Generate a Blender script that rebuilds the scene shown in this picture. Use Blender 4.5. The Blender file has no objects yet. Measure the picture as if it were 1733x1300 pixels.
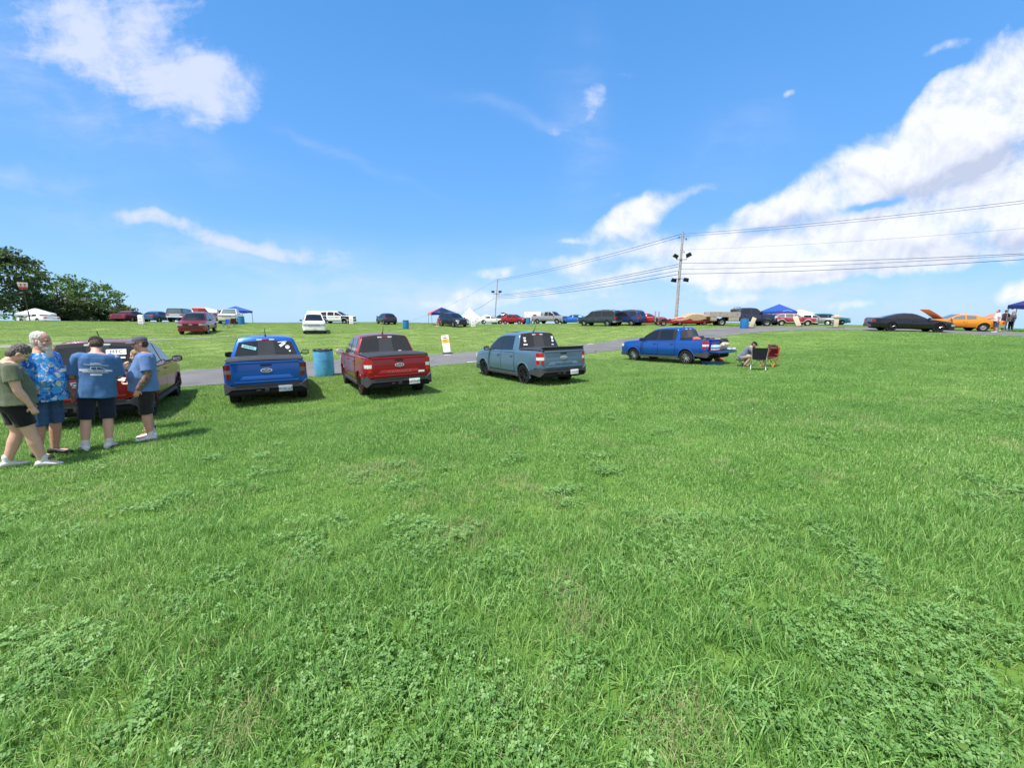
import bpy, bmesh, math, random
import numpy as np
from mathutils import Vector, Matrix, noise
from mathutils.bvhtree import BVHTree

R = math.radians
random.seed(7); rng = np.random.default_rng(7)
SC = bpy.context.scene
COL = SC.collection

# ------------------------------------------------------------------ camera
EYE = 1.65
FPX = 661.0                      # focal length in pixels of a 1733 px wide picture
PITCH = math.atan((650 - 537) / FPX)
cam = bpy.data.cameras.new('camera'); camo = bpy.data.objects.new('camera', cam); COL.objects.link(camo)
cam.sensor_fit = 'HORIZONTAL'; cam.sensor_width = 36.0; cam.lens = 36.0 * FPX / 1733.0
cam.clip_start = 0.05; cam.clip_end = 5000
camo.location = (0, 0, EYE); camo.rotation_euler = (math.pi / 2 - PITCH, 0, 0)
SC.camera = camo

# ------------------------------------------------------------------ sun, sky, exposure
SUN_EL = 67.0
SUN_DIR = Vector((-0.66, -0.75, 0)).normalized() * math.cos(R(SUN_EL)) + Vector((0, 0, math.sin(R(SUN_EL))))
sl = bpy.data.lights.new('sun', 'SUN'); sl.energy = 3.9; sl.angle = R(0.53); sl.color = (1.0, 0.955, 0.88)
so = bpy.data.objects.new('sun', sl); COL.objects.link(so)
so.rotation_euler = (-SUN_DIR).to_track_quat('-Z', 'Y').to_euler()
SC.view_settings.view_transform = 'Standard'; SC.view_settings.look = 'None'
SC.view_settings.exposure = 0.92; SC.view_settings.gamma = 1.0; SC.view_settings.use_curve_mapping = False
SC.cycles.max_bounces = 7; SC.cycles.diffuse_bounces = 3; SC.cycles.glossy_bounces = 3
SC.cycles.transmission_bounces = 4; SC.cycles.transparent_max_bounces = 6
SC.cycles.sample_clamp_indirect = 6

def pix_dir(u, v):
    a, b = (u - 866.5) / FPX, (650 - v) / FPX
    c, s = math.cos(PITCH), math.sin(PITCH)
    return Vector((a, c + b * s, -s + b * c))

class NT:
    """tiny helper to wire shader nodes"""
    def __init__(s, tree): s.t = tree; s.n = tree.nodes; s.l = tree.links
    def node(s, typ, **kw):
        n = s.n.new(typ)
        for k, v in kw.items(): setattr(n, k, v)
        return n
    def put(s, sock, val):
        if hasattr(val, 'is_output') or isinstance(val, bpy.types.NodeSocket): s.l.new(val, sock)
        else: sock.default_value = val
    def m(s, op, a, b=None, c=None, clamp=False):
        n = s.n.new('ShaderNodeMath'); n.operation = op; n.use_clamp = clamp
        s.put(n.inputs[0], a)
        if b is not None: s.put(n.inputs[1], b)
        if c is not None: s.put(n.inputs[2], c)
        return n.outputs[0]
    def mix(s, f, a, b, blend='MIX'):
        n = s.n.new('ShaderNodeMix'); n.data_type = 'RGBA'; n.blend_type = blend
        s.put(n.inputs[0], f); s.put(n.inputs[6], a); s.put(n.inputs[7], b)
        return n.outputs[2]
    def noise(s, vec, scale, detail=4, rough=.5, lac=2.0, dist=0.0):
        n = s.n.new('ShaderNodeTexNoise'); n.inputs['Scale'].default_value = scale
        n.inputs['Detail'].default_value = detail; n.inputs['Roughness'].default_value = rough
        n.inputs['Lacunarity'].default_value = lac; n.inputs['Distortion'].default_value = dist
        if vec is not None: s.l.new(vec, n.inputs['Vector'])
        return n.outputs['Fac']
    def ramp(s, fac, stops):
        n = s.n.new('ShaderNodeValToRGB'); e = n.color_ramp.elements
        while len(e) < len(stops): e.new(0.5)
        for k, (p, c) in enumerate(stops):
            e[k].position = p; e[k].color = c if len(c) == 4 else (*c, 1)
        s.put(n.inputs[0], fac)
        return n.outputs[0]
    def smooth(s, x, lo, hi):
        n = s.n.new('ShaderNodeMapRange'); n.interpolation_type = 'SMOOTHSTEP'
        s.put(n.inputs[0], x); n.inputs[1].default_value = lo; n.inputs[2].default_value = hi
        return n.outputs[0]

def build_world():
    w = bpy.data.worlds.new("World"); SC.world = w; w.use_nodes = True
    t = NT(w.node_tree); t.n.clear()
    out = t.node('ShaderNodeOutputWorld'); bg = t.node('ShaderNodeBackground')
    t.l.new(bg.outputs[0], out.inputs[0]); bg.inputs[1].default_value = 0.105
    sky = t.node('ShaderNodeTexSky', sky_type='NISHITA'); sky.sun_disc = False
    sky.sun_elevation = R(SUN_EL); sky.sun_rotation = math.atan2(SUN_DIR.x, SUN_DIR.y)
    sky.air_density = 1.0; sky.dust_density = 0.35; sky.ozone_density = 1.6; sky.altitude = 200
    tc = t.node('ShaderNodeTexCoord'); sx = t.node('ShaderNodeSeparateXYZ')
    nrm = t.node('ShaderNodeVectorMath', operation='NORMALIZE'); t.l.new(tc.outputs['Generated'], nrm.inputs[0])
    t.l.new(nrm.outputs[0], sx.inputs[0])
    X, Yc, Z = sx.outputs
    # clear air after rain: the physical sky pulled towards a deeper, cleaner blue by elevation
    grad = t.ramp(t.m('MAXIMUM', Z, 0.0), [(0.0, (2.05, 3.6, 5.5)), (.07, (1.6, 3.3, 5.6)), (.20, (.95, 2.62, 5.5)), (.36, (.68, 2.2, 5.1)), (.60, (.42, 1.72, 4.3)), (1.0, (.30, 1.2, 3.2))])
    skyc = t.mix(.86, sky.outputs[0], grad)
    # a world-fixed chart of the northern half of the sky: (x/y, z/y)
    yy = t.m('MAXIMUM', Yc, 0.08)
    P, Q = t.m('DIVIDE', X, yy), t.m('DIVIDE', Z, yy)
    front = t.smooth(Yc, 0.10, 0.25)
    comb = t.node('ShaderNodeCombineXYZ'); t.l.new(P, comb.inputs[0]); t.l.new(Q, comb.inputs[1])
    pq = comb.outputs[0]
    # warp so that cloud rims curl
    wn = t.node('ShaderNodeTexNoise'); wn.inputs['Scale'].default_value = 5.0; wn.inputs['Detail'].default_value = 3
    t.l.new(pq, wn.inputs['Vector'])
    sub = t.node('ShaderNodeVectorMath', operation='SUBTRACT'); t.l.new(wn.outputs['Color'], sub.inputs[0]); sub.inputs[1].default_value = (.5, .5, .5)
    scl = t.node('ShaderNodeVectorMath', operation='SCALE'); t.l.new(sub.outputs[0], scl.inputs[0]); scl.inputs['Scale'].default_value = 0.10
    ad = t.node('ShaderNodeVectorMath', operation='ADD'); t.l.new(pq, ad.inputs[0]); t.l.new(scl.outputs[0], ad.inputs[1])
    sw = t.node('ShaderNodeSeparateXYZ'); t.l.new(ad.outputs[0], sw.inputs[0]); WP, WQ = sw.outputs[0], sw.outputs[1]

    def pqof(u, v):
        d = pix_dir(u, v); return d.x / d.y, d.z / d.y
    def blob(u, v, ru, rv, ang, wgt):
        p0, q0 = pqof(u, v); ru /= FPX; rv /= FPX
        ca, sa = math.cos(R(ang)), math.sin(R(ang))
        dx, dy = t.m('SUBTRACT', WP, p0), t.m('SUBTRACT', WQ, q0)
        a = t.m('ADD', t.m('MULTIPLY', dx, ca / ru), t.m('MULTIPLY', dy, sa / ru))
        b = t.m('ADD', t.m('MULTIPLY', dx, -sa / rv), t.m('MULTIPLY', dy, ca / rv))
        d2 = t.m('ADD', t.m('MULTIPLY', a, a), t.m('MULTIPLY', b, b))
        return t.m('MULTIPLY', t.m('EXPONENT', t.m('MULTIPLY', d2, -1.0)), wgt)
    def total(bl):
        r = None
        for b in bl:
            x = blob(*b); r = x if r is None else t.m('ADD', r, x)
        return r
    # heaps of cloud: (u, v, half sizes, tilt, weight) as bearings
    heap = total(CLOUD_HEAP); wisp = total(CLOUD_WISP)
    n1 = t.noise(pq, 6.5, 9, .58, 2.1, .3)
    # the same noise a little towards the sun: where it is thinner there the cloud is lit
    sh = t.node('ShaderNodeVectorMath', operation='ADD'); t.l.new(pq, sh.inputs[0]); sh.inputs[1].default_value = (-.010, .022, 0)
    n1b = t.noise(sh.outputs[0], 6.5, 9, .58, 2.1, .3)
    lit = t.m('SUBTRACT', n1, n1b)
    heap = t.m('SUBTRACT', 1.0, t.m('EXPONENT', t.m('MULTIPLY', heap, -1.9)))
    n1c = t.noise(ad.outputs[0], 24, 8, .62)
    dens = t.m('ADD', heap, t.m('ADD', t.m('MULTIPLY', t.m('SUBTRACT', n1, .5), 1.25), t.m('MULTIPLY', t.m('SUBTRACT', n1c, .5), .45)))
    a_heap = t.m('MULTIPLY', t.smooth(dens, .36, 1.0), t.smooth(heap, .06, .32))
    # wisps: noise drawn out along a slanting wind
    mp = t.node('ShaderNodeMapping'); mp.inputs['Rotation'].default_value = (0, 0, R(22)); mp.inputs['Scale'].default_value = (2.2, 9.0, 1)
    t.l.new(ad.outputs[0], mp.inputs['Vector'])
    n2 = t.noise(mp.outputs[0], 1.6, 7, .6)
    n3 = t.noise(ad.outputs[0], 12, 8, .62)
    wisp = t.m('SUBTRACT', 1.0, t.m('EXPONENT', t.m('MULTIPLY', wisp, -.95)))
    a_wisp = t.m('MULTIPLY', t.smooth(t.m('ADD', wisp, t.m('MULTIPLY', t.m('SUBTRACT', t.m('ADD', t.m('MULTIPLY', n2, .5), t.m('MULTIPLY', n3, .5)), .5), 3.0)), .30, 1.15), t.smooth(wisp, .04, .40))
    a_wisp = t.m('MULTIPLY', a_wisp, .85)
    veil = t.m('MULTIPLY', total(CLOUD_VEIL), t.m('ADD', .15, t.m('MULTIPLY', t.smooth(t.m('ADD', t.m('MULTIPLY', n2, .7), t.m('MULTIPLY', n3, .3)), .36, .66), .85)))
    a_wisp = t.m('MAXIMUM', a_wisp, t.m('MULTIPLY', t.m('MINIMUM', veil, .6), .72))
    # thick bodies are greyer in their middle and underneath
    thick = t.smooth(dens, .6, 1.35)
    grey = t.m('MINIMUM', total(CLOUD_GREY), 1.0)
    bright = t.m('SUBTRACT', t.m('ADD', t.m('MULTIPLY', lit, 3.2), t.m('SUBTRACT', 1.0, t.m('MULTIPLY', thick, .22))), t.m('MULTIPLY', grey, .85), clamp=True)
    ccol = t.mix(bright, (3.05, 3.35, 4.25, 1), (5.15, 5.25, 5.6, 1))
    al = t.m('MULTIPLY', t.m('MULTIPLY', a_heap, .95), front)
    aw = t.m('MULTIPLY', a_wisp, front)
    c1 = t.mix(aw, skyc, (4.0, 4.3, 5.5, 1))
    c2 = t.mix(al, c1, ccol)
    # unseen cloud added behind the camera, kept bright and wide to fill the shadows
    back = t.m('MULTIPLY', t.smooth(t.noise(nrm.outputs[0], 2.2, 7, .55), .36, .56), t.m('MULTIPLY', t.m('SUBTRACT', 1.0, front), .9))
    c3 = t.mix(back, c2, (5.4, 5.4, 5.8, 1))
    t.l.new(c3, bg.inputs[0])

CLOUD_HEAP = [
    # long bank on the right, upper layer, its rim climbing to the right
    (1735, 130, 110, 62, 28, 1.0), (1650, 190, 110, 55, 30, 1.0), (1560, 240, 110, 48, 30, 1.0), (1470, 290, 100, 42, 28, 1.0), (1380, 335, 90, 32, 24, .95), (1295, 365, 70, 20, 14, .9),
    (1735, 215, 110, 50, 20, .9), (1640, 265, 110, 40, 22, .9), (1560, 305, 90, 26, 18, .7),
    # lower layer
    (1735, 315, 80, 42, 20, 1.1), (1650, 345, 80, 38, 16, 1.1), (1560, 375, 80, 34, 14, 1.1), (1470, 400, 80, 30, 8, 1.05), (1380, 405, 80, 26, 6, 1.0), (1290, 420, 80, 26, 6, .95), (1210, 425, 60, 20, 4, .8),
    (1700, 395, 90, 34, 10, .9), (1600, 425, 110, 28, 6, .8), (1480, 447, 120, 20, 3, .8), (1350, 458, 110, 18, 2, .85), (1240, 462, 80, 16, 2, .8), (1270, 440, 110, 24, 3, .9), (1400, 430, 120, 26, 4, .6), (1478, 344, 60, 8, 16, -1.0), (1300, 395, 60, 7, 6, -.7), (1600, 322, 60, 6, 20, -.6), (1560, 150, 60, 10, 30, -.5),
    # small heap left of the pole
    (1090, 350, 52, 20, 20, .95), (1050, 378, 48, 16, 12, .85), (1035, 400, 60, 12, 4, .7), (1175, 330, 44, 11, 10, .55), (1120, 420, 90, 18, 4, .8), (970, 413, 26, 5, 0, .6),
    # low on the skyline
    (832, 460, 34, 11, 10, .75), (1080, 468, 120, 16, 2, .72), (880, 500, 120, 14, 0, .66), (750, 520, 60, 10, 0, .5), (980, 440, 90, 12, 4, .55), (1240, 500, 120, 12, 0, .5), (1735, 498, 44, 20, 0, 1.1),
    (1440, 525, 60, 11, 0, .45), (1600, 85, 34, 10, 14, .55), (1336, 166, 13, 7, 24, .62), (1290, 266, 9, 4, 0, .4), (1640, 128, 50, 14, 20, .35),
]
CLOUD_GREY = [(1560, 318, 150, 20, 20, .8), (1690, 262, 90, 26, 22, .75), (1640, 415, 130, 20, 8, .7), (1450, 462, 130, 11, 3, .6), (1340, 382, 90, 10, 14, .6), (1735, 410, 70, 24, 0, .5)]
CLOUD_VEIL = [(50, 110, 170, 80, -25, .42), (330, 410, 240, 34, -14, .45), (620, 470, 260, 40, -6, .38), (985, 210, 40, 110, 4, .30), (880, 195, 110, 10, -15, .22), (1130, 475, 260, 46, 0, .60), (50, 300, 100, 16, 0, .50),
    (1480, 505, 260, 34, 0, .55), (570, 255, 120, 8, -26, .26), (800, 510, 240, 26, 0, .50), (1060, 430, 150, 30, 4, .45), (200, 200, 200, 30, -20, .22), (1250, 250, 90, 60, 30, .18)]
CLOUD_WISP = [
    # fleecy patch top left
    (150, 40, 90, 60, -30, 1.0), (230, 95, 110, 52, -20, 1.7), (320, 140, 90, 38, -10, 1.8), (370, 150, 44, 26, 0, 1.3), (230, 0, 100, 30, -8, 1.1), (110, 100, 70, 40, -35, .6), (290, 190, 60, 16, -22, .6),
    # streaks
    (350, 392, 130, 13, -14, 1.7), (250, 370, 70, 9, -6, 1.3), (470, 424, 90, 9, -13, 1.1), (60, 302, 60, 9, 0, .7), (30, 70, 90, 70, 0, .5),
    (1000, 160, 30, 22, 22, 1.2), (962, 216, 32, 12, 8, 1.0), (1064, 112, 16, 11, 0, .7), (870, 195, 60, 7, -20, .3), (1000, 250, 16, 70, 0, .4),
    (620, 445, 170, 20, -14, .5), (560, 250, 80, 5, -28, .4), (1250, 488, 180, 20, 0, .5), (860, 490, 150, 22, 0, .7), (1060, 455, 130, 26, 2, .7), (1450, 520, 150, 20, 0, .5), (1040, 330, 60, 10, 18, .5), (380, 458, 30, 5, 0, .5),
]
build_world()

# ------------------------------------------------------------------ terrain
# t runs along the lane, n across it and up the hill
TX, TY = 0.85, 0.527
NX, NY = -0.527, 0.85
def _table(kn, vals, lo=-140, hi=1200):
    x = np.arange(lo, hi + 1, 1.0); y = np.interp(x, kn, vals)
    k = np.exp(-0.5 * (np.arange(-9, 10) / 3.2) ** 2); k /= k.sum()
    yp = np.concatenate([np.full(9, y[0]) , y, y[-1] + (y[-1] - y[-2]) * np.arange(1, 10)])
    return x, np.convolve(yp, k, 'valid')
VX, VALLEY = _table([-140, -20, 0, 4, 8.4, 12, 20, 25, 32, 40, 50, 58, 68, 80, 110, 200, 1200],
                    [1.0, 1.5, 1.62, 1.78, 2.08, 2.34, 2.36, 2.3, 2.02, 1.55, 1.16, .98, .80, .98, 2.6, 12, 130])
_, PLAT = _table([-140, -20, 0, 8, 12, 20, 30, 40, 52, 70, 100, 200, 1200],
                 [1.9, 1.75, 1.45, 1.1, .97, 1.02, .86, .86, 1.05, 1.7, 3.6, 12, 130])
def sstep(x, a, b):
    t = np.clip((x - a) / (b - a), 0, 1); return t * t * (3 - 2 * t)
def ground(X, Y):
    X = np.asarray(X, float); Y = np.asarray(Y, float)
    s = X * TX + Y * TY; r = X * NX + Y * NY
    w = sstep(s, 16, 44)
    d = (1 - w) * np.interp(r, VX, VALLEY) + w * np.interp(r, VX, PLAT)
    d = d - 0.016 * np.clip(-s, 0, 40) * sstep(r, 28, 64) * (1 - sstep(r, 70, 110))
    d = d + 0.035 * np.clip(s - 62, 0, None) * sstep(s, 58, 75)
    d = d + 0.03 * np.clip(-s - 55, 0, None)
    d = d + 0.012 * np.sin(X * .9 + Y * .35) * np.sin(Y * .7 - X * .2)
    return EYE - d
def gz(x, y): return float(ground(x, y))
def gpos(u, Y):
    """the spot on the ground at distance Y ahead, on the bearing of column u"""
    X = 0
    for _ in range(6):
        z = gz(X, Y); zc = Y * math.cos(PITCH) - (z - EYE) * math.sin(PITCH)
        X = (u - 866.5) / FPX * zc
    return Vector((X, Y, gz(X, Y)))
def hit(u, v):
    """where the bearing (u, v) meets the ground"""
    d = pix_dir(u, v); t0 = .3
    for k in range(4000):
        t1 = t0 + .05
        p = d * t1
        if p.z + EYE < gz(p.x, p.y): break
        t0 = t1
    p = d * t1
    return Vector((p.x, p.y, gz(p.x, p.y)))

# ------------------------------------------------------------------ tags, mesh helpers
def tag(o, label=None, cat=None, group=None, kind=None):
    if label: o['label'] = label
    if cat: o['category'] = cat
    if group: o['group'] = group
    if kind: o['kind'] = kind
    return o
def empty(name, loc, rz=0.0, tilt=True):
    o = bpy.data.objects.new(name, None); COL.objects.link(o); o.empty_display_size = .3
    loc = Vector(loc)
    if tilt:
        e = .8
        n = Vector((-(gz(loc.x + e, loc.y) - gz(loc.x - e, loc.y)) / (2 * e), -(gz(loc.x, loc.y + e) - gz(loc.x, loc.y - e)) / (2 * e), 1)).normalized()
        fx = Vector((math.cos(rz), math.sin(rz), 0)); fy = n.cross(fx).normalized(); fx = fy.cross(n)
        M = Matrix((fx, fy, n)).transposed().to_4x4(); M.translation = loc
        o.matrix_basis = M
    else:
        o.location = loc; o.rotation_euler = (0, 0, rz)
    return o

class MB:
    def __init__(s): s.v = []; s.f = []; s.mi = []
    def add(s, vs, fs, m=0):
        o = len(s.v); s.v += [tuple(p) for p in vs]
        for f in fs: s.f.append(tuple(i + o for i in f)); s.mi.append(m)
        return s
    def box(s, c, d, rot=None, m=0, taper=1.0):
        h = [x / 2 for x in d]; vs = []
        for k in (-1, 1):
            q = taper if k == 1 else 1
            for a, b in ((-1, -1), (1, -1), (1, 1), (-1, 1)): vs.append(Vector((a * h[0] * q, b * h[1] * q, k * h[2])))
        if rot is not None: vs = [rot @ p for p in vs]
        vs = [p + Vector(c) for p in vs]
        return s.add(vs, [(3, 2, 1, 0), (4, 5, 6, 7), (0, 1, 5, 4), (1, 2, 6, 5), (2, 3, 7, 6), (3, 0, 4, 7)], m)
    def tube(s, pts, rad, n=8, m=0, cap=True, flat=1.0):
        pts = [Vector(p) for p in pts]
        if not hasattr(rad, '__len__'): rad = [rad] * len(pts)
        vs = []; ref = None
        for i, p in enumerate(pts):
            d = (pts[min(i + 1, len(pts) - 1)] - pts[max(i - 1, 0)]).normalized()
            if ref is None:
                ref = Vector((0, 0, 1)) if abs(d.z) < .9 else Vector((1, 0, 0))
            a = d.cross(ref).normalized(); b = a.cross(d).normalized(); ref = b
            for k in range(n):
                t = 2 * math.pi * k / n
                vs.append(p + a * math.cos(t) * rad[i] + b * math.sin(t) * rad[i] * flat)
        fs = [(i * n + k, i * n + (k + 1) % n, (i + 1) * n + (k + 1) % n, (i + 1) * n + k) for i in range(len(pts) - 1) for k in range(n)]
        if cap: fs += [tuple(range(n - 1, -1, -1)), tuple(range((len(pts) - 1) * n, len(pts) * n))]
        return s.add(vs, fs, m)
    def lathe(s, prof, n=24, axis='Z', c=(0, 0, 0), m=0, cap=False):
        vs = []
        for r, h in prof:
            for k in range(n):
                t = 2 * math.pi * k / n; x, y = r * math.cos(t), r * math.sin(t)
                p = {'Z': (x, y, h), 'Y': (x, h, y), 'X': (h, x, y)}[axis]
                vs.append((p[0] + c[0], p[1] + c[1], p[2] + c[2]))
        L = len(prof)
        fs = [(i * n + k, i * n + (k + 1) % n, (i + 1) * n + (k + 1) % n, (i + 1) * n + k) for i in range(L - 1) for k in range(n)]
        if cap: fs += [tuple(range(n)), tuple(range((L - 1) * n, L * n))]
        return s.add(vs, fs, m)
    def prism(s, poly, axis, a, b, m=0):
        """polygon given in the other two axes, drawn out from a to b along axis"""
        def P(p, h): return {'X': (h, p[0], p[1]), 'Y': (p[0], h, p[1]), 'Z': (p[0], p[1], h)}[axis]
        n = len(poly); vs = [P(p, a) for p in poly] + [P(p, b) for p in poly]
        fs = [tuple(range(n)), tuple(range(n, 2 * n))] + [(i, (i + 1) % n, n + (i + 1) % n, n + i) for i in range(n)]
        return s.add(vs, fs, m)
    def ribbon(s, plan, z0, z1, th, m=0):
        """upright band following a plan line, th thick towards its left"""
        pl = [Vector((p[0], p[1])) for p in plan]; n = len(pl); inn = []
        for i in range(n):
            d = (pl[min(i + 1, n - 1)] - pl[max(i - 1, 0)]).normalized(); inn.append(pl[i] + Vector((-d.y, d.x)) * th)
        z0 = z0 if hasattr(z0, '__len__') else [z0] * n; z1 = z1 if hasattr(z1, '__len__') else [z1] * n
        vs = []
        for i in range(n):
            vs += [(pl[i].x, pl[i].y, z0[i]), (pl[i].x, pl[i].y, z1[i]), (inn[i].x, inn[i].y, z1[i]), (inn[i].x, inn[i].y, z0[i])]
        fs = []
        for i in range(n - 1):
            for k in range(4): fs.append((i * 4 + k, i * 4 + (k + 1) % 4, i * 4 + 4 + (k + 1) % 4, i * 4 + 4 + k))
        fs += [(0, 1, 2, 3), tuple((n - 1) * 4 + k for k in (3, 2, 1, 0))]
        return s.add(vs, fs, m)
    def grid(s, rows, m=0, close=False):
        n = len(rows[0]); vs = [p for r in rows for p in r]
        fs = []
        for i in range(len(rows) - 1):
            for k in range(n - 1 if not close else n):
                fs.append((i * n + k, i * n + (k + 1) % n, (i + 1) * n + (k + 1) % n, (i + 1) * n + k))
        return s.add(vs, fs, m)
    def mesh(s, name, mats, smooth=35, bevel=0.0, recalc=True):
        me = bpy.data.meshes.new(name); me.from_pydata(s.v, [], s.f)
        mats = mats if isinstance(mats, (list, tuple)) else [mats]
        for mt in mats: me.materials.append(mt)
        if len(mats) > 1: me.polygons.foreach_set('material_index', s.mi)
        if recalc or bevel:
            bm = bmesh.new(); bm.from_mesh(me)
            if recalc: bmesh.ops.recalc_face_normals(bm, faces=bm.faces)
            if bevel:
                es = [e for e in bm.edges if len(e.link_faces) == 2 and e.calc_face_angle(0) > R(40)]
                bmesh.ops.bevel(bm, geom=es, offset=bevel, segments=2, affect='EDGES', profile=.6)
            bm.to_mesh(me); bm.free()
        if smooth:
            me.shade_smooth(); me.set_sharp_from_angle(angle=R(smooth))
        return me
    def build(s, name, mats, parent=None, smooth=35, bevel=0.0, recalc=True, label=None):
        o = bpy.data.objects.new(name, s.mesh(name, mats, smooth, bevel, recalc)); COL.objects.link(o)
        if parent is not None: o.parent = parent
        if label: o['label'] = label
        return o
BENCH = bpy.data.scenes.new('bench')          # an empty scene in which single shapes are worked out
def baked(o):
    BENCH.collection.objects.link(o); vl = BENCH.view_layers[0]; vl.update(); dg = vl.depsgraph; dg.update()
    me = bpy.data.meshes.new_from_object(o.evaluated_get(dg)); BENCH.collection.objects.unlink(o); return me
def link_mesh(name, me, parent=None, loc=(0, 0, 0), rot=(0, 0, 0), label=None):
    o = bpy.data.objects.new(name, me); COL.objects.link(o); o.parent = parent; o.location = loc; o.rotation_euler = rot
    if label: o['label'] = label
    return o
def copy_tree(o, parent=None):
    c = o.copy(); COL.objects.link(c); c.parent = parent
    for ch in list(o.children): copy_tree(ch, c)
    return c

# ------------------------------------------------------------------ materials
MATS = {}
def mat(name, col, rough=.6, metal=0.0, coat=0.0, spec=.5, var=.12, vscale=6.0, bump=0.0, bscale=60.0, sheen=0.0, alpha=None, trans=0.0, emit=0.0):
    if name in MATS: return MATS[name]
    m = bpy.data.materials.new(name); m.use_nodes = True; t = NT(m.node_tree)
    b = m.node_tree.nodes['Principled BSDF']
    tc = t.node('ShaderNodeTexCoord')
    n = t.noise(tc.outputs['Object'], vscale, 5, .6)
    lo = tuple(max(0, c * (1 - var)) for c in col[:3]) + (1,); hi = tuple(min(1, c * (1 + var)) for c in col[:3]) + (1,)
    t.l.new(t.ramp(n, [(.3, lo), (.7, hi)]), b.inputs['Base Color'])
    n2 = t.noise(tc.outputs['Object'], vscale * 3, 4, .6)
    t.l.new(t.m('ADD', t.m('MULTIPLY', n2, rough * .3), rough * .85), b.inputs['Roughness'])
    b.inputs['Metallic'].default_value = metal; b.inputs['Coat Weight'].default_value = coat; b.inputs['Coat Roughness'].default_value = .06
    b.inputs['Specular IOR Level'].default_value = spec
    if sheen: b.inputs['Sheen Weight'].default_value = sheen
    if bump:
        bn = t.node('ShaderNodeBump'); bn.inputs['Strength'].default_value = bump; bn.inputs['Distance'].default_value = .01
        t.l.new(t.noise(tc.outputs['Object'], bscale, 4, .6), bn.inputs['Height']); t.l.new(bn.outputs[0], b.inputs['Normal'])
    if emit:
        b.inputs['Emission Color'].default_value = (*col[:3], 1); b.inputs['Emission Strength'].default_value = emit
    MATS[name] = m
    return m
def paint(name, col, metal=.25, rough=.32, coat=.55): return mat(name, col, rough, metal, coat, .4, .06, 3.0)
def cloth(name, col, var=.15): return mat(name, col, .9, 0, 0, .2, var, 9.0, .6, 220.0, .15)
M_TYRE = mat('tyre_rubber', (.016, .016, .017), .85, spec=.25, bump=.3, bscale=90)
M_BLACK = mat('black_plastic', (.018, .018, .02), .55, spec=.4)
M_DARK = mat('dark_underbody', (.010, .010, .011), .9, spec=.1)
M_GREYPL = mat('grey_moulded_plastic', (.045, .048, .055), .62, spec=.4, bump=.15, bscale=300)
M_ALLOY = mat('alloy', (.55, .56, .58), .28, .9)
M_BLKRIM = mat('black_alloy', (.02, .02, .022), .3, .5, .4)
M_CHROME = mat('chrome', (.75, .76, .78), .12, 1.0)
M_GLASS = mat('tinted_glass', (.010, .013, .016), .05, 0, .12, .5, .05)
M_GLASSL = mat('pale_glass', (.10, .14, .16), .05, 0, .3, .6, .05)
M_RED = mat('red_lens', (.42, .012, .012), .18, 0, .7)
M_SMOKE = mat('smoked_lens', (.10, .008, .010), .16, 0, .7)
M_WLENS = mat('clear_lens', (.78, .78, .80), .15, .1, .7)
M_AMBER = mat('amber_lens', (.7, .24, .02), .2, 0, .6)
M_PLATE = mat('plate_white', (.70, .72, .74), .45)
M_INK = mat('dark_ink', (.02, .03, .07), .6)
M_WHITE = mat('white_plastic', (.78, .78, .78), .5)
M_STEEL = mat('steel', (.34, .35, .36), .42, .8)
M_WOOD = mat('weathered_wood', (.30, .26, .22), .85, var=.3, vscale=4, bump=.5, bscale=40)
M_TONNEAU = mat('tonneau_vinyl', (.030, .034, .042), .58, spec=.45, bump=.2, bscale=200)

def hillside(t, pos):
    """share of the drier, paler turf that grows on the slope beyond the lane"""
    s = t.node('ShaderNodeSeparateXYZ'); t.l.new(pos, s.inputs[0])
    r = t.m('ADD', t.m('MULTIPLY', s.outputs[0], NX), t.m('MULTIPLY', s.outputs[1], NY))
    f = t.m('ADD', t.m('MULTIPLY', t.smooth(r, 2, 27), .62), t.m('MULTIPLY', t.m('SUBTRACT', t.noise(pos, .12, 5, .6), .5), .35), clamp=True)
    return t.m('MULTIPLY', f, t.smooth(s.outputs[1], 4, 16))
def ground_mat():
    m = bpy.data.materials.new('lawn_soil'); m.use_nodes = True; t = NT(m.node_tree); b = m.node_tree.nodes['Principled BSDF']
    g = t.node('ShaderNodeNewGeometry'); pos = g.outputs['Position']
    n1 = t.noise(pos, .22, 6, .6); n2 = t.noise(pos, 1.7, 6, .65); n3 = t.noise(pos, 30, 3, .7)
    c = t.ramp(n1, [(.3, (.075, .150, .026)), (.5, (.105, .195, .036)), (.72, (.140, .225, .050))])
    c = t.mix(t.smooth(n2, .5, .72), c, (.155, .215, .062, 1))
    c = t.mix(t.m('MULTIPLY', t.smooth(n3, .45, .7), .5), c, (.065, .11, .025, 1))
    c = t.mix(hillside(t, pos), c, (.20, .265, .085, 1))
    t.l.new(c, b.inputs['Base Color']); b.inputs['Roughness'].default_value = .95; b.inputs['Specular IOR Level'].default_value = .1
    bn = t.node('ShaderNodeBump'); bn.inputs['Strength'].default_value = .8; bn.inputs['Distance'].default_value = .03
    t.l.new(t.m('ADD', t.noise(pos, 9, 5, .7), t.m('MULTIPLY', n3, .5)), bn.inputs['Height']); t.l.new(bn.outputs[0], b.inputs['Normal'])
    return m

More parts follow.
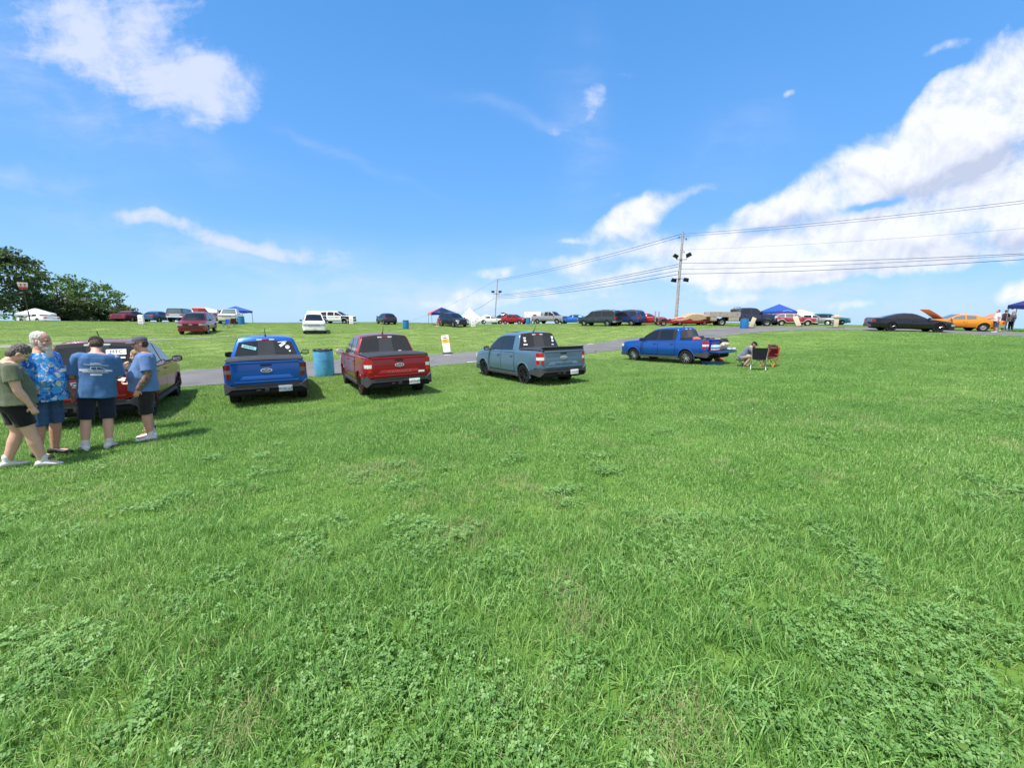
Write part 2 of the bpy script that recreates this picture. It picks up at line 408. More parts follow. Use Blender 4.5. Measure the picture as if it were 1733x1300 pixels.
def asphalt_mat(name, base, hi):
    m = bpy.data.materials.new(name); m.use_nodes = True; t = NT(m.node_tree); b = m.node_tree.nodes['Principled BSDF']
    g = t.node('ShaderNodeNewGeometry'); pos = g.outputs['Position']
    n1 = t.noise(pos, .5, 6, .6); n2 = t.noise(pos, 45, 3, .7)
    c = t.ramp(n1, [(.3, base), (.7, hi)])
    c = t.mix(t.m('MULTIPLY', t.smooth(n2, .4, .7), .45), c, tuple(x * 1.5 for x in hi) + (1,))
    # worn cracks
    v = t.node('ShaderNodeTexVoronoi', feature='DISTANCE_TO_EDGE'); v.inputs['Scale'].default_value = .35
    t.l.new(pos, v.inputs['Vector'])
    c = t.mix(t.m('MULTIPLY', t.m('SUBTRACT', 1, t.smooth(v.outputs['Distance'], 0, .012)), .5), c, (.02, .02, .022, 1))
    t.l.new(c, b.inputs['Base Color']); b.inputs['Roughness'].default_value = .9
    bn = t.node('ShaderNodeBump'); bn.inputs['Strength'].default_value = .5; bn.inputs['Distance'].default_value = .01
    t.l.new(n2, bn.inputs['Height']); t.l.new(bn.outputs[0], b.inputs['Normal'])
    return m

def build_ground():
    def axis(fine_lo, fine_hi, step, lo, hi):
        a = list(np.arange(fine_lo, fine_hi + .001, step)); x = fine_hi; d = step
        while x < hi: d *= 1.35; x += d; a.append(x)
        x = fine_lo; d = step
        while x > lo: d *= 1.35; x -= d; a.insert(0, x)
        return np.array(a)
    xs = axis(-75, 75, 1.0, -800, 800); ys = axis(-8, 95, 1.0, -60, 900)
    XX, YY = np.meshgrid(xs, ys); ZZ = ground(XX, YY)
    vs = np.stack([XX.ravel(), YY.ravel(), ZZ.ravel()], 1)
    nx, ny = len(xs), len(ys)
    ii = np.arange(nx * ny).reshape(ny, nx)
    fs = np.stack([ii[:-1, :-1].ravel(), ii[:-1, 1:].ravel(), ii[1:, 1:].ravel(), ii[1:, :-1].ravel()], 1)
    me = bpy.data.meshes.new('ground'); me.from_pydata(vs.tolist(), [], fs.tolist()); me.materials.append(ground_mat()); me.shade_smooth()
    o = bpy.data.objects.new('ground', me); COL.objects.link(o); tag(o, kind='structure')
build_ground()

def catmull(pts, per=10):
    out = []; P = [pts[0]] + list(pts) + [pts[-1]]
    for i in range(1, len(P) - 2):
        for k in range(per):
            t = k / per
            out.append(tuple(.5 * (2 * b + (c - a) * t + (2 * a - 5 * b + 4 * c - d) * t * t + (3 * b - a - 3 * c + d) * t ** 3) for a, b, c, d in zip(P[i - 1], P[i], P[i + 1], P[i + 2])))
    out.append(tuple(pts[-1])); return out
STRIPS = []
def strip(name, near, far, m, lift, nacross=8, rag=.12):
    a = catmull(near, 14); b = catmull(far, 14); n = len(a)
    mb = MB(); rows = []
    for i in range(n):
        row = []
        for k in range(nacross + 1):
            t = k / nacross
            x = a[i][0] * (1 - t) + b[i][0] * t; y = a[i][1] * (1 - t) + b[i][1] * t
            if k in (0, nacross):
                x += rag * noise.noise((x * .9, y * .9, 3.1)); y += rag * noise.noise((x * .9, y * .9, 9.7))
            row.append((x, y, gz(x, y) + lift))
        rows.append(row)
    mb.grid(rows); o = mb.build(name, m, None, recalc=False); tag(o, kind='structure')
    STRIPS.append((np.array(a), np.array(b)))
    return o

# ------------------------------------------------------------------ lane, lot, gravel track
strip('road', [(-30, -1), (-20, 6.2), (-10.76, 13.13), (-7.5, 15.7), (-3.93, 18.6), (-2.23, 19.9), (5.22, 25.4), (7.58, 27.2), (13, 30.2), (18.18, 32.4), (22.62, 34.0), (27.96, 33.11), (31.59, 28.86), (33.5, 25.85), (38, 18)],
      [(-33.5, 3.2), (-24, 9.6), (-14.02, 17.24), (-9.84, 21.0), (-4.93, 24.4), (-2.97, 26), (6.46, 32.0), (9.01, 33.7), (14.68, 36.4), (20.28, 39.6), (26, 42.5), (33, 40.5), (38.5, 34.2), (41.3, 30.2), (46, 21)],
      asphalt_mat('old_asphalt', (.078, .078, .079), (.138, .137, .138)), .022)
strip('gravel_track', [(-40, 14), (-29.9, 23.3), (-26.9, 27.0), (-25, 29.8), (-22.3, 34.4), (-19.0, 38.2)],
      [(-42, 15.6), (-31.4, 24.5), (-27.8, 27.9), (-25.5, 30.3), (-22.6, 34.7), (-19.2, 38.4)],
      asphalt_mat('grey_gravel', (.15, .16, .11), (.21, .215, .17)), .02, 4, .25)
M_LINE = mat('road_paint', (.55, .55, .53), .8, var=.3, vscale=8)
for (x0, y0, x1, y1) in ((-2.35, 20.25, -1.75, 20.75), (6.0, 31.2, 6.6, 31.55), (-4.2, 24.0, -3.8, 24.25), (1.7, 23.1, 2.3, 23.55)):
    mb = MB(); d = Vector((x1 - x0, y1 - y0)); p = Vector((-d.y, d.x)).normalized() * .08
    rows = [[(x0 + d.x * k / 4 + q * p.x, y0 + d.y * k / 4 + q * p.y, gz(x0 + d.x * k / 4 + q * p.x, y0 + d.y * k / 4 + q * p.y) + .028) for q in (-1, 1)] for k in range(5)]
    mb.grid(rows); tag(mb.build('road_marking', M_LINE, None, recalc=False), kind='structure')

# ------------------------------------------------------------------ grass, clover
def inside(px, py, a, b):
    poly = np.vstack([a, b[::-1]]); n = len(poly); c = np.zeros(len(px), bool); j = n - 1
    for i in range(n):
        xi, yi = poly[i]; xj, yj = poly[j]
        c ^= ((yi > py) != (yj > py)) & (px < (xj - xi) * (py - yi) / (yj - yi + 1e-12) + xi)
        j = i
    return c
def vnoise(x, y, sc, seed):
    """cheap smooth value noise"""
    r = np.random.default_rng(seed).random((64, 64))
    fx, fy = x / sc, y / sc; ix, iy = np.floor(fx).astype(int), np.floor(fy).astype(int); tx, ty = fx - ix, fy - iy
    tx = tx * tx * (3 - 2 * tx); ty = ty * ty * (3 - 2 * ty)
    g = lambda a, b: r[a % 64, b % 64]
    return (g(ix, iy) * (1 - tx) + g(ix + 1, iy) * tx) * (1 - ty) + (g(ix, iy + 1) * (1 - tx) + g(ix + 1, iy + 1) * tx) * ty

def leaf_mat(name, stops, transl=.35, rough=.5, patch=True):
    m = bpy.data.materials.new(name); m.use_nodes = True; t = NT(m.node_tree); b = m.node_tree.nodes['Principled BSDF']
    out = m.node_tree.nodes['Material Output']
    oi = t.node('ShaderNodeObjectInfo'); g = t.node('ShaderNodeNewGeometry')
    at = t.node('ShaderNodeAttribute', attribute_name='shade'); at.attribute_type = 'GEOMETRY'
    f = t.m('ADD', t.m('MULTIPLY', at.outputs['Fac'], .72), t.m('MULTIPLY', oi.outputs['Random'], .12))
    if patch:
        f = t.m('ADD', f, t.m('MULTIPLY', t.m('SUBTRACT', t.noise(g.outputs['Position'], .9, 5, .6), .5), .75))
        f = t.m('ADD', f, t.m('MULTIPLY', t.m('SUBTRACT', t.noise(g.outputs['Position'], .17, 4, .6), .40), .65))
    c = t.ramp(f, stops)
    if patch and name == 'grass_blades': c = t.mix(hillside(t, g.outputs['Position']), c, (.31, .40, .14, 1))
    t.l.new(c, b.inputs['Base Color']); b.inputs['Roughness'].default_value = rough; b.inputs['Specular IOR Level'].default_value = .5
    tr = t.node('ShaderNodeBsdfTranslucent'); t.l.new(t.mix(.5, c, (.27, .42, .06, 1)), tr.inputs[0])
    mx = t.node('ShaderNodeMixShader'); mx.inputs[0].default_value = transl
    t.l.new(b.outputs[0], mx.inputs[1]); t.l.new(tr.outputs[0], mx.inputs[2]); t.l.new(mx.outputs[0], out.inputs[0])
    return m
M_GRASS = leaf_mat('grass_blades', [(0, (.075, .185, .045)), (.35, (.138, .318, .066)), (.6, (.212, .405, .092)), (.85, (.315, .470, .148)), (1, (.46, .50, .26))])
M_STRAW = leaf_mat('dry_grass', [(0, (.24, .26, .10)), (1, (.42, .43, .24))], .2)
M_CLOVER = leaf_mat('clover_leaves', [(0, (.105, .235, .060)), (.5, (.155, .310, .080)), (1, (.21, .38, .11))], .3)
M_FLOWER = mat('clover_flower', (.62, .60, .52), .8)

def blade_arr(n, rad, h0, h1, w0, w1, seg, lean, r_):
    """n bent blades as arrays: verts, faces, shade"""
    V = []; F = []; S = []
    for i in range(n):
        a = r_.uniform(0, 6.283); q = rad * math.sqrt(r_.uniform(0, 1)); bx, by = q * math.cos(a), q * math.sin(a)
        h = r_.uniform(h0, h1); w = r_.uniform(w0, w1); d = r_.uniform(0, 6.283); ln = abs(r_.gauss(0, lean)) + .1
        dx, dy = math.cos(d), math.sin(d); sx, sy = -dy, dx; tw = r_.uniform(-.9, .9)
        sx, sy = sx * math.cos(tw) + dx * math.sin(tw), sy * math.cos(tw) + dy * math.sin(tw)
        o = len(V); ang = ln * .35; x = y = z = 0.0; sh = r_.uniform(0, 1)
        for k in range(seg + 1):
            t = k / seg; ww = w * (1 - t ** 2.2) * .5 + .0002
            V.append((bx + dx * x - sx * ww, by + dy * x - sy * ww, z)); V.append((bx + dx * x + sx * ww, by + dy * x + sy * ww, z)); S += [sh, sh]
            st = h / seg; x += st * math.sin(ang); z += st * math.cos(ang); ang += ln * 1.6 / seg
            ang = min(ang, 2.2)
        for k in range(seg): F.append((o + 2 * k, o + 2 * k + 1, o + 2 * k + 3, o + 2 * k + 2))
    return V, F, S
def proto(name, V, F, S, m, col):
    me = bpy.data.meshes.new(name); me.from_pydata(V, [], F); me.materials.append(m)
    at = me.attributes.new('shade', 'FLOAT', 'POINT'); at.data.foreach_set('value', S)
    me.shade_smooth()
    o = bpy.data.objects.new(name, me); col.objects.link(o); return o
def scatter(name, P, scl, rot, idx, protos, mat_, label=None):
    """one object: points on the ground, each carrying a tuft"""
    n = len(P); me = bpy.data.meshes.new(name); me.vertices.add(n); me.vertices.foreach_set('co', np.asarray(P, np.float32).ravel())
    for nm, arr, tp in (('tscl', scl, 'FLOAT'), ('trot', rot, 'FLOAT'), ('tidx', idx, 'INT')):
        a = me.attributes.new(nm, tp, 'POINT'); a.data.foreach_set('value', np.asarray(arr, np.int32 if tp == 'INT' else np.float32))
    me.materials.append(mat_)
    o = bpy.data.objects.new(name, me); COL.objects.link(o); tag(o, label, None, None, 'stuff')
    ng = bpy.data.node_groups.new(name, 'GeometryNodeTree')
    ng.interface.new_socket('Geometry', in_out='INPUT', socket_type='NodeSocketGeometry'); ng.interface.new_socket('Geometry', in_out='OUTPUT', socket_type='NodeSocketGeometry')
    N = ng.nodes; L = ng.links
    gi = N.new('NodeGroupInput'); go = N.new('NodeGroupOutput'); iop = N.new('GeometryNodeInstanceOnPoints')
    ci = N.new('GeometryNodeCollectionInfo'); ci.inputs['Collection'].default_value = protos; ci.inputs['Separate Children'].default_value = True; ci.inputs['Reset Children'].default_value = True
    def attr(nm, tp):
        x = N.new('GeometryNodeInputNamedAttribute'); x.data_type = tp; x.inputs['Name'].default_value = nm; return x.outputs['Attribute']
    L.new(gi.outputs[0], iop.inputs['Points']); L.new(ci.outputs[0], iop.inputs['Instance']); iop.inputs['Pick Instance'].default_value = True
    L.new(attr('tidx', 'INT'), iop.inputs['Instance Index'])
    cx = N.new('ShaderNodeCombineXYZ'); L.new(attr('trot', 'FLOAT'), cx.inputs[2]); L.new(cx.outputs[0], iop.inputs['Rotation'])
    L.new(attr('tscl', 'FLOAT'), iop.inputs['Scale'])
    L.new(iop.outputs[0], go.inputs[0])
    md = o.modifiers.new('scatter', 'NODES'); md.node_group = ng
    return o
def field(n, y0, y1, xr, seed):
    """points spread over the wedge the eye can take in, from y0 to y1"""
    g = np.random.default_rng(seed)
    y = np.sqrt(g.uniform(y0 * y0, y1 * y1, n)); x = g.uniform(-1, 1, n) * (xr * y + .8)
    return x, y, g
def keep(x, y):
    k = np.ones(len(x), bool)
    g = np.random.default_rng(9); j = g.normal(0, .16, (2, len(x)))          # the verge creeps raggedly over the edge
    k &= ~inside(x + j[0], y + j[1], *STRIPS[0])
    tr = inside(x, y, *STRIPS[1]); k &= ~(tr & (np.random.default_rng(3).random(len(x)) < .75))
    return k

GRASS_DENSITY = 1.0
def build_grass():
    rr = random.Random(5)
    zones = [  # y0, y1, tufts per m2, tuft radius, blades, blade length, blade width, segments
        (0.75, 3.2, 420, .075, 24, (.05, .125), (.0028, .0058), 4),
        (3.2, 8.0, 165, .13, 44, (.036, .085), (.0036, .0068), 3),
        (8.0, 22.0, 34, .24, 70, (.04, .08), (.005, .009), 2),
        (22.0, 78.0, 5.5, .55, 110, (.035, .075), (.010, .018), 2)]
    for zi, (y0, y1, dens, rad, nb, hh, ww, seg) in enumerate(zones):
        c = bpy.data.collections.new('tuft_kinds')
        for k in range(6):
            V, F, S = blade_arr(nb, rad, hh[0], hh[1], ww[0], ww[1], seg, .95, rr); proto('tuft%d' % k, V, F, S, M_GRASS, c)
        xr = 1.42
        n = int(dens * GRASS_DENSITY * xr * (y1 * y1 - y0 * y0))
        x, y, g = field(n, y0, y1, xr, 11 + zi); k = keep(x, y); x, y = x[k], y[k]
        # thinner where the turf is worn, longer in lusher patches
        lush = vnoise(x, y, .55, 4) * .5 + vnoise(x + 9, y, 1.9, 6) * .5
        thin = vnoise(x, y + 5, .9, 8)
        k = g.random(len(x)) < np.clip(.75 + thin, .75, 1); x, y, lush = x[k], y[k], lush[k]
        P = np.stack([x, y, ground(x, y) - .004], 1)
        scatter('grass', P, (.70 + .60 * lush) * g.uniform(.8, 1.2, len(x)), g.uniform(0, 6.283, len(x)), g.integers(0, 6, len(x)), c, M_GRASS)
    # dry straw lying in worn spots
    c = bpy.data.collections.new('straw_kinds')
    for k in range(4):
        V, F, S = blade_arr(16, .10, .04, .11, .0016, .003, 3, 1.9, rr); proto('straw%d' % k, V, F, S, M_STRAW, c)
    x, y, g = field(9000, .8, 9, 1.42, 77); d = vnoise(x, y, .75, 21) * .6 + vnoise(x, y, .22, 22) * .4
    k = (d > .63) & keep(x, y); x, y = x[k], y[k]
    extra = []
    for (u, v, rad, m) in ((780, 915, .28, 70), (945, 1010, .18, 50), (985, 1060, .15, 40), (1150, 1245, .18, 55), (400, 1250, .14, 25), (650, 800, .4, 60)):
        h = hit(u, v)
        for _ in range(m):
            a = rr.uniform(0, 6.28); q = rad * math.sqrt(rr.random()); extra.append((h.x + q * math.cos(a), h.y + q * math.sin(a)))
    e = np.array(extra); x = np.concatenate([x, e[:, 0]]); y = np.concatenate([y, e[:, 1]])
    scatter('dry_grass', np.stack([x, y, ground(x, y) + .012], 1), g.uniform(.6, 1.1, len(x)), g.uniform(0, 6.283, len(x)), g.integers(0, 4, len(x)), c, M_STRAW)
    # clover: three round leaflets on a thin stalk
    def clover(n, rad):
        V = []; F = []; S = []
        for i in range(n):
            a = rr.uniform(0, 6.283); q = rad * math.sqrt(rr.random()); bx, by = q * math.cos(a), q * math.sin(a); h = rr.uniform(.022, .062); sh = rr.random()
            tilt = Matrix.Rotation(rr.uniform(-.5, .5), 3, 'X') @ Matrix.Rotation(rr.uniform(-.5, .5), 3, 'Y'); L = rr.uniform(.009, .0145); s0 = rr.uniform(0, 2.1)
            o = len(V); w = .0007
            V += [(bx - w, by, 0), (bx + w, by, 0), (bx + w, by, h), (bx - w, by, h)]; F.append((o, o + 1, o + 2, o + 3)); S += [sh] * 4
            for j in range(3):
                t = s0 + j * 2.094; o = len(V)
                pts = [(0, 0, 0), (.45, -.40, .10), (.85, -.52, .14), (1.12, -.30, .10), (1.02, 0, .02), (1.12, .30, .10), (.85, .52, .14), (.45, .40, .10)]
                for (px, py, pz) in pts:
                    p = Vector((px * math.cos(t) - py * math.sin(t), px * math.sin(t) + py * math.cos(t), pz)) * L
                    p = tilt @ p; V.append((bx + p.x, by + p.y, h + p.z))
                F += [(o, o + 1, o + 2, o + 3, o + 4), (o, o + 4, o + 5, o + 6, o + 7)]; S += [sh] * 8
        return V, F, S
    c = bpy.data.collections.new('clover_kinds')
    for k in range(5):
        V, F, S = clover(26, .085); proto('clover%d' % k, V, F, S, M_CLOVER, c)
    x, y, g = field(17000, .8, 7.5, 1.42, 91); d = vnoise(x, y, .6, 31) * .62 + vnoise(x, y, .2, 32) * .38
    k = d + .5 * (g.random(len(x)) - .5) > .71 + .06 * np.clip(y - 1.8, 0, 4); x, y = x[k], y[k]
    scatter('clover', np.stack([x, y, ground(x, y) + .004], 1), g.uniform(.75, 1.25, len(x)), g.uniform(0, 6.283, len(x)), g.integers(0, 5, len(x)), c, M_CLOVER)
    # white clover heads, specks over the middle of the lawn
    c = bpy.data.collections.new('flower_kinds'); mb = MB()
    mb.lathe([(.001, .06), (.008, .062), (.011, .070), (.008, .079), (.001, .082)], 8); mb.tube([(0, 0, 0), (0, 0, .062)], .001, 4)
    fl = bpy.data.objects.new('flower', mb.mesh('flower', M_FLOWER)); c.objects.link(fl)
    x, y, g = field(6500, 5.5, 34, 1.42, 55); d = vnoise(x, y, 2.6, 41)
    k = (d > .5) & keep(x, y); x, y = x[k], y[k]
    scatter('clover_flowers', np.stack([x, y, ground(x, y)], 1), g.uniform(.5, .9, len(x)), g.uniform(0, 6, len(x)), np.zeros(len(x)), c, M_FLOWER)
build_grass()

# broad-leaved weeds one can tell apart in the near grass
M_WEED = leaf_mat('weed_leaf', [(0, (.075, .17, .03)), (1, (.15, .26, .05))], .35, .45, False)
def weed(u, v, leaves, label, seed, size=.10):
    q = random.Random(seed); h = hit(u, v); e = empty('lawn_weed', h, q.uniform(0, 6)); tag(e, label, 'weed', 'broad-leaved weeds in the lawn')
    for i in range(leaves):
        a = 6.283 * i / leaves + q.uniform(-.4, .4); L = size * q.uniform(.8, 1.25); W = L * q.uniform(.22, .30); rows = []
        for k in range(8):
            t = k / 7; w = W * (math.sin(math.pi * min(1, t * .96 + .04)) ** .8) * .9 + .002; z = .022 + .055 * math.sin(t * 2.3) * L / .1; rr_ = t * L
            rows.append([(rr_ * math.cos(a) - s_ * w * math.sin(a), rr_ * math.sin(a) + s_ * w * math.cos(a), z + .006 * abs(s_)) for s_ in (-1, 0, 1)])
        mb = MB(); mb.grid(rows); o = mb.build('leaf', M_WEED, e, recalc=False)
        at = o.data.attributes.new('shade', 'FLOAT', 'POINT'); at.data.foreach_set('value', [q.random()] * len(o.data.vertices))
weed(1556, 1168, 6, 'pale broad-leaved weed in the grass near the lower right corner', 1, .06)
weed(1612, 1285, 4, 'long pale leaf weed at the bottom edge of the lawn on the right', 2, .065)
weed(781, 921, 5, 'yellow-green leafy weed alone beside a dry patch in mid lawn', 3, .085)

# ------------------------------------------------------------------ vehicles (local frame: +X forward, +Y left, Z up, origin on the ground between the axles)
def lerp(a, b, t): return a + (b - a) * t
def polyz(poly, x):
    """height of a line of (x, z) points, x descending"""
    xs = [p[0] for p in poly]; zs = [p[1] for p in poly]
    return float(np.interp(x, xs[::-1], zs[::-1]))

class Shape:
    """side line, plan line and cross section of one kind of vehicle"""
    def __init__(s, W, xf, xr, axf, axr, wr, sill, top, cab, belt, hwb, hwr, zwide=.62, nose=.16, tail=.08, bed=None, front_b=.30, rear_b=.36, arch=1.16, roofcrown=.045, crown=.03, track=None, ww=.22):
        s.__dict__.update(locals()); s.hw = W / 2; s.H = max(c[1] for c in cab)
    def halfw(s, x):
        f = max(0.0, (x - s.axf - s.wr * .6) / max(.05, s.xf - s.axf - s.wr * .6)); r = max(0.0, (s.axr - s.wr * .6 - x) / max(.05, s.axr - s.wr * .6 - s.xr))
        return s.hw * (1 - s.nose * f ** 2.2 - s.tail * r ** 2.2)
    def zbot(s, x):
        ra = s.wr * s.arch; z = s.sill
        if x > s.axf + ra * .9: z = lerp(s.sill, s.front_b, min(1, (x - s.axf - ra * .9) / .3))
        if x < s.axr - ra * .9: z = lerp(s.sill, s.rear_b, min(1, (s.axr - ra * .9 - x) / .3))
        for ax in (s.axf, s.axr):
            if abs(x - ax) < ra: z = max(z, s.wr + math.sqrt(ra * ra - (x - ax) ** 2))
        return z
    def side(s, x, z):
        """half width of the lower body at height z"""
        zt = polyz(s.top, x); f = np.interp(z, [s.sill - .05, s.sill + .1, s.zwide, s.zwide + .22, zt - .10, zt], [.915, .965, 1.0, .985, .965, .935])
        return s.halfw(x) * float(f)
    def cabw(s, z):
        return lerp(s.hwb, s.hwr, min(1, max(0, (z - s.belt) / (s.H - s.belt))))
    def stations(s):
        ra = s.wr * s.arch; X = set()
        for ax in (s.axf, s.axr):
            for k in range(13): X.add(round(ax + ra * math.cos(math.pi * k / 12), 4))
            X.add(round(ax + ra + .012, 4)); X.add(round(ax - ra - .012, 4))
        for p in s.top: X.add(round(p[0], 4))
        X |= {round(s.xf - .02, 4), round(s.xf - .08, 4), round(s.xf - .2, 4), round(s.xr + .02, 4), round(s.xr + .1, 4), s.xf, s.xr}
        if s.bed: X |= {s.bed[0], s.bed[0] + .004, s.bed[1]}
        x = s.xr
        while x < s.xf: X.add(round(x, 3)); x += .28
        return sorted(v for v in X if s.xr - 1e-6 <= v <= s.xf + 1e-6)
    def body(s):
        mb = MB(); T = (0, .07, .22, .4, .58, .76, .9, 1.0); rows = []
        for x in s.stations():
            zb = s.zbot(x); zt = polyz(s.top, x); e = min(s.xf - x, x - s.xr)
            k = 1.0 if e > .08 else (.992 if e > .02 else (.975 if e > .001 else .955)); tk = 0 if e > .08 else (.004 if e > .02 else (.02 if e > .001 else .045))
            half = []
            zs = [lerp(zb, zt - tk - .02, t) for t in T]
            half.append((s.side(x, zb + .02) * .93 * k, zb + (.0 if e > .02 else .02)))
            for z in zs[1:]: half.append((s.side(x, z) * k, z))
            w = s.side(x, zt) * k; zt -= tk
            inbed = s.bed and s.bed[1] <= x <= s.bed[0]
            if inbed:
                wi = w - .085; half += [(w - .02, zt), (wi, zt), (wi - .01, s.bed[2]), (wi * .5, s.bed[2]), (0, s.bed[2])]
            else:
                c = s.crown; half += [(w - .025, zt), (w * .86, zt + c * .45), (w * .6, zt + c * .8), (w * .3, zt + c), (0, zt + c)]
            rows.append([(x, y, z) for y, z in half] + [(x, -y, z) for y, z in half[-2::-1]])
        mb.grid(rows); n = len(rows[0])
        mb.f.append(tuple(range(n - 1, -1, -1))); mb.mi.append(0); o = (len(rows) - 1) * n; mb.f.append(tuple(range(o, o + n))); mb.mi.append(0)
        # rolled arch lips
        for ax in (s.axf, s.axr):
            for sg in (1, -1):
                ra = s.wr * s.arch
                pts = []
                for k in range(15):
                    t = math.pi * (k / 14) * 1.10 - math.pi * .05
                    px, pz = ax + ra * math.cos(t), s.wr + ra * math.sin(t); pts.append((px, sg * (s.side(px, max(pz, s.sill + .1)) - .012), pz))
                mb.tube(pts, .028, 6)
        return mb
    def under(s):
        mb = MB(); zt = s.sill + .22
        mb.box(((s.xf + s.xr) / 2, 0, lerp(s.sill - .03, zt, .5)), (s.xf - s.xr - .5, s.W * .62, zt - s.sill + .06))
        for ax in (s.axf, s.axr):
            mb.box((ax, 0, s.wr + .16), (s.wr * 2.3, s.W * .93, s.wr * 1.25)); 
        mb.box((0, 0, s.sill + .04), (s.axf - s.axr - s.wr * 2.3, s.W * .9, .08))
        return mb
    def section(s, x, z, bow):
        """half section of the cabin through roof-line point (x, z)"""
        H, c = s.H, s.roofcrown; e = max(0.0, z - s.belt); w = s.cabw(z); d = min(.05, e * .5)
        pts = [(s.hwb, s.belt - .02, 0), (s.cabw(lerp(s.belt, z, .5)), lerp(s.belt, z, .5), 0), (s.cabw(z - d), z - d, 0), (w - .016, z - d * .38, 0), (w - .055, z, 0)]
        cc = c * min(1, e / max(.05, (H - s.belt)) * 1.2)
        pts += [(w * .72, z + cc * .5, .72), (w * .4, z + cc * .86, .4), (0, z + cc, 0)]
        out = []
        for y, zz, _ in pts:
            f = y / w if w else 0; out.append((x - bow * min(1, f) ** 2, y, zz))
        return out
    def cabin(s, m=0):
        mb = MB(); rows = []
        for i, c in enumerate(s.cab):
            b = c[2] if len(c) > 2 else 0
            h = s.section(c[0], c[1], b); rows.append(h + [(x, -y, z) for x, y, z in h[-2::-1]])
        mb.grid(rows); n = len(rows[0])
        mb.f.append(tuple(range(n))); mb.mi.append(0); o = (len(rows) - 1) * n; mb.f.append(tuple(range(o, o + n))); mb.mi.append(0)
        return mb
    def screen(s, i, t0, t1, f0=.93, lift=.010, nf=10):
        """glass lying on the cabin between roof-line points i and i+1"""
        a, b = s.cab[i], s.cab[i + 1]; dx, dz = b[0] - a[0], b[1] - a[1]; L = math.hypot(dx, dz); nx, nz = (-dz / L, dx / L)
        if i < len(s.cab) / 2 - .5: nx, nz = dz / L, -dx / L
        if nz < 0: nx, nz = -nx, -nz
        mb = MB(); rows = []
        for j in range(5):
            t = lerp(t0, t1, j / 4); x, z = a[0] + dx * t, a[1] + dz * t; bow = lerp(a[2] if len(a) > 2 else 0, b[2] if len(b) > 2 else 0, t); w = s.cabw(z) - .03; row = []
            e = max(0, z - s.belt); cc = s.roofcrown * min(1, e / max(.05, (s.H - s.belt)) * 1.2)
            for k in range(-nf, nf + 1):
                f = k / nf * f0; zz = z + cc * float(np.interp(abs(f), [0, .4, .72, 1], [1, .86, .5, 0]))
                row.append((x - bow * f * f + nx * lift, f * w, zz + nz * lift))
            rows.append(row)
        mb.grid(rows); return mb
    def sidewin(s, poly, sg, lift=.007):
        mb = MB(); n = len(poly); vs = []
        for dl in (lift, -.03):
            for x, z in poly: vs.append((x, sg * (s.cabw(z) + dl), z))
        mb.add(vs, [tuple(range(n)), tuple(range(n, 2 * n))] + [(i, (i + 1) % n, n + (i + 1) % n, n + i) for i in range(n)]); return mb
    def roofat(s, x):
        """height of the roof line above x"""
        pts = [(c[0], c[1]) for c in s.cab]; return float(np.interp(x, [p[0] for p in pts][::-1], [p[1] for p in pts][::-1]))
    def win_poly(s, x0, x1, zb0, zb1, m=.075, cut=None):
        """side window from x0 (front) to x1 (rear) under the roof line"""
        top = []
        for k in range(9):
            x = lerp(x0, x1, k / 8); z = s.roofat(x + .02) - m
            zb = lerp(zb0, zb1, k / 8)
            if z > zb + .02: top.append((x, z))
        if not top: return None
        bot = [(x1, zb1), (lerp(x0, x1, .5), lerp(zb0, zb1, .5)), (max(top[0][0] + .0, x0 if top[0][0] == x0 else top[0][0] + .05), zb0)]
        return top + bot
    def doorpanel(s, x0, x1, z0, z1, sg):
        mb = MB()
        for lift, g, m in ((.002, .014, 1), (.007, 0, 0)):
            rows = []
            for j in range(7):
                z = lerp(z0 - g, z1 + g, j / 6); row = []
                for k in range(9):
                    x = lerp(x0 + g, x1 - g, k / 8); zz = max(z, s.zbot(x) + .01); row.append((x, sg * (s.side(x, zz) + lift), zz))
                rows.append(row)
            mb.grid(rows, m)
        return mb

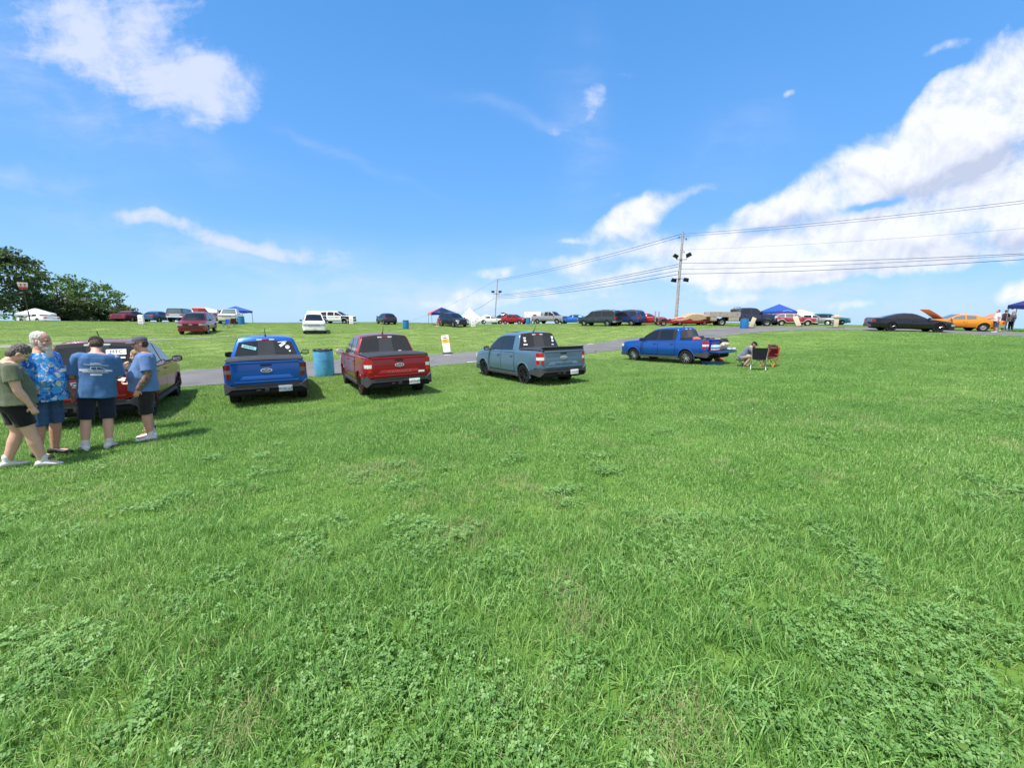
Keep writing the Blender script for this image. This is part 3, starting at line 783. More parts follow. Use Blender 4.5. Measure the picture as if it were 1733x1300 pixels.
WHEELS = {}
def wheel_meshes(r, w, style):
    key = (round(r, 3), round(w, 3), style)
    if key in WHEELS: return WHEELS[key]
    rr = r * {'truck': .64, 'sport': .74, 'classic': .60, 'steel': .60}.get(style.split('_')[0], .64); h = w / 2
    ty = MB(); ty.lathe([(rr, -h * .9), (rr + .012, -h), (r * .93, -h), (r * .985, -h * .82), (r, -h * .6), (r, h * .6), (r * .985, h * .82), (r * .93, h), (rr + .012, h), (rr, h * .9), (rr, -h * .9)], 28, 'Y')
    rim = MB(); m = 0
    rim.lathe([(rr * .99, -h * .85), (rr * .99, h * .92), (rr * .93, h * .95), (rr * .90, h * .75), (rr * .86, h * .1), (.001, -.01)], 24, 'Y', m=1 if 'black' not in style else 0)
    rim.lathe([(.001, h * .72), (rr * .2, h * .70), (rr * .22, h * .3)], 12, 'Y', m=0)
    if style.startswith('classic'):
        rim.lathe([(rr * .95, h * .9), (rr * .8, h * .75), (rr * .45, h * .7), (rr * .3, h * .9), (.001, h * .95)], 20, 'Y', m=0)
    elif style.startswith('steel'):
        rim.lathe([(rr * .9, h * .6), (rr * .6, h * .25), (rr * .35, h * .3), (.001, h * .35)], 16, 'Y', m=0)
    else:
        ns = 6 if style.startswith('truck') else 5
        for k in range(ns):
            for d in (-.16, .16):
                a = 2 * math.pi * k / ns + d; a1 = 2 * math.pi * k / ns + d * 1.6
                p0 = Vector((rr * .14 * math.cos(a), h * .62, rr * .14 * math.sin(a))); p1 = Vector((rr * .94 * math.cos(a1), h * .80, rr * .94 * math.sin(a1)))
                rim.tube([p0, (p0 + p1) / 2 + Vector((0, .012, 0)), p1], [rr * .085, rr * .07, rr * .085], 5, 0)
    rim_m = {'alloy': M_ALLOY, 'black': M_BLKRIM, 'chrome': M_CHROME, 'steel': M_STEEL}.get(style.split('_')[1] if '_' in style else 'alloy', M_ALLOY)
    res = (ty.mesh('tyre', M_TYRE, 50), rim.mesh('rim', [rim_m, M_DARK], 40))
    WHEELS[key] = res; return res
def add_wheels(root, S, style, steer=0.0):
    ty, rm = wheel_meshes(S.wr, S.ww, style)
    for ax in (S.axf, S.axr):
        for sg in (1, -1):
            y = sg * ((S.track or S.W * .5 - .03) - S.ww / 2)
            w = link_mesh('wheel', ty, root, (ax, y, S.wr), (0, 0, (0 if sg == 1 else math.pi) + (steer if ax == S.axf else 0)))
            link_mesh('rim', rm, w)

def ford_oval(parent, x, y, z, nx, size, side='rear'):
    """oval badge with a bright rim on an upright face that looks along nx * X"""
    mb = MB(); n = 28
    def ell(k, a, b): t = 2 * math.pi * k / n; return (y + a * math.cos(t), z + b * math.sin(t))
    mb.prism([ell(k, size, size * .42) for k in range(n)], 'X', x, x + nx * .012, 0)
    mb.prism([ell(k, size * .84, size * .30) for k in range(n)], 'X', x + nx * .004, x + nx * .016, 1)
    o = mb.build('emblem', [mat('emblem_rim', (.74, .75, .77), .3, .35), mat('emblem_blue', (.012, .022, .07), .25, coat=.6)], parent)
    t = text_mesh('Ford', size * .52, M_WHITE, .002); t.name = 'lettering'; t.parent = o
    t.matrix_local = face_matrix(Vector((x + nx * .018, y, z)), nx)
    return o
def face_matrix(p, nx):
    """text that lies on an upright face looking along nx * X and reads from outside"""
    X = Vector((0, nx, 0)); Z = Vector((nx, 0, 0)); Y = Vector((0, 0, 1))
    M = Matrix((X, Y, Z)).transposed().to_4x4(); M.translation = p; return M
def text_mesh(body, size, m, ext=.003, sx=1.0, spacing=1.0):
    c = bpy.data.curves.new('lettering', 'FONT'); c.body = body; c.size = size; c.extrude = ext; c.align_x = 'CENTER'; c.align_y = 'CENTER'; c.space_character = spacing; c.resolution_u = 3
    o = bpy.data.objects.new('lettering', c); me = baked(o); bpy.data.objects.remove(o)
    if sx != 1:
        for v in me.vertices: v.co.x *= sx
    me.materials.clear(); me.materials.append(m)
    o2 = bpy.data.objects.new('lettering', me); COL.objects.link(o2); return o2
def plate(parent, p, nx, txt, col=None, ink=None):
    mb = MB(); mb.box(p, (.012, .305, .155)); o = mb.build('licence_plate', col or M_PLATE, parent, bevel=.003)
    if txt:
        t = text_mesh(txt, .085, ink or M_INK, .001, .92); t.parent = o; t.matrix_local = face_matrix(Vector(p) + Vector((nx * .0085, 0, -.006)), nx)
    return o

def mirror_pair(root, S, x, z, m, big=1.0, glass=True):
    for sg in (1, -1):
        y = sg * (S.hwb + .02); mb = MB()
        mb.tube([(x, y - sg * .04, z - .03), (x - .01, y + sg * .09, z + .01)], .022, 6)
        rows = []
        for k, (dx, sc) in enumerate(((.075, .55), (.05, .85), (0, 1.0), (-.05, 1.0), (-.06, .92))):
            a, b = .105 * sc * big, .068 * sc * big * (1.15 if big > 1 else 1)
            rows.append([(x + dx - .01, y + sg * .155 * (1 + .3 * (big - 1)) + a * math.copysign(abs(math.cos(t)) ** .7, math.cos(t)), z + .035 + b * math.copysign(abs(math.sin(t)) ** .7, math.sin(t))) for t in [2 * math.pi * q / 16 for q in range(16)]])
        mb.grid(rows, close=True); mb.f.append(tuple(range(16))); mb.mi.append(0); mb.f.append(tuple(range(64, 80))); mb.mi.append(0)
        o = mb.build('mirror', m, root)
        if glass:
            g = MB(); g.prism([(y + sg * .155 * (1 + .3 * (big - 1)) + .088 * big * math.copysign(abs(math.cos(t)) ** .7, math.cos(t)), z + .035 + .054 * big * math.copysign(abs(math.sin(t)) ** .7, math.sin(t))) for t in [2 * math.pi * q / 16 for q in range(16)]], 'X', x - .074, x - .068)
            g.build('mirror_glass', mat('mirror_silver', (.8, .82, .85), .04, 1.0), o)

def plan_corner(S, x_from, x_end, f_end, z, off=.0, n=9, sg=1):
    """plan line that runs along the flank from x_from and turns across the end of the vehicle to f_end of the width"""
    pts = []
    w = S.side(x_end + (.15 if x_end < 0 else -.15), z)
    d = 1 if x_end > 0 else -1
    k = [lerp(x_from, x_end - d * .09, t / 3) for t in range(4)]
    for x in k: pts.append((x, sg * (S.side(x, z) + off)))
    y0 = abs(pts[-1][1])
    for a in (25, 50, 75): pts.append((x_end - d * .09 + d * (.09 + off) * math.sin(R(a)), sg * (y0 - .09 + .09 * math.cos(R(a)))))
    pts.append((x_end + d * off, sg * max(f_end * w, y0 - .16)))
    pts.append((x_end + d * off, sg * f_end * w))
    return pts
def rear_lamp(root, S, x_from, f_end, z0, z1, cols, name='tail_light', th=.03, end=None):
    """wrap-around lamp; cols: list of (share, material), lowest first"""
    xe = S.xr if end is None else end
    for sg in (1, -1):
        prim = None
        z = z0
        for i, (sh, m) in enumerate(cols):
            zz = z + (z1 - z0) * sh; mb = MB(); pl = plan_corner(S, x_from, xe, f_end, (z0 + z1) / 2, .012, sg=sg)
            if sg < 0: pl = pl[::-1]
            if xe > 0: pl = pl[::-1]
            mb.ribbon(pl, z + .003, zz - .003, th if i % 2 == 0 else th + .004)
            o = mb.build(name if i == 0 else 'lens', m, root if i == 0 else prim)
            if i == 0: prim = o
            z = zz

M_SLIDE = mat('sliding_glass', (.030, .034, .040), .06, 0, .2, .5, .1)
# ---- the compact pickup that stands five times along the lane
PICK = Shape(W=1.84, xf=2.42, xr=-2.56, axf=1.538, axr=-1.538, wr=.352, sill=.36,
             top=[(2.42, .82), (2.39, .94), (2.30, 1.01), (2.0, 1.065), (1.5, 1.11), (1.12, 1.14), (.5, 1.115), (-.6, 1.14), (-1.12, 1.165), (-2.56, 1.175)],
             cab=[(1.22, 1.11, .16), (.98, 1.335, .15), (.70, 1.53, .13), (.46, 1.655, .10), (.28, 1.705, .07), (-.2, 1.735, .02), (-.75, 1.728, -.01), (-.98, 1.70, -.02), (-1.05, 1.62, -.02), (-1.20, 1.14, -.03)],
             belt=1.11, hwb=.872, hwr=.66, zwide=.66, nose=.10, tail=.03, bed=(-1.22, -2.56, .72), front_b=.34, rear_b=.60, arch=1.20)
def pickup(label, pos, deg, body, sm='black', wheel='truck_alloy', lens=None, tonneau=True, gate_open=False, word=None, emblem=True, plate_txt='', surround=False, mirror=None, plate_mats=None, name='pickup_truck', rise=0.0, spoiler=False, arch_kit=None, roofrack=False):
    S = PICK; root = empty(name, pos, R(deg)); tag(root, label, 'pickup truck', 'compact pickups parked in a row along the lane')
    S.body().build('body', body, root, 32)
    S.under().build('underbody', M_DARK, root)
    S.cabin().build('cab', body, root, 32)
    # glass
    sc = MB(); q = S.screen(0, .10, 1.0, .90); sc.v, sc.f, sc.mi = q.v, q.f, q.mi
    for i in (1, 2): 
        q = S.screen(i, 0, 1 if i < 2 else .85, .90); sc.add(q.v, q.f)
    sc.build('windshield', M_GLASS, root, recalc=False)
    S.screen(8, .05, .86, .93, .012).build('rear_window', M_GLASS, root, recalc=False)
    S.screen(8, .06, .85, .27, .016, 4).build('sliding_pane', M_SLIDE, root, recalc=False)
    rw = S.screen(8, -.12, .93, 1.0, .006)
    if surround:
        rw.build('rear_window_surround', M_BLACK, root, recalc=False)
        S.screen(7, .05, .95, .98, .006).build('rear_spoiler', M_BLACK, root, recalc=False)
    for sg in (1, -1):
        # black door frame strip with the two windows set into it
        fr = S.win_poly(1.13, -.97, 1.135, 1.165, .055); S.sidewin(fr, sg, .004).build('window_frame', M_BLACK if not surround else body, root)
        f1 = S.win_poly(1.06, .06, 1.15, 1.16, .085); S.sidewin(f1, sg, .011).build('side_window', M_GLASS, root)
        f2 = S.win_poly(-.04, -.74, 1.165, 1.175, .085); f2[len(f2) - 3] = (-.80, 1.18); S.sidewin(f2, sg, .011).build('side_window', M_GLASS, root)
        b = MB(); bp = [(.06, 1.155), (-.04, 1.16), (-.04, S.roofat(-.04) - .08), (.06, S.roofat(.06) - .08)]; S.sidewin(bp, sg, .009).build('door_pillar', M_BLACK, root)
        for (x0, x1, hx) in ((1.06, .02, .20), (.0, -.96, -.78)):
            d = S.doorpanel(x0, x1, .46, 1.08, sg).build('door', [body, M_DARK], root, recalc=False)
            h = MB(); h.tube([(hx + .10, sg * (S.side(hx, 0.99) + .018), .99), (hx, sg * (S.side(hx, 0.99) + .045), .995), (hx - .10, sg * (S.side(hx, 0.99) + .018), .99)], [.012, .017, .012], 6); h.build('handle', body, d)
        sk = MB(); sk.box((0, sg * (S.hw - .05), .345), (2.25, .09, .10)); sk.build('rocker_trim', M_GREYPL, root, bevel=.015)
    mirror_pair(root, S, .92, 1.15, mirror or M_BLACK, 1.08)
    # rear bumper: grey moulding round the corners, step, hitch
    bp = MB(); pl = plan_corner(S, -1.97, -2.60, 0, .55, .028); full = pl + [(x, -y) for x, y in pl[::-1][1:]]
    n = len(full); z1 = [.62] * n
    for i in (0, n - 1): z1[i] = .60
    zt = [.56, .58, .61, .65, .67, .66, .63, .58, .575]; z1 = zt[:len(pl)] + zt[:len(pl)][::-1][1:]
    bp.ribbon(full, [.43, .42, .40, .38, .38, .40, .43] + [.50] * (n - 14) + [.43, .40, .38, .38, .40, .42, .43], z1, .07); bo = bp.build('rear_bumper', M_GREYPL, root, 40)
    st = MB(); st.box((-2.585, 0, .585), (.10, 1.36, .03)); 
    for k in range(26): st.box((-2.60, -.64 + k * .0512, .603), (.06, .022, .012))
    st.build('bumper_step', M_BLACK, root)
    lo = MB(); lo.box((-2.56, 0, .43), (.12, 1.62, .17)); lo.box((-2.54, 0, .35), (.10, 1.3, .05)); lo.build('lower_valance', M_DARK, root, bevel=.02)
    hi = MB(); hi.box((-2.63, .02, .45), (.08, .09, .09)); hi.box((-2.63, .20, .45), (.02, .10, .05)); hi.build('tow_hitch', M_BLACK, root, bevel=.006)
    if plate_txt is not None:
        pm = plate_mats or (None, None); plate(root, (-2.642, -.38, .47), -1, plate_txt, *pm)
    # lamps
    L = lens or [(.36, M_RED), (.28, M_WLENS), (.36, M_RED)]
    rear_lamp(root, S, -2.36, .83, .755, 1.11, L)
    rear_lamp(root, S, 2.22, .55, .80, .95, [(.5, M_WLENS), (.5, M_WLENS)], 'headlight', end=2.42)
    gr = MB(); gr.box((2.425, 0, .90), (.03, 1.05, .16)); gr.box((2.425, 0, .60), (.03, 1.3, .22)); gr.build('grille', M_BLACK, root, bevel=.01)
    fb = MB(); pl = plan_corner(S, 2.0, 2.44, 0, .5, .02); full = pl + [(x, -y) for x, y in pl[::-1][1:]]; fb.ribbon(full[::-1], .33, .50, .06); fb.build('front_bumper', M_GREYPL, root, 40)
    # tailgate
    g = MB(); gw = .735
    g.box((-2.55, 0, .885), (.055, gw * 2, .57)); g.box((-2.565, 0, 1.145), (.09, gw * 2, .06))
    rec = [(-.62, .70), (-.50, .82), (.50, .82), (.62, .70)]
    g.prism(rec, 'X', -2.575, -2.592)
    g.prism([(-.70, .645), (.70, .645), (.70, .69), (-.70, .69)], 'X', -2.575, -2.597)
    gate = g.build('tailgate', body, root, bevel=.012)
    hd = MB(); hd.box((-2.583, 0, 1.075), (.02, .24, .045)); hd.build('handle', M_BLACK, gate, bevel=.008)
    if emblem: ford_oval(gate, -2.577, 0, .945, -1, .125)
    if word:
        t = text_mesh(word[0], .10, word[1], .003, 1.3, 1.12); t.parent = gate; t.matrix_local = face_matrix(Vector((-2.594, 0, .76)), -1)
    if gate_open:
        piv = Vector((-2.53, 0, .66)); gate.matrix_local = Matrix.Translation(piv) @ Matrix.Rotation(-R(90), 4, 'Y') @ Matrix.Translation(-piv)
    # bed cover
    if tonneau:
        t = MB(); rows = []
        for x, z in ((-1.20, 1.213), (-1.22, 1.23), (-1.9, 1.235), (-2.50, 1.233), (-2.56, 1.223), (-2.575, 1.185)):
            w = .845 if x > -2.55 else .82; rows.append([(x, y * w, z + .022 * (1 - y * y) - (.03 if abs(y) > .99 else 0)) for y in (-1, -.97, -.6, -.2, .2, .6, .97, 1)])
        t.grid(rows); t.box((-1.88, 0, 1.188), (1.33, 1.62, .03)); t.build('bed_cover', M_TONNEAU, root, 30)
        if spoiler:
            sp = MB(); sp.prism([(-2.40, 1.245), (-2.62, 1.29), (-2.60, 1.245), (-2.50, 1.23)], 'Y', -.78, .78); sp.build('bed_spoiler', M_BLACK, root, bevel=.006)
    else:
        ln = MB(); ln.box((-1.88, 0, .732), (1.30, 1.40, .02)); ln.build('bed_liner', M_BLACK, root)
        ro = MB(); ro.tube([(-1.33, -.78, 1.245), (-1.33, .78, 1.245)], .075, 14); ro.box((-1.50, 0, 1.207), (.34, 1.60, .03)); ro.build('rolled_bed_cover', M_TONNEAU, root)
        for sg in (1, -1):
            rl = MB(); rl.box((-1.88, sg * (S.side(-1.9, 1.2) - .06), 1.19), (1.32, .10, .022)); rl.build('bed_rail_cap', M_BLACK, root, bevel=.006)
    # stop lamp and aerial on the roof
    s3 = MB(); s3.box((-1.055, 0, 1.668), (.035, .16, .042)); s3o = s3.build('stop_lamp', M_RED, root, bevel=.008)
    for sg in (1, -1):
        e = MB(); e.box((-1.052, sg * .15, 1.666), (.035, .13, .046)); e.build('cargo_lamp', M_WLENS, s3o, bevel=.01)
    an = MB(); an.tube([(-.78, 0, 1.76), (-.84, 0, 1.80), (-.97, 0, 1.98)], [.03, .012, .006], 6); an.build('aerial', M_BLACK, root)
    add_wheels(root, S, wheel)
    return root

def back_sticker(root, y, z, w, h, rot, m, txt=None, ink=None, name='sticker'):
    """thin decal stuck on the pickup's sloping rear window"""
    a, b = PICK.cab[8], PICK.cab[9]; t = (z - a[1]) / (b[1] - a[1]); x = lerp(a[0], b[0], t) - .024 - .010 * (1 - (y / .7) ** 2) * 0
    up = Vector((a[0] - b[0], 0, a[1] - b[1])).normalized(); rt = Vector((0, -1, 0)); nn = rt.cross(up).normalized()
    c, s_ = math.cos(R(rot)), math.sin(R(rot)); X = rt * c + up * s_; Y = up * c - rt * s_
    M = Matrix((X, Y, nn)).transposed().to_4x4(); M.translation = Vector((x, y, z))
    mb = MB(); n = 4
    if h == 0: mb.prism([(w / 2 * math.cos(6.283 * k / 16), w / 2 * math.sin(6.283 * k / 16)) for k in range(16)], 'Z', 0, .002)
    elif w > 0: mb.box((0, 0, .001), (w, h, .002))
    o = None
    if w > 0:
        o = mb.build(name, m, root); o.matrix_local = M
    if txt:
        tx = text_mesh(txt, (h or w) * .8 if w > 0 else h, ink or M_INK, .0008); tx.name = 'lettering' if o else name
        if o: tx.parent = o; tx.matrix_local = Matrix.Translation((0, 0, .003))
        else: tx.parent = root; tx.matrix_local = M
    return o

# ---- the row along the lane
P_BLUE = paint('bright_blue_paint', (.003, .085, .40), .45)
P_RED = paint('deep_red_paint', (.30, .003, .012), .4)
P_GREY = paint('grey_blue_paint', (.080, .152, .235), .15)
P_BURG = paint('dark_red_paint', (.25, .006, .010), .3)
def mid(rear, deg, half=1.538):
    """ground point between the axles, from the spot between the rear wheels"""
    return Vector((rear[0] + half * math.cos(R(deg)), rear[1] + half * math.sin(R(deg)), 0))
def on(p): return Vector((p[0], p[1], gz(p[0], p[1])))
SMK = [(.36, M_SMOKE), (.28, mat('smoked_clear', (.13, .10, .09), .2, coat=.6)), (.36, M_SMOKE)]
LIGHTBLUE = mat('pale_teal_decal', (.25, .62, .66), .5); M_DECALW = mat('white_decal', (.75, .76, .78), .5)
tA = pickup('dark red pickup with tinted rear window behind the group of people on the left', on((-9.87, 9.67)), 122, P_BURG, wheel='sport_black', plate_txt=None, surround=True)
back_sticker(tA, -.30, 1.50, .34, .13, 0, M_DECALW, 'MTC', M_INK); back_sticker(tA, -.30, 1.37, .30, .04, 0, M_DECALW)
tB = pickup('bright blue pickup with smoked tail lights and teal sticker on its rear window', on((-7.45, 11.9)), 120.5, P_BLUE, wheel='truck_black', lens=SMK, plate_txt='M154 LLF',
            plate_mats=(mat('plate_grey', (.36, .40, .50), .5), M_INK))
back_sticker(tB, .40, 1.47, .34, .085, -17, LIGHTBLUE, 'BAKBAR', M_INK)
back_sticker(tB, -.40, 1.53, .17, .075, 38, M_DECALW, 'FX4', M_STEEL); back_sticker(tB, -.52, 1.45, .11, 0, 0, M_DECALW, 'O', M_STEEL)
back_sticker(tB, -.30, 1.33, 0, .085, 0, M_DECALW, 'Gemma'); back_sticker(tB, -.57, 1.34, .05, 0, 0, M_DECALW); back_sticker(tB, -.40, 1.60, .22, .022, 3, M_DECALW)
tC = pickup('red pickup with white number plate and black bed cover, right of the blue barrel', on((-4.4, 12.85)), 121, P_RED, plate_txt='L87Z4468', word=('MAVERICK', mat('red_letter', (.42, .12, .12), .4, .3)), surround=True, mirror=mat('silver_mirror_shell', (.45, .46, .48), .3, .5), wheel='truck_black')
back_sticker(tC, .56, 1.21, .07, .035, 0, M_DECALW); back_sticker(tC, -.40, 1.25, .09, .022, 0, M_DECALW)
bd = MB(); bd.box((-2.60, -.60, .735), (.008, .17, .05)); bd.build('badge', M_DECALW, tC)
tD = pickup('grey-blue lowered pickup with black wheels and dark tailgate lettering', on((.41, 14.55)) - Vector((0, 0, .035)), 119, P_GREY, wheel='sport_black', plate_txt='19 53 97', word=('MAVERICK', mat('dark_letter', (.03, .05, .07), .5)), surround=True, spoiler=True)
for z in (1.56, 1.47): back_sticker(tD, .55, z, .10, 0 if z < 1.5 else .05, 0, M_DECALW, None)
back_sticker(tD, .55, 1.34, .16, .05, 0, M_DECALW, 'ab', M_INK); back_sticker(tD, -.58, 1.55, .08, .10, 0, M_DECALW); back_sticker(tD, -.58, 1.44, .09, 0, 0, M_DECALW, '7', M_INK); back_sticker(tD, -.56, 1.31, .09, .03, 0, M_DECALW)
sun_r = MB(); sun_r.box((.05, 0, 1.772), (.75, .90, .012)); sun_r.build('sunroof', M_GLASS, tD, bevel=.004)
tE = pickup('blue pickup with its tailgate down and goods in the open bed', on((8.1, 20.1)), 122.5, P_BLUE, wheel='truck_alloy', tonneau=False, gate_open=True, plate_txt=None)

M_HEAD = mat('headlamp_glass', (.40, .42, .44), .12, .2, .7)
# ------------------------------------------------------------------ the other vehicles on the hill
def sh_suv(**k):
    d = dict(W=1.98, xf=2.45, xr=-2.52, axf=1.50, axr=-1.50, wr=.38, sill=.36,
             top=[(2.45, .78), (2.42, .98), (2.28, 1.06), (1.30, 1.15), (0, 1.11), (-2.2, 1.16), (-2.46, 1.12), (-2.52, .90)],
             cab=[(1.42, 1.10, .18), (1.0, 1.37, .15), (.62, 1.60, .11), (.35, 1.70, .06), (-.3, 1.76, .02), (-1.2, 1.76, 0), (-1.9, 1.70, -.03), (-2.12, 1.63, -.05), (-2.46, 1.14, -.07)],
             belt=1.10, hwb=.925, hwr=.69, nose=.12, tail=.08)
    d.update(k); return Shape(**d)
def sh_box(**k):
    d = dict(W=1.98, xf=2.70, xr=-2.75, axf=1.66, axr=-1.66, wr=.385, sill=.44,
             top=[(2.70, .82), (2.67, 1.02), (2.50, 1.12), (1.45, 1.20), (0, 1.17), (-2.6, 1.19), (-2.72, 1.15), (-2.75, .9)],
             cab=[(1.55, 1.15, .12), (1.15, 1.48, .09), (.86, 1.74, .06), (.62, 1.84, .03), (-.5, 1.90, 0), (-2.1, 1.88, 0), (-2.50, 1.84, -.02), (-2.60, 1.74, -.03), (-2.71, 1.17, -.04)],
             belt=1.15, hwb=.94, hwr=.79, nose=.08, tail=.03, front_b=.42, rear_b=.46)
    d.update(k); return Shape(**d)
def sh_fast(**k):
    d = dict(W=1.90, xf=2.24, xr=-2.50, axf=1.36, axr=-1.36, wr=.35, sill=.25, zwide=.55,
             top=[(2.24, .50), (2.22, .66), (2.05, .76), (1.1, .93), (0, .92), (-1.5, .98), (-2.2, 1.02), (-2.44, 1.0), (-2.50, .74)],
             cab=[(1.05, .90, .2), (.62, 1.11, .16), (.22, 1.28, .1), (-.08, 1.35, .05), (-.5, 1.37, .01), (-.95, 1.31, -.03), (-1.5, 1.15, -.06), (-2.0, 1.01, -.08), (-2.15, .97, -.08)],
             belt=.92, hwb=.83, hwr=.56, nose=.16, tail=.08, front_b=.22, rear_b=.30)
    d.update(k); return Shape(**d)
def sh_sedan(**k):
    d = dict(W=1.86, xf=2.35, xr=-2.50, axf=1.40, axr=-1.40, wr=.34, sill=.28, zwide=.58,
             top=[(2.35, .58), (2.33, .76), (2.2, .84), (1.15, .95), (0, .93), (-1.5, .99), (-2.35, .97), (-2.47, .90), (-2.50, .66)],
             cab=[(1.15, .92, .18), (.75, 1.14, .14), (.35, 1.34, .09), (.05, 1.41, .04), (-.6, 1.43, 0), (-1.05, 1.38, -.03), (-1.35, 1.25, -.06), (-1.75, .97, -.08)],
             belt=.92, hwb=.83, hwr=.60, nose=.12, tail=.08)
    d.update(k); return Shape(**d)
def sh_classic(**k):
    d = dict(W=1.90, xf=2.55, xr=-2.60, axf=1.55, axr=-1.40, wr=.345, sill=.30, zwide=.60,
             top=[(2.55, .60), (2.54, .80), (2.45, .85), (1.0, .93), (0, .91), (-1.3, .98), (-2.45, .93), (-2.58, .88), (-2.60, .62)],
             cab=[(.95, .90, .12), (.60, 1.10, .1), (.22, 1.28, .06), (0, 1.33, .03), (-.5, 1.35, 0), (-1.0, 1.31, -.02), (-1.25, 1.22, -.04), (-1.72, .95, -.06)],
             belt=.90, hwb=.84, hwr=.64, nose=.05, tail=.05, front_b=.30, rear_b=.34)
    d.update(k); return Shape(**d)
def sh_wagon(**k):
    d = dict(W=1.80, xf=2.40, xr=-2.45, axf=1.38, axr=-1.32, wr=.33, sill=.30, zwide=.58,
             top=[(2.40, .60), (2.39, .82), (2.30, .87), (1.1, .95), (0, .93), (-2.2, .95), (-2.42, .92), (-2.45, .62)],
             cab=[(1.1, .92, .1), (.78, 1.12, .08), (.42, 1.33, .05), (.2, 1.39, .02), (-.6, 1.42, 0), (-1.45, 1.39, -.01), (-1.62, 1.33, -.02), (-2.2, .95, -.04)],
             belt=.92, hwb=.80, hwr=.62, nose=.04, tail=.04)
    d.update(k); return Shape(**d)
def sh_truck(**k):
    d = dict(W=1.98, xf=2.75, xr=-2.90, axf=1.78, axr=-1.78, wr=.40, sill=.48,
             top=[(2.75, .90), (2.73, 1.10), (2.6, 1.18), (1.5, 1.26), (.6, 1.22), (-.6, 1.24), (-2.9, 1.26)],
             cab=[(1.55, 1.20, .12), (1.2, 1.50, .09), (.92, 1.74, .06), (.7, 1.85, .03), (.2, 1.90, 0), (-.45, 1.88, -.01), (-.62, 1.80, -.02), (-.80, 1.22, -.03)],
             belt=1.20, hwb=.93, hwr=.74, nose=.06, tail=.02, bed=(-.84, -2.9, .80), front_b=.42, rear_b=.60, zwide=.72)
    d.update(k); return Shape(**d)

def vehicle(name, label, cat, pos, deg, S, body, wheel='sport_alloy', screen=(0, 3), rear=None, wins=(), doors=(), glass=None, grille=True, head=None, tail=True, bumper=None, plate_f=None, plate_r=None, group='cars parked on the hill', mirror=None, lift=0.0, frame=None, emblem=False, roof=None, rack=False, grille_m=None, belt_z=None, lampz=None):
    root = empty(name, Vector(pos) + Vector((0, 0, lift)), R(deg)); tag(root, label, cat, group); glass = glass or M_GLASS
    S.body().build('body', body, root, 32); S.under().build('underbody', M_DARK, root)
    S.cabin().build('cabin', roof or body, root, 32)
    mb = MB(); i0, i1 = screen
    for i in range(i0, i1): q = S.screen(i, .10 if i == i0 else 0, 1 if i < i1 - 1 else .88, .90); mb.add(q.v, q.f)
    mb.build('windshield', glass, root, recalc=False)
    n = len(S.cab); r0, r1 = rear or (n - 2, n - 1); mb = MB()
    for i in range(r0, r1): q = S.screen(i, .12 if i == r0 else 0, 1 if i < r1 - 1 else .86, .90, .012); mb.add(q.v, q.f)
    mb.build('rear_window', glass, root, recalc=False)
    zb = belt_z or S.belt + .05
    for sg in (1, -1):
        for (x0, x1) in wins:
            poly = S.win_poly(x0, x1, zb, zb + .02, .075)
            if not poly: continue
            if frame:
                big = S.win_poly(x0 + .04, x1 - .04, zb - .03, zb - .01, .045); S.sidewin(big, sg, .004).build('window_frame', frame, root)
            S.sidewin(poly, sg, .010).build('side_window', glass, root)
        for (x0, x1) in doors:
            zt = polyz(S.top, (x0 + x1) / 2) - .07; d = S.doorpanel(x0, x1, S.sill + .12, zt, sg).build('door', [body, M_DARK], root, recalc=False)
            hx = x1 + .18; hz = zt - .08; h = MB(); h.tube([(hx + .09, sg * (S.side(hx, hz) + .014), hz), (hx, sg * (S.side(hx, hz) + .036), hz), (hx - .09, sg * (S.side(hx, hz) + .014), hz)], .014, 5); h.build('handle', M_CHROME if frame else body, d)
    if mirror is not False: mirror_pair(root, S, S.cab[0][0] - .32, S.belt + .06, mirror or body, 1.0, False)
    zl = lampz or (polyz(S.top, S.xf - .1) - .24, polyz(S.top, S.xf - .1) - .08)
    rear_lamp(root, S, S.xf - .22, .60, zl[0], zl[1], [(1.0, head or M_HEAD)], 'headlight', end=S.xf)
    zr = polyz(S.top, S.xr + .1)
    if tail: rear_lamp(root, S, S.xr + .16, .62, zr - .26, zr - .08, [(.6, M_RED), (.4, M_RED)], 'tail_light')
    if grille:
        g = MB(); g.box((S.xf + .004, 0, (zl[0] + zl[1]) / 2 - .02), (.03, S.W * .52, .17)); go = g.build('grille', grille_m or M_BLACK, root, bevel=.01)
        if emblem: ford_oval(go, S.xf + .02, 0, (zl[0] + zl[1]) / 2, 1, .13)
    b = MB()
    for e, zz in ((S.xf, S.front_b + .02), (S.xr, S.rear_b + .02)):
        pl = plan_corner(S, e - (.35 if e > 0 else -.35), e + (.03 if e > 0 else -.03), 0, S.front_b + .2, .015); full = pl + [(x, -y) for x, y in pl[::-1][1:]]
        if e > 0: full = full[::-1]
        b = MB(); b.ribbon(full, zz, zz + .20, .05); b.build('front_bumper' if e > 0 else 'rear_bumper', bumper or body, root, 40)
    if plate_f: plate(root, (S.xf + .065, 0, S.front_b + .14), 1, plate_f)
    if plate_r: plate(root, (S.xr - .065, 0, S.rear_b + .24), -1, plate_r)
    if rack:
        for sg in (1, -1):
            k = MB(); k.tube([(.1, sg * S.hwr * .86, S.H + .02), (0, sg * S.hwr * .86, S.H + .075), (-1.7, sg * S.hwr * .86, S.H + .06), (-1.85, sg * S.hwr * .86, S.H - .0)], .018, 5); k.build('roof_rail', M_BLACK, root)
    add_wheels(root, S, wheel)
    root['_s'] = 0; del root['_s']
    return root
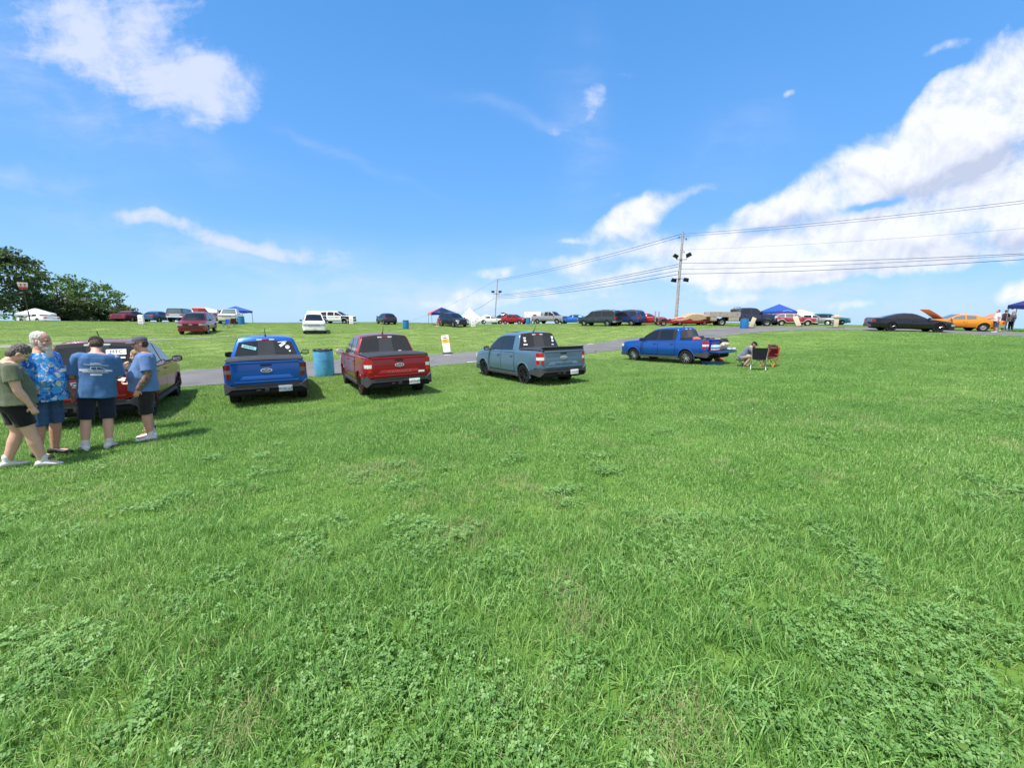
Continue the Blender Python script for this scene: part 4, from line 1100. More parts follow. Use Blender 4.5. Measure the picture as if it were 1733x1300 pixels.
def lid(root, name, pivot, ang, L, W, m, inner, axis_back=True, thick=.05, label=None, bow=.06):
    """hinged panel (bonnet, boot or lift gate) swung up about a cross axis at pivot; L is drawn towards +X before the swing"""
    mb = MB(); rows_t = []; rows_b = []
    for k in range(6):
        t = k / 5; x = t * L; w = W / 2 * (1 - .12 * t * t); zz = -bow * t * t
        rows_t.append([(x, w * s, zz + .03 * (1 - s * s)) for s in (-1, -.5, 0, .5, 1)]); rows_b.append([(x, w * s * .96, zz + .02 * (1 - s * s) - thick) for s in (-1, -.5, 0, .5, 1)])
    mb.grid(rows_t, 0); mb.grid(rows_b, 1)
    n = 5
    for (ra, rb, flip) in ((rows_t[0], rows_b[0], 0), (rows_t[-1], rows_b[-1], 1)): mb.grid([ra, rb], 0)
    for s in (0, -1): mb.grid([[r[s] for r in rows_t], [r[s] for r in rows_b]], 0)
    o = mb.build(name, [m, inner] if ang < 90 else [inner, m], root, 40, recalc=False, label=label)
    o.matrix_local = Matrix.Translation(Vector(pivot)) @ Matrix.Rotation(-R(ang), 4, 'Y')
    return o

G_HILL = 'cars parked on the hill'
W_SUV = ((1.0, .08), (-.02, -.95), (-1.08, -1.95)); D_SUV = ((1.05, .04), (.02, -1.0))
W_BOX = ((1.15, .30), (.20, -.72), (-.86, -2.45)); D_BOX = ((1.25, .26), (.24, -.80))
W_SED = ((.85, -.02), (-.12, -1.05)); D_SED = ((.95, -.05), (-.07, -1.0))

# red family SUV, nose towards the lane
S1 = sh_suv(); P_MAROON = paint('red_pearl_paint', (.22, .012, .020), .4)
o = vehicle('parked_suv', 'dark red SUV parked nose-on below the crest, beside folding chairs', 'SUV', gpos(337, 34.8), 297, S1, P_MAROON, 'sport_alloy', wins=W_SUV, doors=D_SUV, mirror=M_BLACK, emblem=True, rack=True, bumper=P_MAROON)
g = MB(); g.box((S1.xf + .01, 0, .56), (.03, 1.35, .10)); g.build('lower_grille', M_BLACK, o, bevel=.01)
for sg in (1, -1): g = MB(); g.box((S1.xf - .03, sg * .72, .58), (.05, .26, .07)); g.build('fog_lamp', M_WLENS, o, bevel=.01)
# white SUV with its lift gate up
P_WHITE = paint('white_paint', (.74, .75, .76), 0.0, .4)
o = vehicle('parked_suv', 'white SUV facing down the slope with its lift gate raised', 'SUV', gpos(533, 38.4), 296, S1, P_WHITE, 'sport_black', wins=W_SUV, doors=D_SUV, mirror=M_BLACK, emblem=True, grille_m=M_STEEL, plate_f='', bumper=P_WHITE)
plate(o, (S1.xf + .07, 0, .50), 1, '')
lw = MB(); lw.ribbon([(S1.xf + .05, -.80), (S1.xf + .05, .80)], .22, .36, .04); lw.build('lower_grille', M_BLACK, o)
lid(o, 'lift_gate', (-2.0, 0, 1.72), 180 - 10, .95, 1.35, P_WHITE, M_BLACK)
# patrol car
o = vehicle('patrol_car', 'black and white patrol SUV parked side-on at the crest', 'police car', gpos(571, 57.5), -3, S1, P_WHITE, 'steel_alloy', wins=W_SUV, doors=D_SUV, mirror=M_BLACK, bumper=M_BLACK, group=G_HILL)
P_BLK = paint('black_paint', (.006, .006, .011), .0, .25, .6)
for sg in (1, -1):
    mb = MB()   # black wings, livery over front and rear quarters
    for (xa, xb, z0, z1) in ((1.08, 2.40, .62, 1.10), (-2.44, -1.05, .62, 1.10)):
        rows = []
        for j in range(6):
            row = []
            for k in range(13):
                x = lerp(xa, xb, k / 12); z = max(lerp(z0, z1, j / 5), S1.zbot(x) + .02); z = min(z, polyz(S1.top, x) - .03); row.append((x, sg * (S1.side(x, z) + .009), z))
            rows.append(row)
        mb.grid(rows)
    mb.build('black_panel', P_BLK, o, recalc=False)
    t = text_mesh('COUNTY SHERIFF', .26, M_INK, .002, .82); t.parent = o
    X = Vector((-sg, 0, 0)); Z = Vector((0, sg, 0)); Y_ = Vector((0, 0, 1)); M = Matrix((X, Y_, Z)).transposed().to_4x4(); M.translation = Vector((.03, sg * (S1.hw + .022), .93)); t.matrix_local = M
hb = MB(); hb.box((.9, 0, 1.155), (1.5, 1.5, .012)); hb.build('bonnet_panel', P_BLK, o)
pb = MB(); pb.tube([(2.50, -.45, .45), (2.58, -.45, .98), (2.58, .45, .98), (2.50, .45, .45)], .035, 6); pb.build('push_bar', M_BLACK, o)
# small dark hatchback
S2 = sh_suv(W=1.80, xf=2.05, xr=-2.08, axf=1.27, axr=-1.27, wr=.34, sill=.32, top=[(2.05, .72), (2.02, .90), (1.9, .97), (1.1, 1.05), (0, 1.02), (-1.8, 1.06), (-2.02, 1.02), (-2.08, .8)],
            cab=[(1.2, 1.0, .16), (.8, 1.24, .12), (.42, 1.45, .08), (.1, 1.53, .04), (-.6, 1.55, 0), (-1.2, 1.51, -.03), (-1.5, 1.44, -.05), (-1.98, 1.05, -.08)], belt=1.0, hwb=.82, hwr=.58)
P_INKB = paint('blue_black_paint', (.018, .022, .040), .4)
o = vehicle('parked_hatchback', 'small dark crossover seen from behind, alone on the crest', 'car', gpos(654, 56.5), 126, S2, P_INKB, 'sport_alloy', wins=((.85, .0), (-.1, -1.0)), doors=((.9, -.03), (-.05, -.95)), plate_r='', mirror=P_INKB, group=G_HILL)
# dark SUV with pale corners, gate open under the striped canopy
P_NAVY = paint('navy_paint', (.020, .030, .060), .4)
o = vehicle('parked_suv', 'dark navy SUV with open lift gate beside the striped canopy', 'SUV', gpos(767, 52.3), 309, S1, P_NAVY, 'sport_alloy', wins=W_SUV, doors=D_SUV, mirror=P_NAVY, head=M_WLENS, bumper=P_NAVY, grille_m=M_BLACK)
for sg in (1, -1): g = MB(); g.box((S1.xf - .01, sg * .74, .60), (.06, .26, .22)); g.build('bumper_corner', M_WLENS, o, bevel=.02)
lid(o, 'lift_gate', (-2.0, 0, 1.72), 180 - 25, 1.05, 1.35, P_NAVY, M_GREYPL)
# cars beyond the white tents
SS = sh_sedan(); SF = sh_fast()
vehicle('parked_car', 'white low car beside the peaked white tents', 'car', gpos(832, 66), 5, SF, P_WHITE, wins=((.75, -.15), (-.25, -1.1)), doors=((.95, -.2),))
P_SLATE = paint('slate_paint', (.09, .11, .15), .4)
vehicle('parked_suv', 'slate grey SUV beyond the white car on the crest', 'SUV', gpos(851, 69), 170, sh_suv(), P_SLATE, wins=W_SUV, doors=D_SUV, mirror=P_SLATE)
P_CHERRY = paint('cherry_paint', (.30, .012, .018), .3)
o = vehicle('parked_hatchback', 'cherry red hatchback with black raised tailgate near the blue barrel on the crest', 'car', gpos(871, 63.5), -30, S2, P_CHERRY, wins=((.85, .0), (-.1, -1.0)), doors=((.9, -.03), (-.05, -.95)))
lid(o, 'lift_gate', (-1.45, 0, 1.5), 180 - 18, 1.0, 1.25, M_BLACK, M_BLACK)
# silver pickup
S3 = sh_truck(); P_SILVER = paint('silver_paint', (.36, .36, .37), .6)
o = vehicle('parked_pickup', 'silver full-size pickup between the white trailer and the bright blue coupe', 'pickup truck', gpos(931, 62.0), -38, S3, P_SILVER, 'truck_alloy', screen=(0, 3), wins=((1.05, .22), (.12, -.50)), doors=((1.25, .18), (.16, -.62)), bumper=M_CHROME, mirror=M_BLACK, tail=True)
tg = MB(); tg.box((-2.88, 0, .98), (.05, 1.62, .52)); tg.build('tailgate', P_SILVER, o, bevel=.01)
P_BLUE2 = paint('azure_paint', (.015, .13, .52), .4)
vehicle('parked_coupe', 'bright azure coupe beside the dark green long SUV', 'car', gpos(969, 60.5), 158, SF, P_BLUE2, wins=((.75, -.15), (-.25, -1.1)), doors=((.95, -.2),))
# the two big boxy estates
S4 = sh_box(); P_FOREST = paint('dark_green_paint', (.028, .050, .062), .4)
o = vehicle('parked_suv', 'dark green-grey long SUV with silver rear bumper, left of the blue SUV', 'SUV', gpos(1014, 49.6), 137, S4, P_FOREST, 'truck_chrome', wins=W_BOX, doors=D_BOX, rack=True, bumper=M_STEEL, plate_r='', mirror=M_BLACK, rear=(7, 8))
S5 = sh_box(xf=2.35, xr=-2.4, axf=1.42, axr=-1.42, W=1.84, hwb=.88, hwr=.70, wr=.37, top=[(2.35, .82), (2.32, 1.0), (2.2, 1.08), (1.3, 1.15), (0, 1.12), (-2.25, 1.15), (-2.37, 1.1), (-2.4, .9)],
            cab=[(1.4, 1.12, .14), (1.0, 1.42, .1), (.68, 1.66, .06), (.4, 1.77, .03), (-.5, 1.82, 0), (-1.6, 1.80, 0), (-2.0, 1.75, -.03), (-2.14, 1.66, -.04), (-2.36, 1.13, -.06)], belt=1.12)
P_ROYAL = paint('royal_blue_paint', (.020, .045, .17), .4)
o = vehicle('parked_suv', 'royal blue SUV with pale tail lights, right of the dark green long SUV', 'SUV', gpos(1058, 49.0), 130, S5, P_ROYAL, 'truck_alloy', wins=((1.0, .15), (.05, -.85), (-.98, -1.95)), doors=((1.1, .1), (.08, -.9)), rack=True, plate_r='', mirror=P_ROYAL, rear=(7, 8), bumper=P_ROYAL)
P_SRED = paint('signal_red_paint', (.36, .012, .022), .3)
vehicle('parked_coupe', 'red sports coupe pointing right beside the royal blue SUV', 'car', gpos(1097, 49.5), -24, sh_fast(), P_SRED, 'sport_alloy', wins=((.75, -.15), (-.25, -1.1)), doors=((.95, -.2),))
# red wagon, cars beyond it
P_CRIM = paint('crimson_paint', (.36, .018, .05), .1); M_TRIM = mat('cream_trim', (.66, .62, .58), .4)
S6 = sh_wagon()
o = vehicle('parked_wagon', 'crimson estate car with cream window trim and wire-spoke hubcaps', 'car', gpos(1337, 46.0), -9, S6, P_CRIM, 'classic_chrome', wins=((.82, -.02), (-.12, -.92), (-1.02, -1.75)), doors=((.9, -.05), (-.07, -.98)), frame=M_TRIM, bumper=M_CHROME, mirror=M_CHROME, glass=M_GLASSL)
for sg in (1, -1):
    mb = MB(); rows = []
    for j in range(2):
        rows.append([(lerp(2.2, -2.3, k / 24), sg * (S6.side(lerp(2.2, -2.3, k / 24), max(.40 + .07 * j, S6.zbot(lerp(2.2, -2.3, k / 24)) + .02 + .07 * j)) + .01), max(.40 + .07 * j, S6.zbot(lerp(2.2, -2.3, k / 24)) + .02 + .07 * j)) for k in range(25)])
    mb.grid(rows); mb.build('trim_strip', M_TRIM, o, recalc=False)
vehicle('parked_car', 'old silver saloon with its nose beyond the crimson estate car', 'car', gpos(1374, 50), -40, sh_classic(), P_SILVER, 'classic_chrome', wins=W_SED, doors=D_SED, bumper=M_CHROME)
P_TEAL = paint('teal_paint', (.015, .13, .17), .3)
vehicle('parked_car', 'teal hatch coupe behind the white post at the end of the lot', 'car', gpos(1396, 50.5), -17, sh_wagon(xf=2.3), P_TEAL, 'sport_black', wins=((.82, -.02), (-.12, -1.6)), doors=((.9, -.05),))
# black fastback on the lot edge and the orange coupe behind it
o = vehicle('parked_coupe', 'black fastback coupe parked on the asphalt at the right', 'car', gpos(1536, 30.6), -24, sh_fast(), P_BLK, 'sport_black', wins=((.75, -.15), (-.25, -1.1)), doors=((.95, -.2),), mirror=P_BLK, group=G_HILL)
P_ORANGE = paint('orange_paint', (.66, .23, .010), .1); M_PEACH = mat('primer_peach', (.62, .25, .12), .6)
S7 = sh_classic()
o = vehicle('classic_coupe', 'orange classic coupe with bonnet and boot lid raised, behind the black fastback', 'car', gpos(1611, 33.3), 157, S7, P_ORANGE, 'classic_steel', wins=((.62, -.28), (-.36, -.95)), doors=((.75, -.35),), bumper=M_CHROME, mirror=M_CHROME, glass=M_GLASSL, plate_r='')
lid(o, 'bonnet', (1.0, 0, .95), 40, 1.3, 1.55, P_ORANGE, M_PEACH, bow=.10)
lid(o, 'boot_lid', (-1.75, 0, .98), 180 - 27, .85, 1.5, P_ORANGE, mat('dark_felt', (.09, .03, .03), .9), bow=.04)
# far left, along the crest
P_WINE = paint('wine_paint', (.16, .018, .030), .3)
vehicle('parked_car', 'wine red saloon at the edge of the trees on the crest', 'car', gpos(226, 53), 99, sh_sedan(), P_WINE, wins=W_SED, doors=D_SED, plate_r='')
P_STEELB = paint('steel_blue_paint', (.05, .11, .22), .4)
vehicle('parked_car', 'steel blue saloon between the wine red saloon and the old square truck', 'car', gpos(270, 54), 100, sh_sedan(), P_STEELB, wins=W_SED, doors=D_SED, plate_r='')
S8 = sh_box(xf=2.25, xr=-2.25, axf=1.35, axr=-1.35, hwr=.78, top=[(2.25, .95), (2.23, 1.1), (2.15, 1.16), (1.2, 1.2), (0, 1.17), (-2.1, 1.18), (-2.23, 1.16), (-2.25, .9)],
            cab=[(1.05, 1.16, .05), (.9, 1.45, .04), (.72, 1.74, .03), (.55, 1.83, .02), (-.5, 1.87, 0), (-1.5, 1.86, 0), (-2.05, 1.84, -.01), (-2.14, 1.76, -.02), (-2.22, 1.18, -.02)], sill=.58, wr=.42, rear_b=.62, front_b=.6)
M_STONE = paint('stone_paint', (.42, .44, .44), .1)
vehicle('parked_truck', 'old square off-road truck with a dark hardtop seen from behind', 'truck', gpos(310, 55), 108, S8, M_STONE, 'steel_alloy', wins=((.7, .0), (-.12, -1.9)), doors=((.9, -.05),), roof=paint('dark_top_paint', (.03, .05, .075), .2), rear=(7, 8), bumper=M_CHROME, plate_r='', glass=M_GLASSL, rack=False)
P_CORAL = paint('coral_paint', (.48, .14, .11), .1)
o = vehicle('classic_coupe', 'coral red car with raised bonnet behind the dark red SUV', 'car', gpos(352, 51), 285, sh_classic(), P_CORAL, 'classic_chrome', wins=((.62, -.28), (-.36, -.95)), doors=((.75, -.35),), bumper=M_CHROME)
lid(o, 'bonnet', (1.0, 0, .95), 46, 1.45, 1.65, P_CORAL, P_CORAL, bow=.10)
P_CREAM = paint('cream_paint', (.60, .57, .50), .0)
o = vehicle('parked_truck', 'cream vintage pickup facing down the slope under the blue canopy', 'truck', gpos(392, 52.0), 296, sh_truck(xr=-2.6, top=[(2.75, .95), (2.73, 1.16), (2.62, 1.24), (1.5, 1.28), (.6, 1.24), (-.6, 1.24), (-2.6, 1.22)], bed=(-.84, -2.6, .80)), P_CREAM, 'classic_chrome', wins=((1.1, -.45),), doors=((1.25, -.6),), bumper=M_CHROME, glass=M_GLASSL, grille_m=M_STEEL)

# flatbed lorry with crew cab
def flatbed():
    S = sh_truck(xr=-.95, xf=2.75, axr=-1.78, top=[(2.75, .95), (2.73, 1.18), (2.6, 1.26), (1.5, 1.33), (.6, 1.30), (-.95, 1.32)], bed=None, rear_b=.5, sill=.5,
                 cab=[(1.55, 1.27, .12), (1.2, 1.56, .09), (.92, 1.80, .06), (.7, 1.92, .03), (.2, 1.97, 0), (-.6, 1.95, -.01), (-.82, 1.88, -.02), (-.93, 1.28, -.02)], belt=1.27, wr=.42, W=2.0, hwr=.78, tail=0, hwb=.95)
    S.axr = -3.9
    P = paint('midnight_paint', (.018, .026, .065), .3); root = empty('flatbed_truck', gpos(1261, 44.0), R(-10)); tag(root, 'midnight blue crew-cab truck with a grey wooden flatbed', 'truck', G_HILL)
    S.axr_real = S.axr
    S.axr = -9.0; S.body().build('body', P, root, 32); S.cabin().build('cabin', P, root, 32); S.axr = -3.9
    u = MB(); u.box((-.3, 0, .62), (5.6, .85, .22)); u.box((1.78, 0, .62), (1.0, 1.8, .5)); u.build('chassis', M_DARK, root)
    mb = MB()
    for i in range(0, 3): q = S.screen(i, .1 if i == 0 else 0, 1 if i < 2 else .85, .9); mb.add(q.v, q.f)
    mb.build('windshield', M_GLASSL, root, recalc=False)
    for sg in (1, -1):
        for x0, x1 in ((1.1, .2), (.08, -.75)):
            S.sidewin(S.win_poly(x0, x1, 1.33, 1.34, .08), sg, .01).build('side_window', M_GLASS, root)
        for x0, x1 in ((1.25, .16), (.14, -.85)): S.doorpanel(x0, x1, .58, 1.24, sg).build('door', [P, M_DARK], root, recalc=False)
        f = MB(); f.box((2.1, sg * .86, .82), (1.0, .22, .30)); f.build('wing_panel', P_SILVER, root, bevel=.05)
    mirror_pair(root, S, 1.15, 1.38, M_BLACK, 1.5, False)
    g = MB(); g.box((2.78, 0, 1.0), (.10, 1.3, .42)); go = g.build('grille', M_CHROME, root, bevel=.03)
    for y in (-.32, .32):
        for z in (.90, 1.09): k = MB(); k.box((2.835, y, z), (.02, .52, .14)); k.build('grille_opening', M_BLACK, go)
    rear_lamp(root, S, 2.5, .66, .92, 1.12, [(1, M_WLENS)], 'headlight', end=2.75)
    b = MB(); b.box((2.85, 0, .66), (.20, 1.95, .24)); b.build('front_bumper', M_CHROME, root, bevel=.04)
    s = MB(); s.box((2.9, 0, .46), (.10, 1.7, .14)); s.build('air_dam', M_BLACK, root, bevel=.02)
    # deck, side boards, boxes under it, headache rack
    d = MB(); d.box((-2.55, 0, 1.02), (3.1, 2.3, .10)); d.build('deck', M_WOOD, root)
    for sg in (1, -1):
        w = MB()
        for k in range(4): w.box((-2.55, sg * 1.13, 1.13 + k * .115), (3.1, .035, .105))
        for x in (-1.1, -2.0, -3.0, -4.0): w.box((x, sg * 1.155, 1.28), (.08, .02, .5))
        w.build('side_board', M_WOOD, root)
        for x0, x1 in ((-1.10, -2.15), (-3.35, -4.0)):
            x = (x0 + x1) / 2; t = MB(); t.box((x, sg * 1.0, .76), (x0 - x1, .28, .42)); t.build('tool_box', M_WOOD, root, bevel=.01)
    h = MB()
    for y in (-.9, 0, .9): h.box((-1.02, y, 1.55), (.06, .06, 1.0))
    h.box((-1.02, 0, 2.03), (.07, 1.9, .06)); h.build('cab_guard', M_STEEL, root)
    t = MB(); t.tube([(-1.35, -.5, 1.70), (-1.35, .5, 1.70)], .18, 12); t.build('fuel_drum', M_GREYPL, root)
    ty, rm = wheel_meshes(.42, .26, 'steel_steel')
    for ax in (1.78, -2.75):
        for sg in (1, -1):
            w = link_mesh('wheel', ty, root, (ax, sg * .86, .42), (0, 0, 0 if sg == 1 else math.pi)); link_mesh('rim', rm, w)
    return root
flatbed()
# red show car under a tan dust cover, behind the pole
o = vehicle('covered_car', 'low red car half hidden under a tan dust cover behind the flatbed', 'car', gpos(1166, 46.0), 176, sh_fast(), P_SRED, 'steel_alloy', wins=(), doors=((.95, -.2),), mirror=False)
SFx = sh_fast(); cv = MB(); rows = []
for i, x in enumerate(np.linspace(2.15, -2.3, 26)):
    zt = max(polyz(SFx.top, x), SFx.roofat(x) if -2.1 < x < 1.0 else 0) + .05; w = SFx.halfw(x) + .03; dr = .62 + .10 * math.sin(x * 3.1) + .05 * math.sin(x * 7.7)
    rows.append([(x, -w, max(dr, .5)), (x, -w * .96, zt - .14), (x, -w * .62, zt - .02), (x, -w * .3, zt + .015), (x, 0, zt + .02), (x, w * .3, zt + .015), (x, w * .62, zt - .02), (x, w * .96, zt - .14), (x, w, max(dr + .06 * math.sin(x * 5), .5))])
cv.grid(rows); cvo = cv.build('dust_cover', cloth('tan_cloth', (.36, .27, .17)), None, recalc=False); cvo.matrix_world = o.matrix_basis.copy(); tag(cvo, 'tan dust cover draped over the low red car', 'car cover')

# enclosed trailer
tr = empty('cargo_trailer', gpos(904, 66), R(-20)); tag(tr, 'white enclosed trailer on the crest beside the silver pickup', 'trailer')
b = MB(); b.prism([(-.95, .45), (.95, .45), (.95, 1.75), (.75, 2.0), (-.75, 2.0), (-.95, 1.75)], 'X', -1.4, 1.4); b.build('trailer_box', P_WHITE, tr, bevel=.03)
w = MB(); w.box((.4, -.955, 1.35), (.55, .02, .4)); w.build('window', M_GLASS, tr)
dd = MB(); dd.box((1.405, 0, 1.15), (.02, 1.3, 1.3)); dd.build('door', mat('trailer_door', (.6, .6, .6), .5), tr)
for sg in (1, -1): link_mesh('wheel', wheel_meshes(.32, .2, 'steel_steel')[0], tr, (0, sg * .86, .32))
hh = MB(); hh.tube([(-1.4, .5, .45), (-2.3, 0, .45), (-1.4, -.5, .45)], .04, 6); hh.build('drawbar', M_BLACK, tr)

# ------------------------------------------------------------------ people (local frame: facing +Y, right hand towards +X)
SKIN = mat('fair_skin', (.56, .33, .25), .55, spec=.4, var=.08, vscale=30)
SKIN2 = mat('ruddy_skin', (.52, .27, .20), .55, spec=.4, var=.10, vscale=30)
def fuse(mb, name, m, parent, vox=.007, smooth=4):
    """one continuous skin over overlapping closed shapes"""
    me = bpy.data.meshes.new(name); me.from_pydata(mb.v, [], mb.f)
    bm = bmesh.new(); bm.from_mesh(me); bmesh.ops.recalc_face_normals(bm, faces=bm.faces); bm.to_mesh(me); bm.free()
    o = bpy.data.objects.new(name, me)
    r = o.modifiers.new('r', 'REMESH'); r.mode = 'VOXEL'; r.voxel_size = vox
    s = o.modifiers.new('s', 'SMOOTH'); s.factor = .5; s.iterations = smooth
    out = baked(o)
    bpy.data.objects.remove(o); bpy.data.meshes.remove(me)
    out.name = name; out.materials.clear(); out.materials.append(m); out.shade_smooth()
    o = bpy.data.objects.new(name, out); COL.objects.link(o); o.parent = parent
    return o
def limb(mb, pts, rad, n=12, flat=1.0):
    """tapered limb with round ends through the joints"""
    P = [Vector(p) for p in pts]; Q = []; r = []
    for i in range(len(P) - 1):
        for k in range(6):
            t = k / 6; Q.append(P[i].lerp(P[i + 1], t)); r.append(lerp(rad[i], rad[i + 1], t))
    Q.append(P[-1]); r.append(rad[-1])
    for _ in range(2):
        Q = [Q[0]] + [(Q[i - 1] + Q[i] * 2 + Q[i + 1]) / 4 for i in range(1, len(Q) - 1)] + [Q[-1]]
    d0 = (Q[0] - Q[1]).normalized(); d1 = (Q[-1] - Q[-2]).normalized(); a = r[0]; b = r[-1]
    Q = [Q[0] + d0 * a * .95, Q[0] + d0 * a * .75, Q[0] + d0 * a * .4] + Q + [Q[-1] + d1 * b * .4, Q[-1] + d1 * b * .75, Q[-1] + d1 * b * .95]
    r = [a * .3, a * .68, a * .92] + r + [b * .92, b * .68, b * .3]
    mb.tube(Q, r, n, flat=flat)
def rings(mb, rs, n=20, tilt=None):
    """stack of ellipses (x, y, z, rx, ry), closed at both ends"""
    vs = []; k0 = len(rs)
    for x, y, z, rx, ry in rs:
        for k in range(n):
            t = 2 * math.pi * k / n; c, s = math.cos(t), math.sin(t)
            vs.append((x + rx * math.copysign(abs(c) ** .85, c), y + ry * math.copysign(abs(s) ** .85, s), z))
    fs = [(i * n + k, i * n + (k + 1) % n, (i + 1) * n + (k + 1) % n, (i + 1) * n + k) for i in range(k0 - 1) for k in range(n)]
    fs += [tuple(range(n - 1, -1, -1)), tuple(range((k0 - 1) * n, k0 * n))]
    mb.add(vs, fs)
def ball(mb, c, r, M=None, n=12):
    rows = []; c = Vector(c)
    vs = []; L = 9
    for i in range(1, L):
        a = math.pi * i / L
        for k in range(n):
            t = 2 * math.pi * k / n; p = Vector((math.sin(a) * math.cos(t) * r[0], math.sin(a) * math.sin(t) * r[1], math.cos(a) * r[2]))
            vs.append(c + (M @ p if M is not None else p))
    fs = [(i * n + k, i * n + (k + 1) % n, (i + 1) * n + (k + 1) % n, (i + 1) * n + k) for i in range(L - 2) for k in range(n)] + [tuple(range(n)), tuple(range((L - 2) * n, (L - 1) * n))]
    mb.add(vs, fs)
def hand(mb, w, d, nrm, sgn, curl=.5, s=1.0):
    """palm, four bent fingers of unequal length and a thumb; d points along the hand, nrm out of the palm"""
    d = Vector(d).normalized(); nrm = Vector(nrm); nrm = (nrm - d * nrm.dot(d)).normalized(); side = d.cross(nrm) * sgn; w = Vector(w)
    limb(mb, [w - d * .01, w + d * .045 * s, w + d * .085 * s], [.026 * s, .036 * s, .036 * s], 10, .62)
    for i, (off, L) in enumerate(((-.030, .068), (-.010, .078), (.010, .074), (.029, .058))):
        p = w + d * .085 * s + side * off * s; a = curl * .5; pts = [p]
        for k in range(3):
            dd = d * math.cos(a) + nrm * math.sin(a); p = p + dd * L * s * (.42, .33, .25)[k]; pts.append(p); a += curl * .8
        limb(mb, pts, [.0098 * s, .0092 * s, .0084 * s, .0072 * s], 7)
    t = w + d * .03 * s - side * .030 * s
    limb(mb, [t, t + (d * .6 - side * .7 + nrm * .3).normalized() * .035 * s, t + (d * .9 - side * .45 + nrm * .5).normalized() * .07 * s], [.014 * s, .012 * s, .009 * s], 7)

